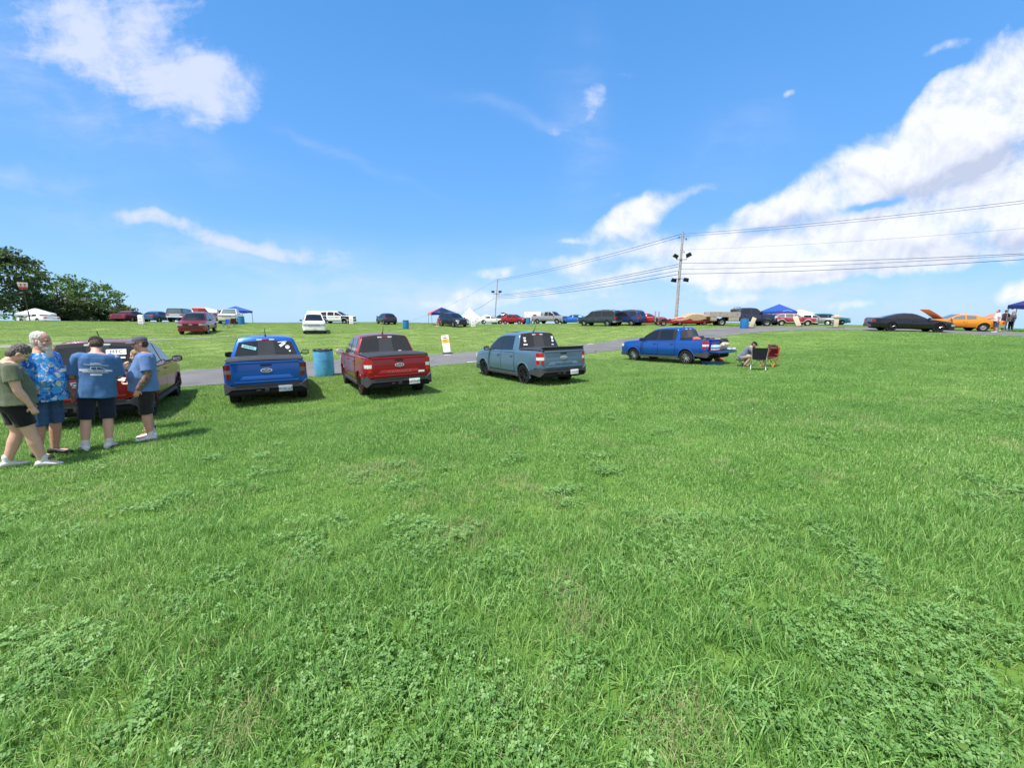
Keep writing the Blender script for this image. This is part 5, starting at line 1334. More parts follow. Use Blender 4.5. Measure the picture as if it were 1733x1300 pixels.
def person(label, pos, ang, H=1.75, build=1.0, belly=0.0, skin=None, arms=None, legs=None, lean=0.0, head=(0, 0), hair=None, beard=None, cap=None, glasses=False,
           shirt=None, sleeve=.55, hem=.86, shorts=None, short_z=.50, shoes=None, socks=None, group=None, vox=.007, hips=1.0, cat='person', seat=None, shirt_mat2=None, tattoo=False, chest=1.0, trousers=False, sway=0.0):
    """arms: for each side (elbow, wrist, finger direction, palm normal, curl) with positions from the shoulder; legs: (knee, ankle, toe direction) from the hip"""
    k = H / 1.75; skin = skin or SKIN; root = empty('person', pos, R(ang - 90), tilt=False); view = Vector((pos[0], pos[1], 0)).normalized(); root.matrix_world = Matrix.Translation(Vector(pos)) @ Matrix.Rotation(R(sway), 4, view) @ Matrix.Rotation(R(ang - 90), 4, 'Z'); tag(root, label, cat, group)
    hz = (seat if seat is not None else .92 * k); T = lambda z: (z - .92) * k      # heights above the hip
    def up(x, y, z):                                                               # torso leans forward about the hip
        h = T(z); c, s = math.cos(lean), math.sin(lean); return Vector((x, y * c + h * s, hz + h * c - y * s))
    b = MB(); w = build * k
    def torso(mb, rs):
        n = 22; vs = []
        for (z, rx, ry, yo) in rs:
            for q in range(n):
                t = 2 * math.pi * q / n; c, s = math.cos(t), math.sin(t)
                vs.append(up(rx * math.copysign(abs(c) ** .86, c), yo + ry * math.copysign(abs(s) ** .86, s), z))
        m = len(rs); fs = [(i * n + q, i * n + (q + 1) % n, (i + 1) * n + (q + 1) % n, (i + 1) * n + q) for i in range(m - 1) for q in range(n)]
        fs += [tuple(range(n - 1, -1, -1)), tuple(range((m - 1) * n, m * n))]; mb.add(vs, fs)
    hp = hips * w
    tr = [(.82, .13 * hp, .10 * w, 0), (.90, .172 * hp, .118 * w, 0), (.98, .165 * hp, .118 * w + belly * .3, belly * .4), (1.08, .150 * w + belly * .3, .110 * w + belly * .5, belly * .5), (1.20, .158 * w + belly * .12, .115 * w + belly * .25, belly * .25),
          (1.32, .172 * w * chest, .112 * w, 0), (1.40, .165 * w * chest, .095 * w, -.01), (1.455, .12 * w, .075 * w, -.015), (1.49, .062 * w, .062 * w, -.01)]
    torso(b, tr)
    shp = [up(s * .178 * w, -.01, 1.405) for s in (1, -1)]; hip = [Vector((s * .092 * hp, 0, hz)) for s in (1, -1)]
    # head on its neck
    yaw, pit = head; nb = up(0, -.005, 1.47); hc0 = up(0, .02, 1.50)
    Mh = Matrix.Rotation(R(yaw), 3, 'Z') @ Matrix.Rotation(-R(pit) - lean * .2, 3, 'X'); HP = lambda x, y, z: hc0 + (Mh @ Vector((x, y, z))) * k
    limb(b, [nb, HP(0, .0, .06)], [.060 * k * build ** .5, .054 * k], 12)
    ball(b, HP(0, .000, .155), (.074 * k, .093 * k, .098 * k), Mh, 16); ball(b, HP(0, .022, .085), (.060 * k, .072 * k, .080 * k), Mh, 14)
    ball(b, HP(0, .070, .028), (.026 * k, .022 * k, .022 * k), Mh, 8)
    limb(b, [HP(0, .086, .135), HP(0, .104, .098)], [.010 * k, .015 * k], 8)
    for s in (1, -1):
        ball(b, HP(s * .076, -.002, .112), (.010 * k, .020 * k, .032 * k), Mh, 8); ball(b, HP(s * .034, .074, .148), (.026 * k, .014 * k, .010 * k), Mh, 8); ball(b, HP(s * .040, .060, .095), (.026 * k, .024 * k, .024 * k), Mh, 8)
    ball(b, HP(0, .086, .062), (.022 * k, .010 * k, .007 * k), Mh, 8)
    A = arms or [((.05, .01, -.29), (.07, .06, -.54), (0, .1, -1), (-1, 0, 0), .5), ((-.05, .01, -.29), (-.07, .06, -.54), (0, .1, -1), (1, 0, 0), .5)]
    E = []
    for i in (0, 1):
        e, wr, fd, pn, cu = A[i]; s = shp[i]; e = s + Vector(e) * k; wr = s + Vector(wr) * k; E.append((s, e, wr))
        bw = build ** .8 * k
        limb(b, [s, s.lerp(e, .5), e, e.lerp(wr, .35), wr], [.052 * bw, .048 * bw, .040 * bw, .042 * bw, .028 * bw], 12); hand(b, wr, fd, pn, 1 if i == 0 else -1, cu, k)
    Lg = legs or [((.01, .02, -.44), (.015, -.02, -.84), (.15, 1, 0)), ((-.01, .02, -.44), (-.015, -.02, -.84), (-.15, 1, 0))]
    F = []
    for i in (0, 1):
        kn, an, td = Lg[i]; h = hip[i]; kn = h + Vector(kn) * k; an = h + Vector(an) * k; F.append((h, kn, an, Vector(td).normalized()))
        lw = build ** .9 * k; d = F[-1][3]
        limb(b, [h, h.lerp(kn, .5), kn, kn.lerp(an, .32), an], [.088 * lw, .074 * lw, .055 * lw, .058 * lw, .037 * lw], 14)
        limb(b, [an + Vector((0, 0, -.03)) - d * .02, an + Vector((0, 0, -.045)) + d * .13 * k], [.036 * k, .028 * k], 10)
    body = fuse(b, 'body', skin, root, vox)
    # eyes
    for s in (1, -1):
        e = MB(); ball(e, HP(s * .033, .086, .136), (.012 * k, .006 * k, .006 * k), Mh, 8); e.build('eye', mat('eye_dark', (.05, .045, .04), .2), body)
    # shirt
    if shirt:
        c = MB(); g = .016
        st = [(hem, .178 * hp + .022 + belly * .2, .122 * w + .030 + belly * .3, belly * .35), (hem + .01, .182 * hp + .026 + belly * .2, .126 * w + .034 + belly * .3, belly * .36)]
        for z, rx, ry, yo in tr[2:]:
            if z > hem + .03: st.append((z, rx + g + (.014 if z < 1.15 else .004), ry + g + (.014 if z < 1.15 else .004), yo))
        st[-1] = (1.475, .074 * w, .072 * w, -.012)
        torso(c, st)
        for i in (0, 1):
            s, e, wr = E[i]; q = s.lerp(e, sleeve) if sleeve <= 1 else e.lerp(wr, sleeve - 1); pts = [up((1 if i == 0 else -1) * .10 * w, -.01, 1.42), s, s.lerp(q, .55), q]
            limb_flat(c, pts, [.058 * w, .064 * w, .070 * w, .076 * w])
        o = fuse(c, 'shirt', shirt, body, vox, 9); rough_cloth(o, .013, 7.0)
        SH = o
    if shorts:
        c = MB(); torso(c, [(.80, .15 * hp, .11 * w, 0), (.88, .176 * hp + .014, .122 * w + .014, 0), (.97, .168 * hp + .014, .120 * w + .012 + belly * .3, belly * .38), (1.02, .158 * hp + .012 + belly * .2, .115 * w + .012 + belly * .35, belly * .42)])
        for i in (0, 1):
            h, kn, an, d = F[i]; t = short_z
            tgt = kn.lerp(an, (t - .5) * 2) if t > .5 else h.lerp(kn, t * 2); pts = [h + Vector((0, 0, .02)), h.lerp(kn, min(.5, t))] + ([kn] if t > .5 else []) + [tgt]
            rr_ = [.102 * lw_(build, k), .094 * lw_(build, k)] + ([.085 * lw_(build, k)] if t > .5 else []) + [(.086 if not trousers else .062) * lw_(build, k)]
            limb_flat(c, pts, rr_)
        o = fuse(c, 'trousers' if trousers else 'shorts', shorts, body, vox, 4); rough_cloth(o, .006)
    for i in (0, 1):
        h, kn, an, d = F[i]; side = Vector((d.y, -d.x, 0))
        if socks:
            c = MB(); limb(c, [an + Vector((0, 0, .055 * k)), an + Vector((0, 0, -.02))], [.045 * k * build ** .6, .045 * k], 12); fuse(c, 'sock', socks, body, vox, 2)
        if shoes:
            c = MB(); z0 = an.z - .085 * k
            for q, (f, wd, hh) in enumerate(((-.075, .030, .055), (-.055, .038, .075), (0, .041, .085), (.06, .043, .070), (.12, .047, .050), (.17, .042, .036), (.195, .026, .024))): pass
            rows = []; n = 14
            for f, wd, hh in ((-.082, .020, .045), (-.070, .034, .072), (-.02, .040, .092), (.04, .042, .080), (.10, .047, .056), (.15, .045, .044), (.182, .034, .036), (.198, .014, .026)):
                cc = Vector((an.x, an.y, 0)) + d * f * k; row = []
                for q in range(n):
                    t = 2 * math.pi * q / n; y = math.cos(t) * wd * k * 1.12; zz = z0 + (math.sin(t) * .5 + .5) ** .8 * hh * k * 1.05; row.append(cc + side * y + Vector((0, 0, zz)))
                rows.append(row)
            c.grid(rows, close=True); c.f.append(tuple(range(n))); c.mi.append(0); c.f.append(tuple(range((len(rows) - 1) * n, len(rows) * n))); c.mi.append(0)
            so_ = c.build('shoe', shoes[0], body, 60)
            if len(shoes) > 1:
                st_ = MB()
                for f in (-.035, -.005): st_.tube([Vector((an.x, an.y, z0)) + d * (f + .02 * q_) * k + side * math.cos(a_) * .046 * k + Vector((0, 0, (.03 + .045 * math.sin(a_)) * k)) for q_, a_ in enumerate((0, .8, 1.57, 2.3, 3.14))], .006, 4)
                st_.build('stripe', shoes[1], so_)
    if hair:
        hm, style = hair; c = MB()
        if style == 'short': ball(c, HP(0, -.016, .172), (.079 * k, .090 * k, .088 * k), Mh, 18); ball(c, HP(0, -.045, .12), (.066 * k, .058 * k, .07 * k), Mh, 14)
        elif style == 'full': ball(c, HP(0, -.014, .175), (.085 * k, .097 * k, .094 * k), Mh, 18); ball(c, HP(0, -.05, .11), (.076 * k, .060 * k, .09 * k), Mh, 14)
        elif style == 'crop': ball(c, HP(0, -.030, .12), (.073 * k, .070 * k, .075 * k), Mh, 16)
        o = fuse(c, 'hair', hm, body, vox * .8, 1); rough_cloth(o, .008, 60)
    if beard:
        c = MB(); ball(c, HP(0, .060, .025), (.058 * k, .048 * k, .046 * k), Mh, 14); ball(c, HP(0, .082, -.045), (.046 * k, .032 * k, .085 * k), Mh, 12); limb(c, [HP(-.034, .088, .062), HP(0, .102, .074), HP(.034, .088, .062)], [.007 * k, .009 * k, .007 * k], 8)
        for s in (1, -1): limb(c, [HP(s * .066, .01, .12), HP(s * .062, .035, .06)], [.016 * k, .02 * k], 8)
        o = fuse(c, 'beard', beard, body, vox * .8, 1); rough_cloth(o, .006, 50)
    if cap:
        cm, back = cap; c = MB(); rows = []; n = 20
        for i in range(8):
            a = math.pi / 2 * i / 7; rows.append([HP(.084 * math.cos(a) ** .75 * math.cos(t), -.004 + .102 * math.cos(a) ** .75 * math.sin(t), .165 + .085 * math.sin(a)) for t in [2 * math.pi * q / n for q in range(n)]])
        c.grid(rows, close=True); c.f.append(tuple(range(7 * n, 8 * n))); c.mi.append(0)
        co = c.build('cap', cm, body, 60)
        br = MB(); sgn = -1 if back else 1; rt = []; rb = []
        for q in range(9):
            t = -1 + 2 * q / 8; x = t * .072; y0 = .098 * math.sqrt(max(0, 1 - (t * .9) ** 2)) * sgn; ext = .082 * (1 - .55 * t * t) * sgn
            rt.append([HP(x, y0 * .92, .170), HP(x, y0 + ext * .5, .168 - .012 * t * t), HP(x * .95, y0 + ext, .158 - .02 * t * t)]); rb.append([p - Vector((0, 0, .006)) for p in rt[-1]])
        br.grid(rt); br.grid(rb); br.grid([[r[-1] for r in rt], [r[-1] for r in rb]]); br.build('brim', cm, co)
    if glasses:
        c = MB()
        for s in (1, -1): ball(c, HP(s * .034, .094, .134), (.027 * k, .006 * k, .019 * k), Mh, 10)
        c.tube([HP(.075, .0, .14), HP(.064, .088, .14), HP(-.064, .088, .14), HP(-.075, .0, .14)], .004, 5); c.build('sunglasses', M_BLACK, body)
    root_info = dict(E=E, F=F, up=up, HP=HP, k=k, body=body, shirt=SH if shirt else None)
    return root, root_info
def lw_(b, k): return b ** .9 * k
def limb_flat(mb, pts, rad):
    """cloth tube with open-looking square end: no round cap at the far end"""
    P = [Vector(p) for p in pts]; Q = []; r = []
    for i in range(len(P) - 1):
        for q in range(4): Q.append(P[i].lerp(P[i + 1], q / 4)); r.append(lerp(rad[i], rad[i + 1], q / 4))
    Q.append(P[-1]); r.append(rad[-1]); mb.tube(Q, r, 14)
def rough_cloth(o, amp, sc=9.0):
    """folds: push the surface in and out along its normals"""
    me = o.data; n = len(me.vertices); co = np.empty(n * 3, np.float32); no = np.empty(n * 3, np.float32)
    me.vertices.foreach_get('co', co); me.vertex_normals.foreach_get('vector', no)
    co = co.reshape(-1, 3); no = no.reshape(-1, 3); f = noise.noise
    d = np.array([f((x * sc, y * sc, z * sc * .55)) + .5 * f((x * sc * 2.3 + 7, y * sc * 2.3, z * sc)) for x, y, z in co.tolist()], np.float32)
    me.vertices.foreach_set('co', (co + no * d[:, None] * amp).ravel()); me.update()
def gp(u, v): return hit(u, v) + Vector((0, 0, .042))

C_OLIVE = cloth('olive_cotton', (.105, .125, .080)); C_BLKCOT = cloth('black_cotton', (.010, .010, .012)); C_NAVY = cloth('navy_cotton', (.010, .016, .040)); C_CHAR = cloth('charcoal_cotton', (.018, .017, .019))
C_DENIMSH = cloth('blue_tee', (.055, .145, .33), .10); C_TEE2 = cloth('pale_blue_tee', (.10, .19, .40), .10); C_KHAKI = cloth('khaki_cotton', (.36, .30, .23)); C_GREYT = cloth('grey_tee', (.12, .14, .19))
C_SHOEW = mat('white_trainer', (.62, .62, .63), .6); C_SHOEB = mat('black_trainer', (.012, .012, .014), .6); C_SOCK = cloth('white_sock', (.66, .66, .66), .05)
H_GREY = mat('grey_hair', (.10, .09, .085), .7, var=.5, vscale=60, bump=.8, bscale=200); H_WHITE = mat('white_hair', (.60, .57, .54), .7, var=.12, vscale=60, bump=.8, bscale=200); H_DARK = mat('dark_hair', (.05, .032, .022), .7, var=.3, vscale=60); H_BLOND = mat('fair_hair', (.26, .19, .11), .7, var=.3, vscale=60)
def denim():
    m = mat('blue_denim', (.035, .085, .20), .85, var=.35, vscale=5, bump=.5, bscale=260); return m
def aloha():
    """printed holiday shirt: blue sea, pale palms and clouds, darker leaves"""
    m = bpy.data.materials.new('printed_cotton'); m.use_nodes = True; t = NT(m.node_tree); b = m.node_tree.nodes['Principled BSDF']; tc = t.node('ShaderNodeTexCoord'); o = tc.outputs['Object']
    n1 = t.noise(o, 6.5, 4, .55, 2, 1.2); n2 = t.noise(o, 9, 5, .6, 2, 2.0); n3 = t.noise(o, 14, 4, .6, 2, 1.5)
    c = t.ramp(n1, [(.30, (.010, .045, .26)), (.42, (.020, .12, .46)), (.52, (.06, .30, .66)), (.60, (.09, .36, .70)), (.72, (.02, .10, .42))])
    c = t.mix(t.smooth(n2, .56, .60), c, (.62, .64, .70, 1)); c = t.mix(t.smooth(n2, .645, .66), c, (.30, .22, .15, 1)); c = t.mix(t.smooth(n3, .64, .67), c, (.015, .03, .12, 1))
    t.l.new(c, b.inputs['Base Color']); b.inputs['Roughness'].default_value = .85; b.inputs['Specular IOR Level'].default_value = .2; return m
G_GROUP = 'people standing behind the dark red pickup'
# woman in the olive top
pA = gp(38, 797); 
rA, iA = person('woman in olive T-shirt and black shorts with bowed head at the left edge', pA, 58, 1.67, 1.22, .05, SKIN,
    arms=[((.05, .03, -.28), (.03, .13, -.52), (0, .35, -1), (-1, .1, 0), .7), ((-.05, .06, -.28), (-.02, .16, -.52), (0, .3, -1), (1, 0, 0), .6)],
    legs=[((.02, .10, -.43), (.03, .18, -.84), (.45, .9, 0)), ((-.01, .02, -.44), (-.03, -.10, -.84), (-.1, 1, 0))], sway=3, head=(-6, 42), hair=(H_GREY, 'full'), shirt=C_OLIVE, sleeve=.62, hem=.90, shorts=C_BLKCOT, short_z=.36, shoes=(C_SHOEW,), socks=C_SOCK, hips=1.12, group=G_GROUP)
# bearded man in the printed shirt
rB, iB = person('white-bearded man in a blue printed holiday shirt and denim shorts', gp(84, 776), 8, 1.82, 1.10, .10, SKIN2,
    arms=[((.07, .0, -.29), (.09, .10, -.53), (0, .3, -1), (-1, 0, 0), .5), ((-.07, .0, -.29), (-.08, .12, -.53), (.1, .4, -1), (1, 0, 0), .5)], sway=4, head=(16, 4), hair=(H_WHITE, 'short'), beard=H_WHITE, shirt=aloha(), sleeve=.85, hem=.80, shorts=denim(), short_z=.52, shoes=(C_SHOEB,), group=G_GROUP)
bg = MB(); p = iB['up'](-.10, .205, 1.22); bg.box(p, (.10, .008, .05)); bg.build('name_badge', M_WHITE, iB['body'])
# man with his back to us
rC, iC = person('man seen from behind in a blue T-shirt with white print and navy shorts', gp(166, 764), 136, 1.77, 1.10, .06, SKIN,
    sway=6.5, arms=[((.05, .06, -.285), (.0, .28, -.33), (-.4, 1, .1), (-.4, .2, 1), .7), ((-.06, .05, -.285), (-.04, .29, -.33), (.3, 1, 0), (.4, .2, 1), .7)],
    legs=[((.015, .01, -.44), (.025, -.02, -.845), (.45, 1, 0)), ((-.015, .01, -.44), (-.025, -.02, -.845), (-.25, 1, 0))], head=(0, 30), hair=(H_DARK, 'crop'), cap=(C_CHAR, False), shirt=C_DENIMSH, sleeve=.92, hem=.80, shorts=C_NAVY, short_z=.52, shoes=(C_SHOEW, C_NAVY), socks=C_SOCK, group=G_GROUP)
# man in profile
rD, iD = person('man in grey cap and sunglasses in profile, one hand in the pocket of dark shorts', gp(254, 747), 220, 1.75, 1.12, .09, SKIN2,
    arms=[((.05, .06, -.28), (-.02, .22, -.30), (-.4, .8, .2), (0, 0, 1), .7), ((-.06, -.03, -.29), (-.03, .10, -.52), (.1, .3, -1), (1, 0, 0), .8)],
    sway=4, head=(4, 10), hair=(H_DARK, 'crop'), cap=(mat('slate_cap', (.075, .080, .11), .9), False), glasses=True, shirt=C_TEE2, sleeve=.75, hem=.84, shorts=C_CHAR, short_z=.53, shoes=(C_SHOEW,), socks=C_SOCK, group=G_GROUP)
ar = MB(); s_, e_, w_ = iD['E'][1]
limb(ar, [s_.lerp(e_, .72), e_, e_.lerp(w_, .35), e_.lerp(w_, .92)], [.0555, .0515, .053, .041], 14); fuse(ar, 'tattoo_sleeve', mat('inked_skin', (.17, .11, .09), .6, var=.75, vscale=26), iD['body'], .006, 2)
# person half hidden behind him
rE, iE = person('fair-haired person half hidden behind the man in the grey cap, hand at the chin', gpos(256, 7.3), 216, 1.56, 1.0, .02, SKIN,
    arms=[((.06, .10, -.24), (-.06, .24, -.02), (-.3, .1, 1), (.2, -1, 0), 1.0), ((-.05, .04, -.28), (.02, .20, -.34), (.5, 1, 0), (0, 0, 1), .6)], head=(0, 8), hair=(H_BLOND, 'full'), shirt=cloth('aqua_tee', (.06, .36, .55)), sleeve=.8, hem=.88, shorts=C_CHAR, short_z=.46, shoes=(C_SHOEB,), group=G_GROUP)
# print on the back of the blue shirt: a pickup outline with a script line above it and a small bar below
def print_on(o, root, flats, m, name, off=.004):
    """thin ink on cloth: each outline (x, z) is laid on the shirt's back and follows its folds"""
    bm = bmesh.new(); bm.from_mesh(o.data); bvh = BVHTree.FromBMesh(bm); bm.free(); mb = MB()
    for a, b, nx, nz in flats:                       # rectangles a..b split in a grid so that they bend with the cloth
        rows = []
        for j in range(nz + 1):
            row = []
            for i in range(nx + 1):
                x = lerp(a[0], b[0], i / nx); z = lerp(a[1], b[1], j / nz) + (b[2] if len(b) > 2 else 0) * (i / nx)
                h = bvh.ray_cast(Vector((x, -1, z)), Vector((0, 1, 0))); row.append((x, (h[0].y if h[0] else -.15) - off, z))
            rows.append(row)
        mb.grid(rows)
    return mb.build(name, m, o, recalc=False)
Z0 = 1.235 * 1.77 / 1.75; INK = mat('white_ink', (.62, .66, .74), .7)
pr = [((-.130, Z0 + .075), (.130, Z0 + .083, -.014), 10, 1), ((-.060, Z0 + .088), (.055, Z0 + .098, 0), 6, 1), ((-.025, Z0 + .100), (.03, Z0 + .107), 4, 1),
      ((-.16, Z0 - .028), (.15, Z0 - .002), 12, 1), ((-.165, Z0 + .004), (-.05, Z0 + .012), 6, 1), ((-.145, Z0 - .045), (.125, Z0 - .037), 10, 1), ((-.06, Z0 + .040), (.045, Z0 + .047), 5, 1), ((-.062, Z0 + .005), (-.055, Z0 + .043), 1, 3), ((.0, Z0 + .005), (.006, Z0 + .043), 1, 3),
      ((.045, Z0 + .036), (.095, Z0 + .044, -.030), 4, 1), ((.09, Z0 + .004), (.165, Z0 + .011, -.014), 4, 1), ((.150, Z0 - .030), (.172, Z0 - .006), 2, 1), ((-.178, Z0 - .026), (-.160, Z0 + .004), 2, 1), ((-.062, Z0 - .088), (.062, Z0 - .064), 6, 1)]
print_on(iC['shirt'], rC, pr, INK, 'shirt_print')
lt = text_mesh('TRUCK CLUB', .030, C_NAVY, .0); bm_ = bmesh.new(); bm_.from_mesh(iC['shirt'].data); bv_ = BVHTree.FromBMesh(bm_); bm_.free()
for v in lt.data.vertices:
    x, z = v.co.x, v.co.y + Z0 - .015; h = bv_.ray_cast(Vector((x, -1, z)), Vector((0, 1, 0))); v.co = Vector((x, (h[0].y if h[0] else -.15) - .0055, z))
lt.parent = iC['shirt']; lt.name = 'shirt_lettering'
print_on(iA['shirt'], rA, [((-.10, 1.27), (.02, 1.285, .02), 5, 1), ((-.12, 1.235), (-.01, 1.25, -.01), 5, 1)], INK, 'shirt_print')
# paper in the hand of the man with his back to us
wv = rC.matrix_basis @ (iC['E'][0][2] + Vector((.06, .08, -.03)))
pp = MB(); pp.box((0, 0, 0), (.15, .11, .004)); po = pp.build('folded_paper', M_WHITE, None); po.location = wv; po.rotation_euler = (.4, .2, R(30)); tag(po, 'white folded paper held by the man seen from behind', 'paper')

# ------------------------------------------------------------------ props round the open pickup
def on_truck(root, x, y, z): return root.matrix_basis @ Vector((x, y, z))
def place(o, root, x, y, z, rz=0.0):
    o.matrix_basis = root.matrix_basis @ Matrix.Translation((x, y, z)) @ Matrix.Rotation(R(rz), 4, 'Z'); return o
co = empty('cooler', (0, 0, 0), 0, False); place(co, tE, -2.42, .22, .78, 88); tag(co, 'blue cool box in the open bed of the blue pickup', 'cooler')
P_COOL = mat('cooler_blue', (.012, .030, .30), .4); mb = MB(); mb.box((0, 0, .17), (.62, .36, .34), taper=1.05); mb.build('cooler_body', P_COOL, co, bevel=.03)
mb = MB(); mb.box((0, 0, .375), (.67, .41, .07)); mb.build('lid', mat('cooler_lid', (.008, .018, .16), .4), co, bevel=.025)
mb = MB(); mb.tube([(-.36, -.12, .30), (-.39, -.12, .42), (-.39, .12, .42), (-.36, .12, .30)], .014, 6); mb.build('handle', M_WHITE, co)
M_BOTTLE = mat('clear_bottle', (.42, .62, .78), .12, 0, .5, var=.1); M_LABELT = mat('bottle_label', (.03, .22, .34), .5)
def bottle(proto=None):
    e = empty('water_bottle', (0, 0, 0), 0, False); tag(e, 'small water bottle with teal label in the pack on the lowered tailgate', 'bottle', 'water bottles on the tailgate')
    mb = MB(); mb.lathe([(.001, 0), (.032, .0), (.034, .02), (.031, .06), (.034, .09), (.034, .145), (.014, .19), (.013, .205)], 12); mb.build('bottle', M_BOTTLE, e)
    mb = MB(); mb.lathe([(.0355, .07), (.0355, .125)], 12); mb.build('bottle_label', M_LABELT, e)
    mb = MB(); mb.lathe([(.016, .20), (.016, .222), (.001, .223)], 10); mb.build('cap', M_WHITE, e); return e
b0 = None
for i in range(5):
    for j in range(3):
        b = bottle() if b0 is None else copy_tree(b0); b0 = b0 or b; place(b, tE, -2.66 - j * .073, .66 - i * .078, .735)
tr_ = MB(); tr_.box((0, 0, .02), (.24, .42, .055)); o = tr_.build('bottle_tray', mat('red_film', (.34, .02, .05), .35), None, bevel=.01); place(o, tE, -2.73, .50, .69); tag(o, 'red wrapped tray under the water bottles on the tailgate', 'tray')
def lump(name, m, size, seed, amp=.25, label=None, cat=None):
    mb = MB(); rows = []; n = 22
    for i in range(1, 14):
        a = math.pi * i / 14; row = []
        for k in range(n):
            t = 2 * math.pi * k / n; d = Vector((math.sin(a) * math.cos(t), math.sin(a) * math.sin(t), math.cos(a))); q = 1 + amp * noise.noise(d * 1.7 + Vector((seed, 0, 0))) + amp * .6 * noise.noise(d * 4 + Vector((0, seed, 0)))
            f = lambda v: math.copysign(abs(v) ** .65, v)
            row.append((f(d.x) * size[0] * q, f(d.y) * size[1] * q, f(d.z) * size[2] * q))
        rows.append(row)
    mb.grid(rows, close=True); mb.f.append(tuple(range(n))); mb.mi.append(0); mb.f.append(tuple(range(12 * n, 13 * n))); mb.mi.append(0)
    o = mb.build(name, m, None, 50); tag(o, label, cat); return o
o = lump('pillow', cloth('cream_cloth', (.52, .45, .30)), (.10, .26, .19), 3, .22, 'cream cushion leaning on the cool box on the tailgate', 'cushion'); o.matrix_basis = tE.matrix_basis @ Matrix.Translation((-2.80, -.02, .87)) @ Matrix.Rotation(R(-38), 4, 'Y')
def bag_mat():
    m = mat('dark_print_cloth', (.010, .014, .055), .8); return m
o = lump('duffel_bag', bag_mat(), (.20, .34, .22), 8, .18, 'dark navy printed bag behind the cool box on the far side of the bed', 'bag'); place(o, tE, -2.50, -.42, .98)
for k in range(5):
    s_ = MB(); s_.box((.0, 0, 0), (.05, .05, .004)); q = s_.build('printed_patch', M_WHITE, o); q.location = (-.10 + .07 * (k % 3), -.22 + .11 * k, .195 - .012 * abs(k - 2)); q.rotation_euler = (.2, .1, k)
o = lump('plastic_bag', mat('pale_plastic_sheet', (.50, .56, .62), .35), (.16, .28, .055), 5, .5, 'crumpled pale plastic bag at the edge of the lowered tailgate', 'bag'); place(o, tE, -2.90, -.38, .735)
o = lump('red_cloth', cloth('salmon_cloth', (.50, .13, .11)), (.17, .16, .13), 12, .3, 'salmon red bundle in the front of the open bed', 'bundle'); place(o, tE, -1.80, .48, 1.16)
o = lump('yellow_bag', cloth('yellow_cloth', (.52, .42, .12)), (.10, .12, .12), 14, .3, 'small yellow bag beside the cool box in the bed', 'bag'); place(o, tE, -2.22, .60, 1.08)
o = lump('blue_tarp', cloth('turquoise_tarp', (.008, .17, .34)), (.42, .20, .07), 17, .55, 'crumpled turquoise tarp on the grass behind the rear wheel', 'tarp'); h = gp(1204, 618); o.location = h + Vector((0, 0, .04)); o.rotation_euler = (0, 0, -.5)
o = lump('orange_bag', cloth('orange_red_cloth', (.50, .11, .04)), (.20, .16, .12), 19, .35, 'orange and red bag on the grass beside the turquoise tarp', 'bag'); h = gp(1216, 613); o.location = h + Vector((0, 0, .09)); o.rotation_euler = (0, .4, -.5)

def camp_chair(pos, ang, cloth_m, frame_m, label, group='folding camp chairs'):
    e = empty('folding_chair', pos, R(ang - 90), tilt=False); tag(e, label, 'camp chair', group)      # sitter would face +Y
    for sx in (1, -1):
        for (a, b) in (((.27 * sx, .27, .0), (-.0 * sx, -.02, .40)), ((.27 * sx, -.27, .0), (.24 * sx, .26, .43)), ((.27 * sx, .27, 0), (.25 * sx, -.26, .44))):
            mb = MB(); mb.tube([a, b], .017, 6); mb.build('leg', frame_m, e)
        mb = MB(); mb.tube([(.25 * sx, -.26, .40), (.28 * sx, -.34, .92)], .016, 6); mb.build('back_post', frame_m, e)
        mb = MB(); mb.box((.30 * sx, -.02, .62), (.07, .50, .02)); mb.build('armrest', cloth_m, e, bevel=.006)
    mb = MB(); rows = [[(x * .26, y, .43 - .06 * (1 - x * x) * math.sin(math.pi * (y + .27) / .54)) for x in (-1, -.5, 0, .5, 1)] for y in (-.27, -.13, 0, .13, .27)]; mb.grid(rows); o = mb.build('seat', cloth_m, e, recalc=False)
    mb = MB(); rows = [[(x * (.26 + .02 * t), -.27 - .09 * t - .07 * (1 - x * x), .44 + .48 * t) for x in (-1, -.6, -.2, .2, .6, 1)] for t in (0, .25, .5, .75, 1)]; mb.grid(rows); mb.build('backrest', cloth_m, e, recalc=False)
    return e
ch1 = camp_chair(gp(1282, 627), 60, cloth('black_canvas', (.012, .014, .022)), mat('grey_tube', (.55, .55, .56), .4, .3), 'black folding chair with its back to us beside the crouching man')
ch2 = camp_chair(gp(1301, 622), 215, cloth('rust_canvas', (.20, .030, .022)), mat('orange_tube', (.55, .15, .02), .4), 'rust red folding chair with orange legs beyond the black one')
for c_, s_ in ((ch1, .93), (ch2, .84)): c_.matrix_basis = c_.matrix_basis @ Matrix.Scale(s_, 4)
o = lump('sun_hat', cloth('brown_felt', (.10, .045, .03)), (.17, .14, .09), 23, .35, 'brown hat resting on top of the rust red chair', 'hat'); h = gp(1301, 622); o.location = h + Vector((.10, .05, .80))
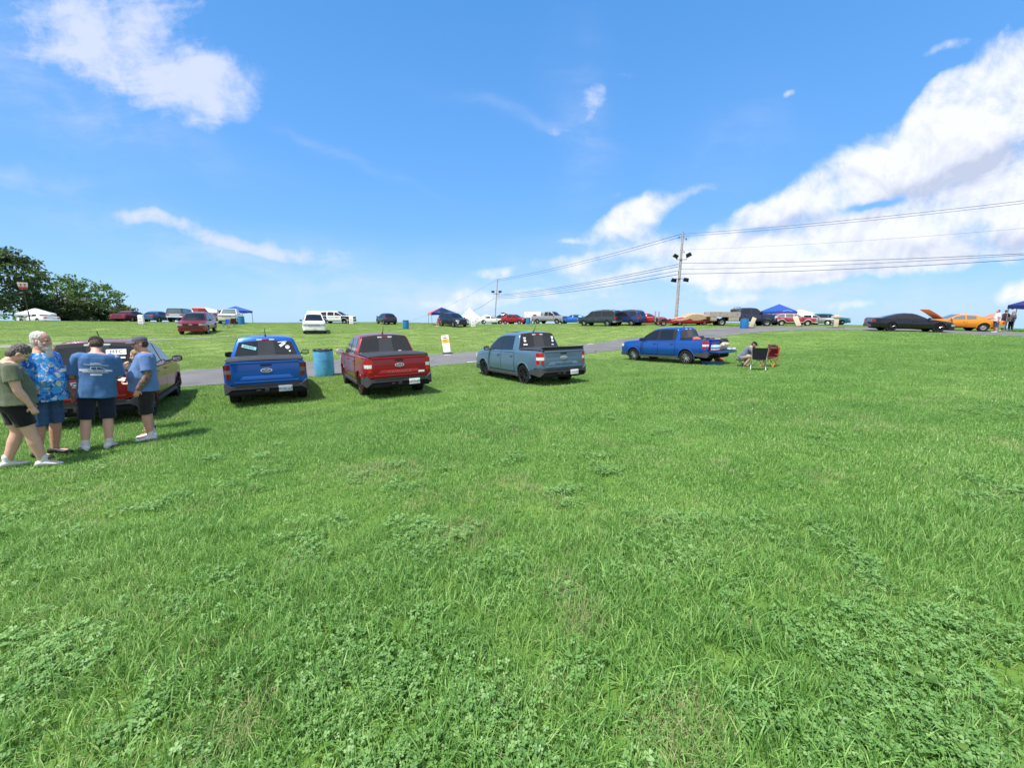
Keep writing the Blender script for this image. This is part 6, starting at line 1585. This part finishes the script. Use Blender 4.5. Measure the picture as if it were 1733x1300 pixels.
rS, iS = person('man in grey T-shirt and black cap crouching beside the open pickup', gp(1253, 621), -34, 1.76, 1.12, .06, SKIN2, arms=[((.06, .20, -.18), (-.04, .40, -.22), (-.1, 1, -.3), (0, 0, -1), .6), ((-.06, .20, -.18), (.03, .40, -.20), (.1, 1, -.3), (0, 0, -1), .6)],
    legs=[((.06, .40, .10), (.05, .16, -.27), (.2, 1, 0)), ((-.08, .38, .12), (-.06, .12, -.27), (-.2, 1, 0))], lean=.62, head=(0, 22), hair=(H_DARK, 'crop'), cap=(C_BLKCOT, False), beard=mat('ginger_beard', (.16, .07, .04), .8), shirt=C_GREYT, sleeve=.75, hem=.88, shorts=C_KHAKI, short_z=.50, shoes=(C_SHOEB, M_WHITE), seat=.36, group=None)
st = empty('camp_stool', gp(1252, 620), R(-34), False); tag(st, 'low folding stool under the crouching man in grey', 'stool')
mb = MB(); mb.box((0, 0, .25), (.32, .30, .03)); mb.build('seat', C_BLKCOT, st, bevel=.01)
for a in (1, -1):
    for b in (1, -1): mb = MB(); mb.tube([(.14 * a, .12 * b, 0), (-.10 * a, .12 * b, .24)], .011, 6); mb.build('leg', M_STEEL, st)

# ------------------------------------------------------------------ barrels, lane signs, markers
M_BARREL = mat('barrel_blue', (.085, .34, .56), .5, var=.22, vscale=3, bump=.2, bscale=12); M_BARREL2 = mat('barrel_deep_blue', (.012, .17, .42), .5, var=.15, vscale=3)
def barrel(pos, m, label, h=1.0, r=.34):
    e = empty('plastic_barrel', pos, 0); tag(e, label, 'barrel', 'blue plastic barrels used as bins')
    mb = MB(); pr = [(.001, 0), (r * .93, 0), (r * .97, .03)]
    for z in (.10, .33, .37, .62, .66, .90): pr += [(r * (1.0 + .02 * math.sin(z * 3.1)), z * h)]
    pr += [(r * .985, .955 * h), (r * .99, h), (r * .95, h), (r * .93, h * .9), (r * .90, h * .12), (.001, h * .1)]
    mb.lathe(pr, 32); mb.build('barrel_body', m, e, 50)
    for z in (.35, .64): k = MB(); k.lathe([(r * 1.005, (z - .025) * h), (r * 1.035, z * h), (r * 1.005, (z + .025) * h)], 32); k.build('hoop', m, e, 60)
    k = MB(); rows = []
    for a, b in ((1.02, .965), (1.035, 1.0), (.99, 1.015), (.94, .99), (.91, .90)): rows.append([(r * a * math.cos(6.283 * q / 32), r * a * math.sin(6.283 * q / 32), h * b + .012 * math.sin(q * 1.7)) for q in range(32)])
    k.grid(rows, close=True); k.build('bin_liner', M_BLACK, e, 60); return e
barrel(on((-7.55, 15.6)), M_BARREL, 'faded light blue barrel between the blue pickup and the red pickup', 1.07, .36)
barrel(gpos(687, 45.5), M_BARREL2, 'blue barrel alone on the field above the red pickup')
barrel(gpos(409, 50), M_BARREL2, 'blue barrel in front of the blue canopy on the left')
barrel(gpos(894, 61), M_BARREL2, 'small blue barrel beside the white enclosed trailer')
bb = barrel(gpos(1259, 38.6), M_BARREL2, 'blue barrel at the edge of the lot in front of the flatbed truck', 1.0, .36)
hb_ = MB(); hb_.tube([(.02, -.3, .98), (0, -.18, 1.35)], .03, 6); hb_.box((0, -.1, 1.22), (.30, .05, .28)); o = hb_.build('bin_top', M_INK, bb, bevel=.02)
M_SIGNY = mat('sign_yellow', (.70, .42, .03), .5); M_RUBBER = mat('rubber_base', (.02, .02, .02), .85)
def lane_sign(pos, ang, lean, label, face=None, w=.46, h=1.12, text=True, roll=0.0):
    e = empty('lane_sign', pos, R(ang)); tag(e, label, 'sign', 'leaning lane signs on rubber feet')        # face looks along +X
    k = MB(); k.lathe([(.001, 0), (.34, 0), (.34, .04), (.26, .09), (.001, .10)], 20); k.build('base', M_RUBBER, e)
    M = Matrix.Translation((0, 0, .09)) @ Matrix.Rotation(R(roll), 4, 'X') @ Matrix.Rotation(R(-lean), 4, 'Y')
    k = MB(); k.box((0, 0, h / 2), (.035, w, h)); p = k.build('panel', face or M_WHITE, e, bevel=.008); p.matrix_local = M
    if text:
        k = MB(); k.box((.0185, 0, h * .66), (.004, w * .92, h * .24)); k.build('yellow_band', M_SIGNY, p)
        k = MB()
        for y, z, a, b in ((.0, .93, .16, .05), (-.02, .835, .26, .06), (-.04, .69, .20, .05), (.03, .60, .16, .03)): k.box((.0215, y, h * z), (.003, a, b))
        k.build('worn_lettering', mat('faded_ink', (.16, .14, .12), .7, var=.6, vscale=30), p)
        k = MB(); k.prism([(-.06, h * .49), (.07, h * .505), (.05, h * .515), (-.03, h * .51)], 'X', .018, .021); k.build('arrow', M_INK, p)
    return e
lane_sign(gpos(757, 24.9), -82, 12, 'white lane sign with yellow band leaning at the far side of the road', roll=8)
M_BOARD = mat('cream_board', (.55, .48, .34), .6)
lane_sign(gpos(1270, 38.8), -95, 8, 'cream lane sign leaning right beside the barrel at the lot edge', M_BOARD, .40, 1.0, False, roll=-22)
lane_sign(gpos(1352, 42.0), -110, 10, 'cream lane sign leaning left in front of the crimson estate car', M_BOARD, .45, 1.1, False, roll=22)
e = lane_sign(gpos(1414, 37.4), -120, 2, 'upright cream lane sign with a crossbar on a wide black foot at the lot edge', M_BOARD, .36, 1.15, False)
k = MB(); k.box((.03, 0, 1.05), (.05, .85, .16)); k.build('crossbar', M_BOARD, e, bevel=.01); k = MB(); k.box((0, 0, .03), (.5, 1.3, .05)); k.build('foot', M_RUBBER, e, bevel=.01)
def marker(u, Y, label):
    e = empty('field_marker', gpos(u, Y), R(-90)); tag(e, label, 'marker', 'white upright field markers')
    k = MB(); k.prism([(-.30, .04), (.30, .04), (.26, 1.0), (.2, 1.06), (-.2, 1.06), (-.26, 1.0)], 'X', -.10, .10); b = k.build('marker_panel', M_WHITE, e, bevel=.02)
    for z in (.35, .65): k = MB(); k.box((.103, 0, z), (.01, .30, .10)); k.build('band', mat('dull_band', (.48, .46, .40), .6), b)
    k = MB(); k.box((0, 0, .03), (.45, .75, .06)); k.build('foot', M_RUBBER, e, bevel=.01)
marker(240, 43.5, 'white field marker below the wine red saloon'); marker(595, 55, 'white field marker at the nose of the patrol car'); marker(801, 50.5, 'white field marker beside the dark navy SUV')

# ------------------------------------------------------------------ canopies
C_WHITEC = cloth('white_canvas', (.72, .72, .74), .05); C_BLUEC = cloth('blue_canvas', (.010, .060, .30), .1); C_NAVYC = cloth('dark_blue_canvas', (.012, .020, .13), .1); C_STRIPE = cloth('red_canvas', (.50, .06, .08), .1)
def canopy(pos, ang, w, d, eave, peak, m, label, legs=M_STEEL, val=.28, sag=.0, m2=None, cat='canopy'):
    e = empty('pop_up_canopy', pos, R(ang), tilt=False); tag(e, label, cat, 'pop-up canopies on the hill')
    z0 = pos[2]
    for sx in (1, -1):
        for sy in (1, -1):
            lx, ly = sx * (w / 2 - .06), sy * (d / 2 - .06); gzl = gz(pos[0] + lx * math.cos(R(ang)) - ly * math.sin(R(ang)), pos[1] + lx * math.sin(R(ang)) + ly * math.cos(R(ang))) - z0
            k = MB(); k.box((lx, ly, (gzl + eave) / 2), (.05, .05, eave - gzl)); k.build('leg', legs, e)
    k = MB()
    for sy in (1, -1): k.tube([(-w / 2, sy * (d / 2 - .06), eave - .12), (0, sy * (d / 2 - .06), eave + .1), (w / 2, sy * (d / 2 - .06), eave - .12)], .016, 5)
    k.build('truss', legs, e)
    k = MB(); n = 8; rows = []
    for j in range(n + 1):
        t = j / n; s = 1 - t; z = eave + (peak - eave) * (t ** (1 + sag)); row = []
        for q in range(32):
            a = q / 32 * 4; side = int(a); f = (a - side) * 2 - 1; x, y = ((f, -1), (1, f), (-f, 1), (-1, -f))[side]
            row.append((x * w / 2 * s, y * d / 2 * s, z - .04 * (1 - f * f) * s * (1 + 3 * sag)))
        rows.append(row)
    k.grid(rows, close=True)
    if m2 is not None:
        for i, f in enumerate(k.f):
            if (i % 32) // 8 in m2[1]: k.mi[i] = 1
    k.build('roof', [m, m2[0]] if m2 else m, e, 20, recalc=False)
    k = MB()
    r0 = rows[0]; rr_ = [(x * 1.005, y * 1.005, z + .01) for x, y, z in r0]; rb = [(x * 1.012, y * 1.012, z - val + .03 * math.sin(i * 1.5708)) for i, (x, y, z) in enumerate(r0)]
    k.grid([rr_, rb], close=True)
    if m2 is not None:
        for i, f in enumerate(k.f):
            if (i % 32) // 8 in m2[1]: k.mi[i] = 1
    k.build('valance', [m, m2[0]] if m2 else m, e, 20, recalc=False); return e
def cz(u, v, Y):
    """height above the ground at distance Y of what is seen at row v"""
    g = gpos(u, Y); d = pix_dir(u, v); return EYE + d.z * Y / d.y - g.z
def can_at(u, Y, ang, wpx, v_eave, v_peak, *a, **k):
    w = wpx / FPX * Y; p = gpos(u, Y); canopy(p, ang, w, a[0] if a else w, cz(u, v_eave, Y), cz(u, v_peak, Y), **k)
can_at(65, 58, 40, 38, 531, 521.5, 3.6, m=C_WHITEC, label='white canopy under the trees at the far left', legs=M_WHITE)
can_at(352, 62, 10, 40, 528.5, 520.5, 3.6, m=C_WHITEC, label='white canopy behind the coral red car with raised bonnet', legs=M_WHITE)
can_at(402, 57, 12, 34, 526, 518, 3.2, m=C_BLUEC, label='bright blue canopy behind the cream vintage pickup', legs=M_STEEL)
can_at(748, 57, 20, 40, 529.5, 520, 3.4, m=C_NAVYC, label='red and navy canopy beside the open dark navy SUV', m2=(C_STRIPE, (3,)))
can_at(795, 68, 20, 38, 539, 521, 3.9, m=C_WHITEC, label='tall peaked white tent on the crest', sag=.55, legs=M_WHITE)
can_at(823, 70, 15, 34, 540, 532, 3.5, m=C_WHITEC, label='low white tent right of the tall peaked tent', sag=.5, legs=M_WHITE)
can_at(1315, 52, 12, 38, 527, 514.5, 2.8, m=C_BLUEC, label='royal blue canopy above the crimson estate car', legs=M_WHITE)
can_at(1352, 58, 20, 36, 533, 524, 3.6, m=C_WHITEC, label='white canopy half hidden behind the royal blue one', legs=M_WHITE)
can_at(1752, 33, 30, 62, 516, 500, 3.0, m=C_NAVYC, label='dark blue canopy at the right edge with slanting leg')
# small things under and beside them
camp_chair(gpos(382, 41.5), 260, cloth('blue_canvas_chair', (.012, .055, .34)), M_STEEL, 'blue folding chair on the grass beside the dark red SUV', 'chairs by the dark red SUV')
camp_chair(gpos(394, 43.5), 150, cloth('wine_canvas', (.13, .02, .03)), M_STEEL, 'wine red folding chair holding a dark bag near the blue barrel', 'chairs by the dark red SUV')
o = lump('duffel_bag', C_NAVY, (.24, .18, .22), 31, .25, 'dark bag on the wine red folding chair', 'bag'); h = gpos(394, 43.5); o.location = h + Vector((0, 0, .62))

# people on the hill
far = dict(vox=.014)
person('distant man in white T-shirt and denim shorts at the boot of the orange car', gpos(1683, 31.6), 150, 1.78, 1.15, .05, SKIN2, shirt=cloth('white_tee', (.66, .67, .70), .05), sleeve=.8, hem=.86, shorts=denim(), short_z=.55, shoes=(C_SHOEW,), hair=(H_DARK, 'short'), group='people at the right edge', **far)
person('distant man in plum shirt and blue jeans facing left near the right edge', gpos(1697, 34.3), 170, 1.80, 1.05, .03, SKIN2, shirt=cloth('plum_cotton', (.055, .014, .04)), sleeve=.8, hem=.86, shorts=cloth('jeans_blue', (.02, .035, .10)), short_z=.95, trousers=True, shoes=(C_SHOEW,), hair=(H_DARK, 'short'), cap=(C_CHAR, False), group='people at the right edge', **far)
person('distant person in dark patterned top and black leggings at the right edge', gpos(1709, 35.5), 180, 1.72, 1.0, .02, SKIN, shirt=mat('speckled_cotton', (.12, .10, .11), .85, var=.9, vscale=18), sleeve=1.2, hem=.80, shorts=C_BLKCOT, short_z=.95, trousers=True, shoes=(C_SHOEW,), hair=(H_BLOND, 'full'), group='people at the right edge', **far)
person('distant figure in dark clothes standing left of the cream vintage pickup', gpos(371, 55), 20, 1.78, 1.0, .0, SKIN2, shirt=C_CHAR, sleeve=.8, hem=.86, shorts=C_NAVY, short_z=.95, trousers=True, shoes=(C_SHOEB,), hair=(H_DARK, 'short'), **far)
person('distant person in plum top seated by the open dark navy SUV', gpos(743, 52.0), 250, 1.70, 1.0, .0, SKIN, shirt=cloth('rose_cotton', (.20, .04, .07)), sleeve=.7, hem=.88, shorts=C_CHAR, short_z=.5, shoes=(C_SHOEW,), hair=(H_DARK, 'full'), seat=.50, legs=[((.03, .42, .0), (.03, .44, -.42), (.1, 1, 0)), ((-.03, .42, .0), (-.03, .44, -.42), (-.1, 1, 0))], **far)
camp_chair(gpos(743, 52.0), 250, C_NAVY, M_STEEL, 'dark folding chair under the seated person by the navy SUV', 'folding camp chairs')

# car trailer behind the flatbed: low red deck, fenders, two ladder ramps standing up
tl = empty('car_trailer', gpos(1160, 46.0), R(176)); tag(tl, 'red car trailer with two upright ladder ramps behind the flatbed truck', 'trailer')
k = MB()
for sg in (1, -1): k.box((.3, sg * 1.12, .50), (6.0, .10, .16))
for x in (-2.6, -1.2, .3, 1.8, 3.2): k.box((x, 0, .42), (.10, 2.2, .08))
k.build('frame', P_SRED, tl)
M_RAMP = mat('ramp_paint', (.50, .34, .34), .5)
for sg in (1, -1):
    k = MB()
    for s2 in (-.16, .16): k.box((3.28, sg * .72 + s2, 1.05), (.06, .05, 1.25))
    for z in range(6): k.box((3.28, sg * .72, .52 + z * .21), (.05, .32, .05))
    k.build('loading_ramp', M_RAMP, tl)
    f = MB(); f.tube([(2.85 + .50 * math.cos(t), sg * 1.10, .36 + .42 * math.sin(t)) for t in [math.pi * q / 10 for q in range(11)]], .10, 6); f.build('fender', M_BLACK, tl)
for x in (2.5, 3.2)[:1]:
    for sg in (1, -1): w = link_mesh('wheel', wheel_meshes(.34, .2, 'steel_steel')[0], tl, (2.85, sg * 1.08, .34)); link_mesh('rim', wheel_meshes(.34, .2, 'steel_steel')[1], w)

# ------------------------------------------------------------------ utility poles and wires
M_POLE = mat('grey_pole_wood', (.34, .32, .30), .85, var=.25, vscale=2.5, bump=.5, bscale=30); M_WIRE = mat('wire', (.055, .06, .07), .6)
def at(u, v, Y): d = pix_dir(u, v); return Vector((d.x / d.y * Y, Y, EYE + d.z / d.y * Y))
Y1, Y2 = 48.0, 96.0
def pole(u0, u1, vtop, Y, r0, r1, label):
    b = gpos(u0, Y); tp = at(u1, vtop, Y); e = empty('utility_pole', b, 0, tilt=False); tag(e, label, 'utility pole', 'wooden utility poles'); a = (tp - b)
    k = MB(); k.tube([Vector((0, 0, -.3))] + [a * t for t in (0, .25, .5, .75, 1)], [r0, r0, lerp(r0, r1, .25), lerp(r0, r1, .5), lerp(r0, r1, .75), r1], 14); k.build('pole_shaft', M_POLE, e)
    return e, a
pe, pa = pole(1143, 1156, 394, Y1, .185, .12, 'tall grey wooden utility pole with floodlights behind the open blue pickup')
pf = lambda t, dx=0, dy=0, dz=0: pa * t + Vector((dx, dy, dz))
L1 = pa.length
k = MB(); k.tube([pf(.945, -.40), pf(.945, 0, 0, .12), pf(.935, .45, 0, -.05)], .03, 5); k.build('top_bracket', M_STEEL, pe)
for dx, t in ((-.42, .955), (.46, .935), (0, 1.0), (.30, .80), (.12, .70), (.12, .62), (-.14, .585)):
    k = MB(); c = pf(t, dx); k.lathe([(.001, -.12), (.05, -.12), (.06, -.06), (.04, -.03), (.06, 0), (.04, .03), (.055, .06), (.03, .10), (.001, .1)], 10, c=c); k.build('insulator', M_GREYPL, pe)
k = MB(); k.tube([pf(.715, -.62, -.1, .35), pf(.715, -.55, -.1, 0), pf(.715, 0, -.16, 0), pf(.715, .62, -.1, 0), pf(.715, .68, -.1, .35)], .035, 6); k.build('lamp_bracket', M_BLACK, pe)
k = MB(); k.tube([pf(.505, -.55, -.12, .05), pf(.505, 0, -.16, .05), pf(.505, .55, -.12, .05)], .035, 6); k.build('lamp_bracket', M_BLACK, pe)
for dx, t, dz, tl_ in ((-.72, .73, .22, 28), (.78, .73, .36, -28), (-.72, .492, .0, 8), (.72, .492, .05, 8)):
    k = MB(); k.box((0, 0, 0), (.62, .30, .42), taper=.82); o = k.build('floodlight', M_BLACK, pe, bevel=.04); o.matrix_local = Matrix.Translation(pf(t, dx, -.25, dz)) @ Matrix.Rotation(R(tl_), 4, 'Y') @ Matrix.Rotation(R(18), 4, 'X')
    g = MB(); g.box((0, -.155, -.02), (.50, .01, .32)); g.build('lamp_glass', M_GLASS, o)
for i in range(7): k = MB(); k.box(pf(.06 + .045 * i, .165 - .004 * i, -.06), (.05, .05, .09)); k.build('pole_tag', M_BLACK, pe)
pe2, pa2 = pole(836.5, 842, 472, Y2, .17, .11, 'far utility pole on the skyline near the white tents')
k = MB(); k.tube([pa2 * .99 + Vector((-.9, 0, 0)), pa2 * .99 + Vector((.9, 0, 0))], .05, 5); k.build('crossarm', M_POLE, pe2)
k = MB(); k.tube([pa2 * .70 + Vector((-.8, -.1, .45)), pa2 * .70 + Vector((-.7, -.1, 0)), pa2 * .70 + Vector((.7, -.1, 0)), pa2 * .70 + Vector((.8, -.1, .45))], .06, 5); k.build('lamp_bracket', M_BLACK, pe2)
for dx in (-.85, .85): k = MB(); k.box(pa2 * .70 + Vector((dx, -.15, .5)), (.75, .4, .45)); k.build('floodlight', M_BLACK, pe2, bevel=.05)
def wire(name, a, b, sag, r, label):
    k = MB(); k.tube([a.lerp(b, t / 24) - Vector((0, 0, sag * 4 * (t / 24) * (1 - t / 24))) for t in range(25)], r, 5); o = k.build(name, M_WIRE, None); tag(o, label, 'overhead wire', 'overhead wires between the poles')
def beyond(a, b, f): return a + (b - a) * f
for v0, v1, r, lab in ((396, 329, .020, 'topmost overhead wire from the tall pole to the right edge'), (400, 333.5, .018, 'second overhead wire below the topmost one, towards the right edge'), (423, 376, .010, 'thin middle overhead wire right of the tall pole'),
                       (445, 419, .024, 'upper wire of the low group right of the tall pole'), (455.5, 421.5, .020, 'middle wire of the low group right of the tall pole'), (463.5, 429, .028, 'lowest wire of the low group right of the tall pole')):
    a = at(1153 - (v0 - 394) * .085, v0, Y1); wire('overhead_wire', a, beyond(a, at(1733, v1, 36), 1.55), .55, r, lab)
for v0, v1, r, lab in ((396, 473, .026, 'topmost overhead wire between the two poles'), (401, 475.5, .022, 'second overhead wire between the two poles'), (447, 499, .030, 'upper wire of the low group between the two poles'), (451, 501, .030, 'second wire of the low group between the two poles'), (458, 503, .026, 'third wire of the low group between the two poles'), (464.5, 505.5, .032, 'lowest wire of the low group between the two poles')):
    wire('overhead_wire', at(1153 - (v0 - 394) * .085, v0, Y1), at(841, v1, Y2), .5, r, lab)
wire('guy_wire', at(838, 504, Y2), at(796, 529, Y2 - 4), .15, .035, 'guy wire slanting from the far pole down to the tents')
wire('overhead_wire', at(840, 474, Y2), at(690, 545, Y2 + 30), .8, .018, 'faint wire falling left from the far pole behind the canopy')

# ------------------------------------------------------------------ trees, roadside sign
def leafy(name, stops):
    return leaf_mat(name, stops, .3, .55, False)
M_LEAFD = leafy('dark_leaves', [(0, (.008, .022, .012)), (.5, (.018, .040, .019)), (1, (.036, .066, .028))])
M_LEAFM = leafy('mid_leaves', [(0, (.026, .075, .022)), (.5, (.070, .150, .040)), (1, (.140, .230, .065))])
M_BARK = mat('bark', (.06, .05, .04), .9, var=.3, bump=.6, bscale=20)
def tree(u, Y, H, rad, base, m, label, seed, clumps=90, leaf=.30, squash=1.0, cat='tree', top=1.0, per=70):
    g = np.random.default_rng(seed); p = gpos(u, Y); e = empty('broadleaf_tree', p, 0, tilt=False); tag(e, label, cat, 'trees at the far left')
    k = MB(); k.tube([(0, 0, -.2), (.05, 0, H * .2), (-.05, .05, H * .45), (.05, 0, H * .8)], [H * .028, H * .022, H * .015, H * .004], 9)
    for q in range(9):
        a = q * 2.4; z = H * (.22 + .055 * q); L = rad * g.uniform(.55, .85); k.tube([(0, 0, z), (L * .5 * math.cos(a), L * .5 * math.sin(a), z + L * .28), (L * math.cos(a), L * math.sin(a), z + L * .42)], [H * .010, H * .007, H * .002], 5)
    k.build('trunk', M_BARK, e)
    C = []
    while len(C) < clumps:
        d = g.normal(size=3); d /= np.linalg.norm(d); q = g.uniform(.45, 1.0) ** .6
        wob = 1 + .22 * math.sin(3 * math.atan2(d[1], d[0]) + seed) + .15 * math.sin(5 * d[2] + seed * 2)
        c = np.array([d[0] * rad * q * wob, d[1] * rad * q * wob, base + (H - base) * (.5 + .5 * d[2] * q * min(1.1, wob))])
        if c[2] > .4: C.append(c)
    C = np.array(C); n = clumps * per; cr = np.repeat(g.uniform(.55, 1.15, clumps) * rad * .26, per); cen = np.repeat(C, per, 0)
    off = g.normal(size=(n, 3)); off /= np.linalg.norm(off, axis=1)[:, None]; off *= (g.random(n) ** .45)[:, None] * cr[:, None]; off[:, 2] *= .62
    P = cen + off; a = g.normal(size=(n, 3)); a /= np.linalg.norm(a, axis=1)[:, None]; b = np.cross(a, g.normal(size=(n, 3))); b /= np.linalg.norm(b, axis=1)[:, None]
    s = leaf * g.uniform(.6, 1.3, n)[:, None]; V = np.stack([P - a * s, P + b * s * .55, P + a * s, P - b * s * .55], 1).reshape(-1, 3)
    me = bpy.data.meshes.new('crown'); me.from_pydata(V.tolist(), [], np.arange(n * 4).reshape(-1, 4).tolist()); me.materials.append(m)
    at_ = me.attributes.new('shade', 'FLOAT', 'POINT'); at_.data.foreach_set('value', np.repeat(np.clip(np.repeat(g.random(clumps), per) * .7 + g.random(n) * .5, 0, 1.2), 4).astype(np.float32))
    o = bpy.data.objects.new('crown', me); COL.objects.link(o); o.parent = e
def th(u, v, Y): return cz(u, v, Y)
tree(-4, 60, th(2, 408, 60), 6.6, 2.2, M_LEAFD, 'tall dark broadleaf tree cut by the left edge', 3, 105, .28, per=65)
tree(62, 84, th(62, 500, 84), 3.6, .8, M_LEAFM, 'pale thin tree standing behind the pole sign', 14, 45, .26, per=45)
tree(108, 70, th(108, 464, 70), 4.6, .4, M_LEAFM, 'mid green tree next to the tall dark one', 5, 70, .24, per=55)
tree(141, 74, th(141, 472, 74), 5.2, .3, M_LEAFM, 'rounded mid green tree in the middle of the clump', 6, 64, .24, per=50)
tree(176, 76, th(176, 479, 76), 4.4, .2, M_LEAFM, 'green tree at the right end of the clump', 8, 56, .22, per=50)
tree(121, 66, th(121, 503, 66), 4.6, .1, M_LEAFD, 'dark low bush in front of the green trees', 9, 80, .26, cat='bush')
tree(199, 72, th(199, 519, 72), 3.0, .1, M_LEAFD, 'small dark shrub tapering off beside the wine red saloon', 11, 60, .22, cat='bush')
ps = empty('pole_sign', gpos(51, 50), R(-40), tilt=False); tag(ps, 'red and white sign on a thin dark pole in front of the trees', 'sign'); hz_ = cz(50, 478, 50)
k = MB(); k.tube([(0, 0, 0), (0, 0, hz_ - .4)], .05, 8); k.build('sign_post', M_BLACK, ps)
k = MB(); k.prism([(-.38, hz_ - .55), (.38, hz_ - .55), (.43, hz_), (-.43, hz_)], 'X', -.14, .14); o = k.build('sign_box', mat('sign_white_red', (.66, .56, .55), .5), ps, bevel=.02)
k = MB(); k.prism([(-.32, hz_ - .85), (.32, hz_ - .85), (.38, hz_ - .552), (-.38, hz_ - .552)], 'X', -.145, .145); k.build('red_panel', mat('sign_red', (.40, .03, .03), .5), ps, bevel=.01)
for y in (-.16, .16): k = MB(); k.box((.15, y, hz_ - .36), (.02, .08, .30)); k.box((.15, y, hz_ - .18), (.02, .20, .07)); k.build('sign_letter', mat('sign_red', (.40, .03, .03), .5), o)
# car parked under the far-left canopy
vehicle('parked_car', 'pale old car under the white canopy at the far left', 'car', gpos(66, 57), 170, sh_classic(), P_WHITE, 'classic_chrome', wins=W_SED, doors=D_SED, bumper=M_CHROME)

bpy.data.scenes.remove(BENCH)
